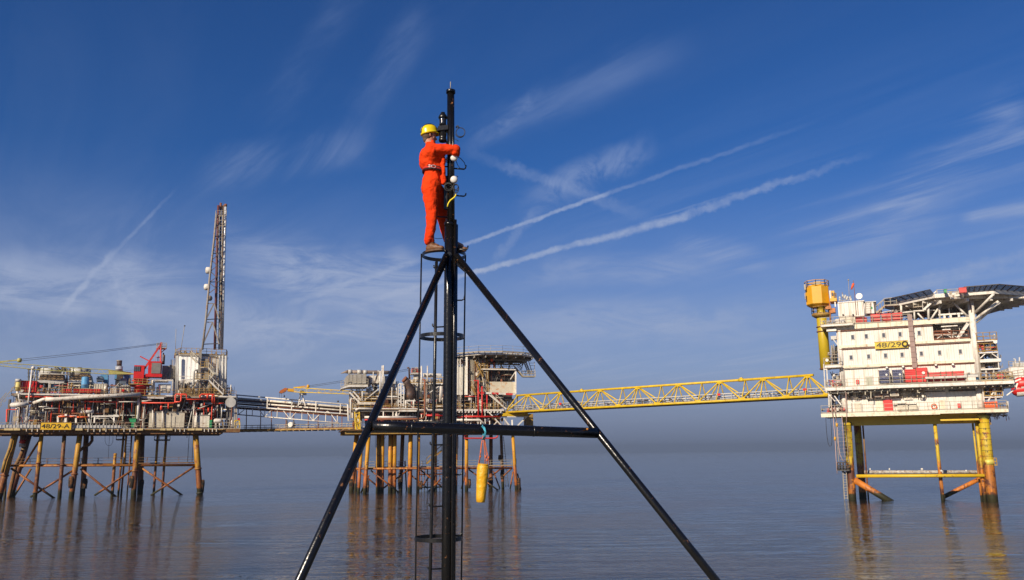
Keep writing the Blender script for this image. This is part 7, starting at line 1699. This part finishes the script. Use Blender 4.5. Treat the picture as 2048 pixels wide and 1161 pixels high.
cover = remeshed('coverall', cl, .0080, 3, MP['cloth'], person, .040, .11)
# collar, belt, boots, helmet
def ringstrip(c, rx, ry, z0, z1, tilt=0, n=36, t=.012):
    A = Acc(); vs = []; fs = []
    for k in range(n):
        a = 2 * math.pi * k / n; d = FWD * (rx * math.cos(a)) + SIDE * (ry * math.sin(a)); e = d * (1 - t / rx)
        dz = UP * (tilt * math.cos(a))
        vs += [c + d + UP * z0 + dz, c + d + UP * z1 + dz, c + e + UP * z1 + dz, c + e + UP * z0 + dz]
    for k in range(n):
        for j in range(4): fs.append((k * 4 + j, ((k + 1) % n) * 4 + j, ((k + 1) % n) * 4 + (j + 1) % 4, k * 4 + (j + 1) % 4))
    A.raw(vs, fs, True); return A
bc = wai + UP * .005
ringstrip(bc, .150, .176, -.030, .030, -.02).build('belt', mk('dark_webbing_belt', (.045, .012, .010), .7, var=.3, nscale=20), person)
ringstrip(bc, .1515, .1775, -.012, .014, -.02).build('belt_stripe', mk('red_belt_stripe', (.42, .02, .012), .7), person)
A = Acc(); q = bc + SIDE * .178 - FWD * .045 + UP * .008
rg = [q + FWD * (.03 * math.cos(t)) + UP * (.020 * math.sin(t)) + SIDE * .008 for t in [2 * math.pi * k / 16 for k in range(17)]]
A.tube([tuple(p) for p in rg], .0035, 6); q2 = q - FWD * .05; A.tube([tuple(q2 - FWD * .02 + UP * .014 + SIDE * .004), tuple(q2 + FWD * .03 + UP * .014 + SIDE * .006)], .004, 6); A.tube([tuple(q2 - FWD * .02 - UP * .014 + SIDE * .004), tuple(q2 + FWD * .03 - UP * .014 + SIDE * .006)], .004, 6); A.tube([tuple(q2 + UP * .014 + SIDE * .006), tuple(q2 - UP * .014 + SIDE * .006)], .004, 6)
A.build('belt_buckle', M['silver'], person)
ringstrip(nck + UP * .006 - FWD * .004, .072, .074, -.03, .010, -.008, t=.01).build('collar', MP['cloth'], person)
bm_ = mk('tan_work_boot', (.15, .06, .02), .55, var=.3, nscale=25, bump=.003)
def boot(ank, fwd, sole_z, name='boot'):
    up = UP; heel = Vector((ank.x, ank.y, sole_z)) - fwd * .035
    s_ = [(ank + up * .03, ank - up * .02, .050, .048), (ank - up * .02, heel + up * .045, .048, .042), (heel + up * .04, heel + fwd * .10 + up * .045, .040, .042), (heel + fwd * .1 + up * .042, heel + fwd * .205 + up * .032, .043, .034, dict(flat=.8, axis=UP)), (heel + fwd * .05 + up * .06, heel + fwd * .13 + up * .05, .045, .04)]
    o = remeshed(name, s_, .006, 3, bm_, person)
    A = Acc(); side = fwd.cross(UP); pts = []
    for k in range(24):
        a = 2 * math.pi * k / 24; l = .138 * math.cos(a) + .085; w = (.046 if l > .1 else .038) * math.sin(a); pts.append(heel + fwd * l + side * w)
    n = len(pts); vs = [p + UP * -.006 for p in pts] + [p + UP * .018 for p in pts]
    A.raw(vs, [tuple(range(n - 1, -1, -1)), tuple(range(n, 2 * n))] + [(i, (i + 1) % n, n + (i + 1) % n, n + i) for i in range(n)]); A.build('sole', mk('brown_rubber_sole', (.10, .045, .02), .7), o)
zN = W(862, 501.5, 11.2).z; zF = W(925, 502.5, 11.4).z
boot(ankN, Vector((.90, -.42, 0)).normalized(), zN)
boot(ankF, Vector((.97, -.24, 0)).normalized(), zF)
# foothold bars the feet stand on are the hoop and a peg; helmet
A = Acc()
hb = hp(-.002, 0, .052); n = 32; vs = []; fs = []
tiltv = (UP * .985 - FWD * .17).normalized(); fw = (FWD - tiltv * FWD.dot(tiltv)).normalized()
prof = [(1.06, -.012), (1.04, .0), (1.0, .012), (.985, .04), (.93, .068), (.82, .092), (.62, .110), (.36, .120), (.1, .1235)]
for r, h in prof:
    for k in range(n):
        a = 2 * math.pi * k / n; vs.append(hb + fw * (r * .122 * math.cos(a)) + SIDE * (r * .105 * math.sin(a)) + tiltv * h)
for i in range(len(prof) - 1):
    for k in range(n): fs.append((i * n + k, i * n + (k + 1) % n, (i + 1) * n + (k + 1) % n, (i + 1) * n + k))
fs.append(tuple((len(prof) - 1) * n + k for k in range(n))); fs.append(tuple(range(n - 1, -1, -1)))
A.raw(vs, fs, True)
pk = []
for k in range(11):
    a = R(-55 + 11 * k); pk.append((hb + fw * (.122 * math.cos(a)) + SIDE * (.105 * math.sin(a)) - tiltv * .008, hb + fw * (.122 * math.cos(a) + .050 * math.cos(R(-80 + 16 * k)) ** .6 if abs(-80 + 16 * k) < 90 else 0) + SIDE * (.105 * math.sin(a)) - tiltv * .020))
vs = []
for p_, q_ in pk: vs += [p_, q_, q_ - tiltv * .006, p_ - tiltv * .006]
fs = []
for k in range(10):
    for j in range(4): fs.append((k * 4 + j, (k + 1) * 4 + j, (k + 1) * 4 + (j + 1) % 4, k * 4 + (j + 1) % 4))
fs += [(3, 2, 1, 0), (40, 41, 42, 43)]
A.raw(vs, fs, True)
helm = A.build('helmet', mk('yellow_helmet_plastic', (.74, .54, .006), .28, var=.04, nscale=6), person)
A = Acc()
arc = []
for k in range(15):
    th = math.pi * k / 14; arc.append(hb + fw * (.126 * math.cos(th) * .98) * 1.0 + tiltv * (.008 + .121 * math.sin(th)) + SIDE * (.02 + .045 * math.sin(th) * .4))
for a_, b_ in zip(arc, arc[1:]): A.beam(tuple(a_), tuple(b_), .018, .007)
A.build('helmet_strap', mk('black_elastic', (.015, .015, .015), .7), helm)

# ================================================================== SEA
def sea_mat():
    m, t, b = new_mat('sea_water')
    pos = t.add('ShaderNodeNewGeometry').outputs['Position']
    patch = t.noise(t.vmath('MULTIPLY', pos, (.030, .050, 1)), 1.0, 4, .58, 1.0)
    b.inputs['Roughness'].default_value = .018; b.inputs['IOR'].default_value = 1.31
    murk = t.mr(patch, .44, .60)
    t.link(t.mix(murk, c4((.016, .017, .015)), c4((.062, .042, .018))), b.inputs['Base Color'])
    a1 = t.noise(t.vmath('MULTIPLY', pos, (.055, .11, 1)), 1.0, 2, .5)
    a2 = t.noise(t.vmath('MULTIPLY', pos, (.35, .75, 1)), 1.0, 3, .5, .3)
    a3 = t.noise(t.vmath('MULTIPLY', pos, (.95, 1.7, 1)), 1.0, 4, .62, .3)
    h = t.math('MULTIPLY', a1, .26)
    a5 = t.noise(t.vmath('MULTIPLY', pos, (.13, .62, 1)), 1.0, 3, .55, .6)
    h = t.math('ADD', h, t.math('MULTIPLY', a5, .055))
    h = t.math('ADD', h, t.math('MULTIPLY', t.math('MULTIPLY', a2, .045), t.mr(t.noise(t.vmath('MULTIPLY', pos, (.03, .05, 1)), 1.0, 3), .35, .65, .45, 1.2)))
    a6 = t.noise(t.vmath('MULTIPLY', pos, (.20, .52, 1)), 1.0, 4, .6, 1.2)
    rdg = t.math('SUBTRACT', 1.0, t.math('MULTIPLY', t.math('ABSOLUTE', t.math('SUBTRACT', a6, .5)), 5.0), clamp=True)
    h = t.math('ADD', h, t.math('MULTIPLY', t.math('MULTIPLY', rdg, rdg), .020))
    amp = t.mr(patch, .46, .56, .12, 2.2)
    h = t.math('ADD', h, t.math('MULTIPLY', t.math('MULTIPLY', a3, .027), amp))
    a4 = t.noise(t.vmath('MULTIPLY', pos, (5, 9, 1)), 1.0, 2, .5, .2)
    h = t.math('ADD', h, t.math('MULTIPLY', t.math('MULTIPLY', a4, .0050), t.mr(patch, .46, .58, 0, 2.4)))
    bp = t.add('ShaderNodeBump'); bp.inputs['Strength'].default_value = 1; bp.inputs['Distance'].default_value = 1.0
    t.link(h, bp.inputs['Height']); t.link(bp.outputs[0], b.inputs['Normal'])
    return m
A = Acc()
xs = [-9000, -3000, -900, -300, -100, 0, 100, 300, 900, 3000, 9000]; ys_ = [-2000, -300, 0, 50, 100, 200, 400, 900, 2500, 6000, 9800]
vs = [Vector((x, y, 0)) for y in ys_ for x in xs]; nx = len(xs)
A.raw(vs, [(j * nx + i, j * nx + i + 1, (j + 1) * nx + i + 1, (j + 1) * nx + i) for j in range(len(ys_) - 1) for i in range(nx - 1)], True)
struct(A.build('sea', sea_mat(), None, (0, 0, 0)))
# ---------------------------------------------------------------- air
HAZE = 0.00017
m = bpy.data.materials.new('sea_haze'); m.use_nodes = True; nt = m.node_tree; nt.nodes.clear()
out = nt.nodes.new('ShaderNodeOutputMaterial'); pv = nt.nodes.new('ShaderNodeVolumePrincipled')
pv.inputs['Color'].default_value = (.235, .30, .42, 1); pv.inputs['Density'].default_value = HAZE; pv.inputs['Anisotropy'].default_value = 0
nt.links.new(pv.outputs[0], out.inputs['Volume'])
A = Acc(); A.box(-9500, 9500, -2500, 10000, -1, 75); struct(A.build('haze', m, None, (0, 0, 0)), 'stuff')

# ================================================================== SKY AND SUN
SUN_AZ, SUN_EL = 35.0, 27.0         # degrees left of straight behind the camera
sd = Vector((-math.sin(R(SUN_AZ)) * math.cos(R(SUN_EL)), -math.cos(R(SUN_AZ)) * math.cos(R(SUN_EL)), math.sin(R(SUN_EL))))
sl = bpy.data.lights.new('sun', 'SUN'); sl.energy = 5.0; sl.angle = R(.53); sl.color = (1.0, .87, .69)
so = bpy.data.objects.new('sun', sl); COL.objects.link(so); so.rotation_euler = (-sd).to_track_quat('-Z', 'Y').to_euler()
w = bpy.data.worlds.new('World'); scene.world = w; w.use_nodes = True
T = NT(w.node_tree); bg = w.node_tree.nodes['Background']
sky = T.add('ShaderNodeTexSky'); sky.sky_type = 'NISHITA'; sky.sun_disc = False; sky.sun_elevation = R(SUN_EL); sky.sun_rotation = math.atan2(sd.x, sd.y)
sky.air_density = 1.0; sky.dust_density = 0.4; sky.ozone_density = 2.5; sky.altitude = 0
gen = T.add('ShaderNodeTexCoord').outputs['Generated']
dirv = T.vmath('NORMALIZE', gen)
sp = T.add('ShaderNodeSeparateXYZ'); T.link(dirv, sp.inputs[0]); dz = sp.outputs[2]
zc2 = T.math('ADD', T.math('MAXIMUM', dz, 0.0), .03)
pln = T.add('ShaderNodeVectorMath'); pln.operation = 'DIVIDE'; T.link(dirv, pln.inputs[0])
cmb = T.add('ShaderNodeCombineXYZ')
for i in range(3): T.link(zc2, cmb.inputs[i])
T.link(cmb.outputs[0], pln.inputs[1]); P = pln.outputs[0]          # position on the cloud layer
# rotated, stretched streak noise (streaks run up to the right)
mp = T.add('ShaderNodeMapping'); mp.inputs['Rotation'].default_value = (0, 0, R(57)); T.link(P, mp.inputs['Vector'])
stv = T.vmath('MULTIPLY', mp.outputs[0], (.5, 2.4, 0))
st = T.noise(stv, 1.2, 8, .64, .7)
mp2 = T.add('ShaderNodeMapping'); mp2.inputs['Scale'].default_value = (.5, .5, 0); mp2.inputs['Location'].default_value = (3.1, 1.7, 0); T.link(P, mp2.inputs['Vector'])
big = T.noise(mp2.outputs[0], .8, 3, .5)
fine = T.noise(T.vmath('MULTIPLY', dirv, (60, 60, 60)), 1.0, 4, .65)
wob = T.noise(T.vmath('MULTIPLY', dirv, (9, 9, 9)), 1.0, 3, .6)
wobf = T.noise(T.vmath('MULTIPLY', dirv, (70, 70, 70)), 1.0, 5, .68)
veiln = T.noise(T.vmath('MULTIPLY', dirv, (7, 7, 30)), 1.0, 8, .66, 1.2)
fib = T.noise(T.vmath('MULTIPLY', dirv, (15, 15, 19)), 1.0, 8, .68, 1.6)
def seg_mask(a, b, wdeg, k, kind='trail', ends=(.08, .12), wend=None):
    """streak between two directions of the sky"""
    A_, B_ = ray(*a).normalized(), ray(*b).normalized(); n = A_.cross(B_).normalized(); e = (B_ - A_ * A_.dot(B_)).normalized(); L = A_.dot(B_); ang = math.acos(max(-1, min(1, L)))
    d = T.vmath('DOT_PRODUCT', dirv, tuple(n)); s_ = T.vmath('DOT_PRODUCT', dirv, tuple(e)); smax = math.sin(ang)
    front = T.math('GREATER_THAN', T.vmath('DOT_PRODUCT', dirv, tuple(A_)), .2)
    wr_ = R(wdeg)
    if kind == 'trail':
        d = T.math('ADD', d, T.math('MULTIPLY', T.math('SUBTRACT', wob, .5), .012)); d = T.math('ADD', d, T.math('MULTIPLY', T.math('SUBTRACT', wobf, .5), wr_ * 2.0))
    else:
        d = T.math('ADD', d, T.math('MULTIPLY', T.math('SUBTRACT', wob, .5), wr_ * 1.2))
    d = T.math('ABSOLUTE', d)
    if wend is not None:
        wn = T.mr(s_, 0, smax, wr_, R(wend)); d = T.math('DIVIDE', d, wn); m_ = T.mr(d, .15, 1.0, 1, 0, True)
    else: m_ = T.mr(d, wr_ * .15, wr_, 1, 0, True)
    i_ = T.mr(s_, -ends[0] * smax * .2, ends[0] * smax, 0, 1, True); o_ = T.mr(s_, smax * (1 - ends[1]), smax, 1, 0, True)
    m_ = T.math('MULTIPLY', T.math('MULTIPLY', m_, i_), T.math('MULTIPLY', o_, front))
    if kind == 'trail': m_ = T.math('MULTIPLY', m_, T.mr(fine, .25, .7, .35, 1.0))
    elif kind == 'veil': m_ = T.math('MULTIPLY', m_, T.mr(veiln, .34, .62, .18, 1.0, True))
    elif kind == 'fib': m_ = T.math('MULTIPLY', m_, T.mr(fib, .36, .68, .05, 1.0, True))
    else: m_ = T.math('MULTIPLY', m_, T.mr(st, .38, .68, .08, 1.0, True))
    return T.math('MULTIPLY', m_, k)
S = []
S.append(seg_mask((905, 496), (1225, 386), .20, .85, ends=(.1, .06)))
S.append(seg_mask((1180, 402), (1660, 232), .22, .30, ends=(.1, .5)))
S.append(seg_mask((560, 610), (850, 520), .24, .60, ends=(.3, .1), wend=.35))
S.append(seg_mask((700, 616), (1030, 522), .30, .80, ends=(.3, .05)))
S.append(seg_mask((930, 548), (1385, 430), .22, .88, ends=(.05, .05), wend=.42))
S.append(seg_mask((1360, 436), (1800, 285), .45, .55, ends=(.03, .65), wend=.30))
S.append(seg_mask((108, 640), (240, 490), .26, .70, ends=(.2, .2)))
S.append(seg_mask((215, 520), (365, 365), .16, .30, ends=(.2, .5)))
S.append(seg_mask((925, 300), (1330, 450), .60, .30, ends=(.3, .4), kind='trail'))
S.append(seg_mask((980, 530), (1090, 400), .5, .30, ends=(.2, .4), kind='trail'))
S.append(seg_mask((1700, 600), (2090, 500), .6, .34, ends=(.3, .02), kind='trail'))
S.append(seg_mask((1280, 445), (1520, 372), .10, .22, ends=(.3, .5)))
S.append(seg_mask((1580, 520), (2090, 235), 3.0, .55, ends=(.4, .1), kind='wisp'))
S.append(seg_mask((1740, 425), (1880, 395), .5, .45, ends=(.2, .4), kind='wisp'))
S.append(seg_mask((1920, 440), (2090, 410), .5, .45, ends=(.2, .1), kind='wisp'))
S.append(seg_mask((1030, 420), (1330, 280), 1.6, .42, ends=(.4, .3), kind='fib'))
S.append(seg_mask((930, 310), (1120, 150), .8, .25, ends=(.3, .4), kind='fib'))
S.append(seg_mask((1000, 560), (1500, 520), 1.6, .35, ends=(.3, .3), kind='veil'))
S.append(seg_mask((1300, 460), (1560, 540), 1.2, .42, ends=(.3, .3), kind='wisp'))
S.append(seg_mask((930, 290), (1420, 60), 2.0, .26, ends=(.3, .4), kind='wisp'))
S.append(seg_mask((380, 350), (780, 275), 2.0, .34, ends=(.3, .3), kind='wisp'))
S.append(seg_mask((500, 250), (740, -40), 1.8, .24, ends=(.3, .3), kind='wisp'))
S.append(seg_mask((700, 250), (870, 0), 1.6, .18, ends=(.3, .3), kind='wisp'))
S.append(seg_mask((215, 490), (310, 760), 1.7, .60, ends=(.25, .3), kind='fib'))
S.append(seg_mask((400, 500), (980, 610), 3.0, .80, ends=(.35, .3), kind='veil'))
S.append(seg_mask((250, 650), (1100, 650), 2.8, .65, ends=(.3, .4), kind='veil'))
S.append(seg_mask((-150, 570), (450, 590), 2.8, .70, ends=(.3, .3), kind='veil'))
S.append(seg_mask((900, 680), (1700, 620), 2.2, .45, ends=(.3, .4), kind='veil'))
tot = S[0]
for x in S[1:]: tot = T.math('ADD', tot, T.math('MULTIPLY', x, T.math('SUBTRACT', 1.0, tot, clamp=True)))
gencl = T.math('MULTIPLY', T.mr(st, .42, .72, 0, .55, True), T.mr(big, .35, .65, .15, 1, True))
lowm = T.mr(dz, .50, .10, .12, 1.0, True)
gencl = T.math('MULTIPLY', gencl, lowm)
cl_ = T.math('ADD', tot, T.math('MULTIPLY', gencl, .55), clamp=True)
cl_ = T.math('MULTIPLY', cl_, T.mr(dz, .0, .10, 0, 1, True))
# colour of the clear sky: deepened towards the zenith, lavender grey veil at the horizon
SKYK = .070
base = T.vmath('MULTIPLY', sky.outputs[0], (SKYK * .225, SKYK * .53, SKYK * 1.0))
base = T.mix(T.mr(dz, .0, .34, .88, 0, True), base, c4((.265, .305, .435)))
base = T.mix(T.mr(dz, .0, .10, .85, 0, True), base, c4((.135, .168, .262)))
cloudc = T.mix(T.mr(dz, .1, .4), c4((.33, .38, .51)), c4((.24, .32, .52)))
colr = T.mix(cl_, base, cloudc)
T.link(colr, bg.inputs['Color']); bg.inputs['Strength'].default_value = 1.0

scene.render.engine = 'CYCLES'
scene.render.resolution_x = 1024; scene.render.resolution_y = 580
scene.view_settings.view_transform = 'Standard'; scene.view_settings.look = 'None'
scene.view_settings.exposure = 0.26; scene.view_settings.gamma = 1
scene.cycles.use_denoising = True
scene.cycles.max_bounces = 6
scene.cycles.volume_bounces = 0
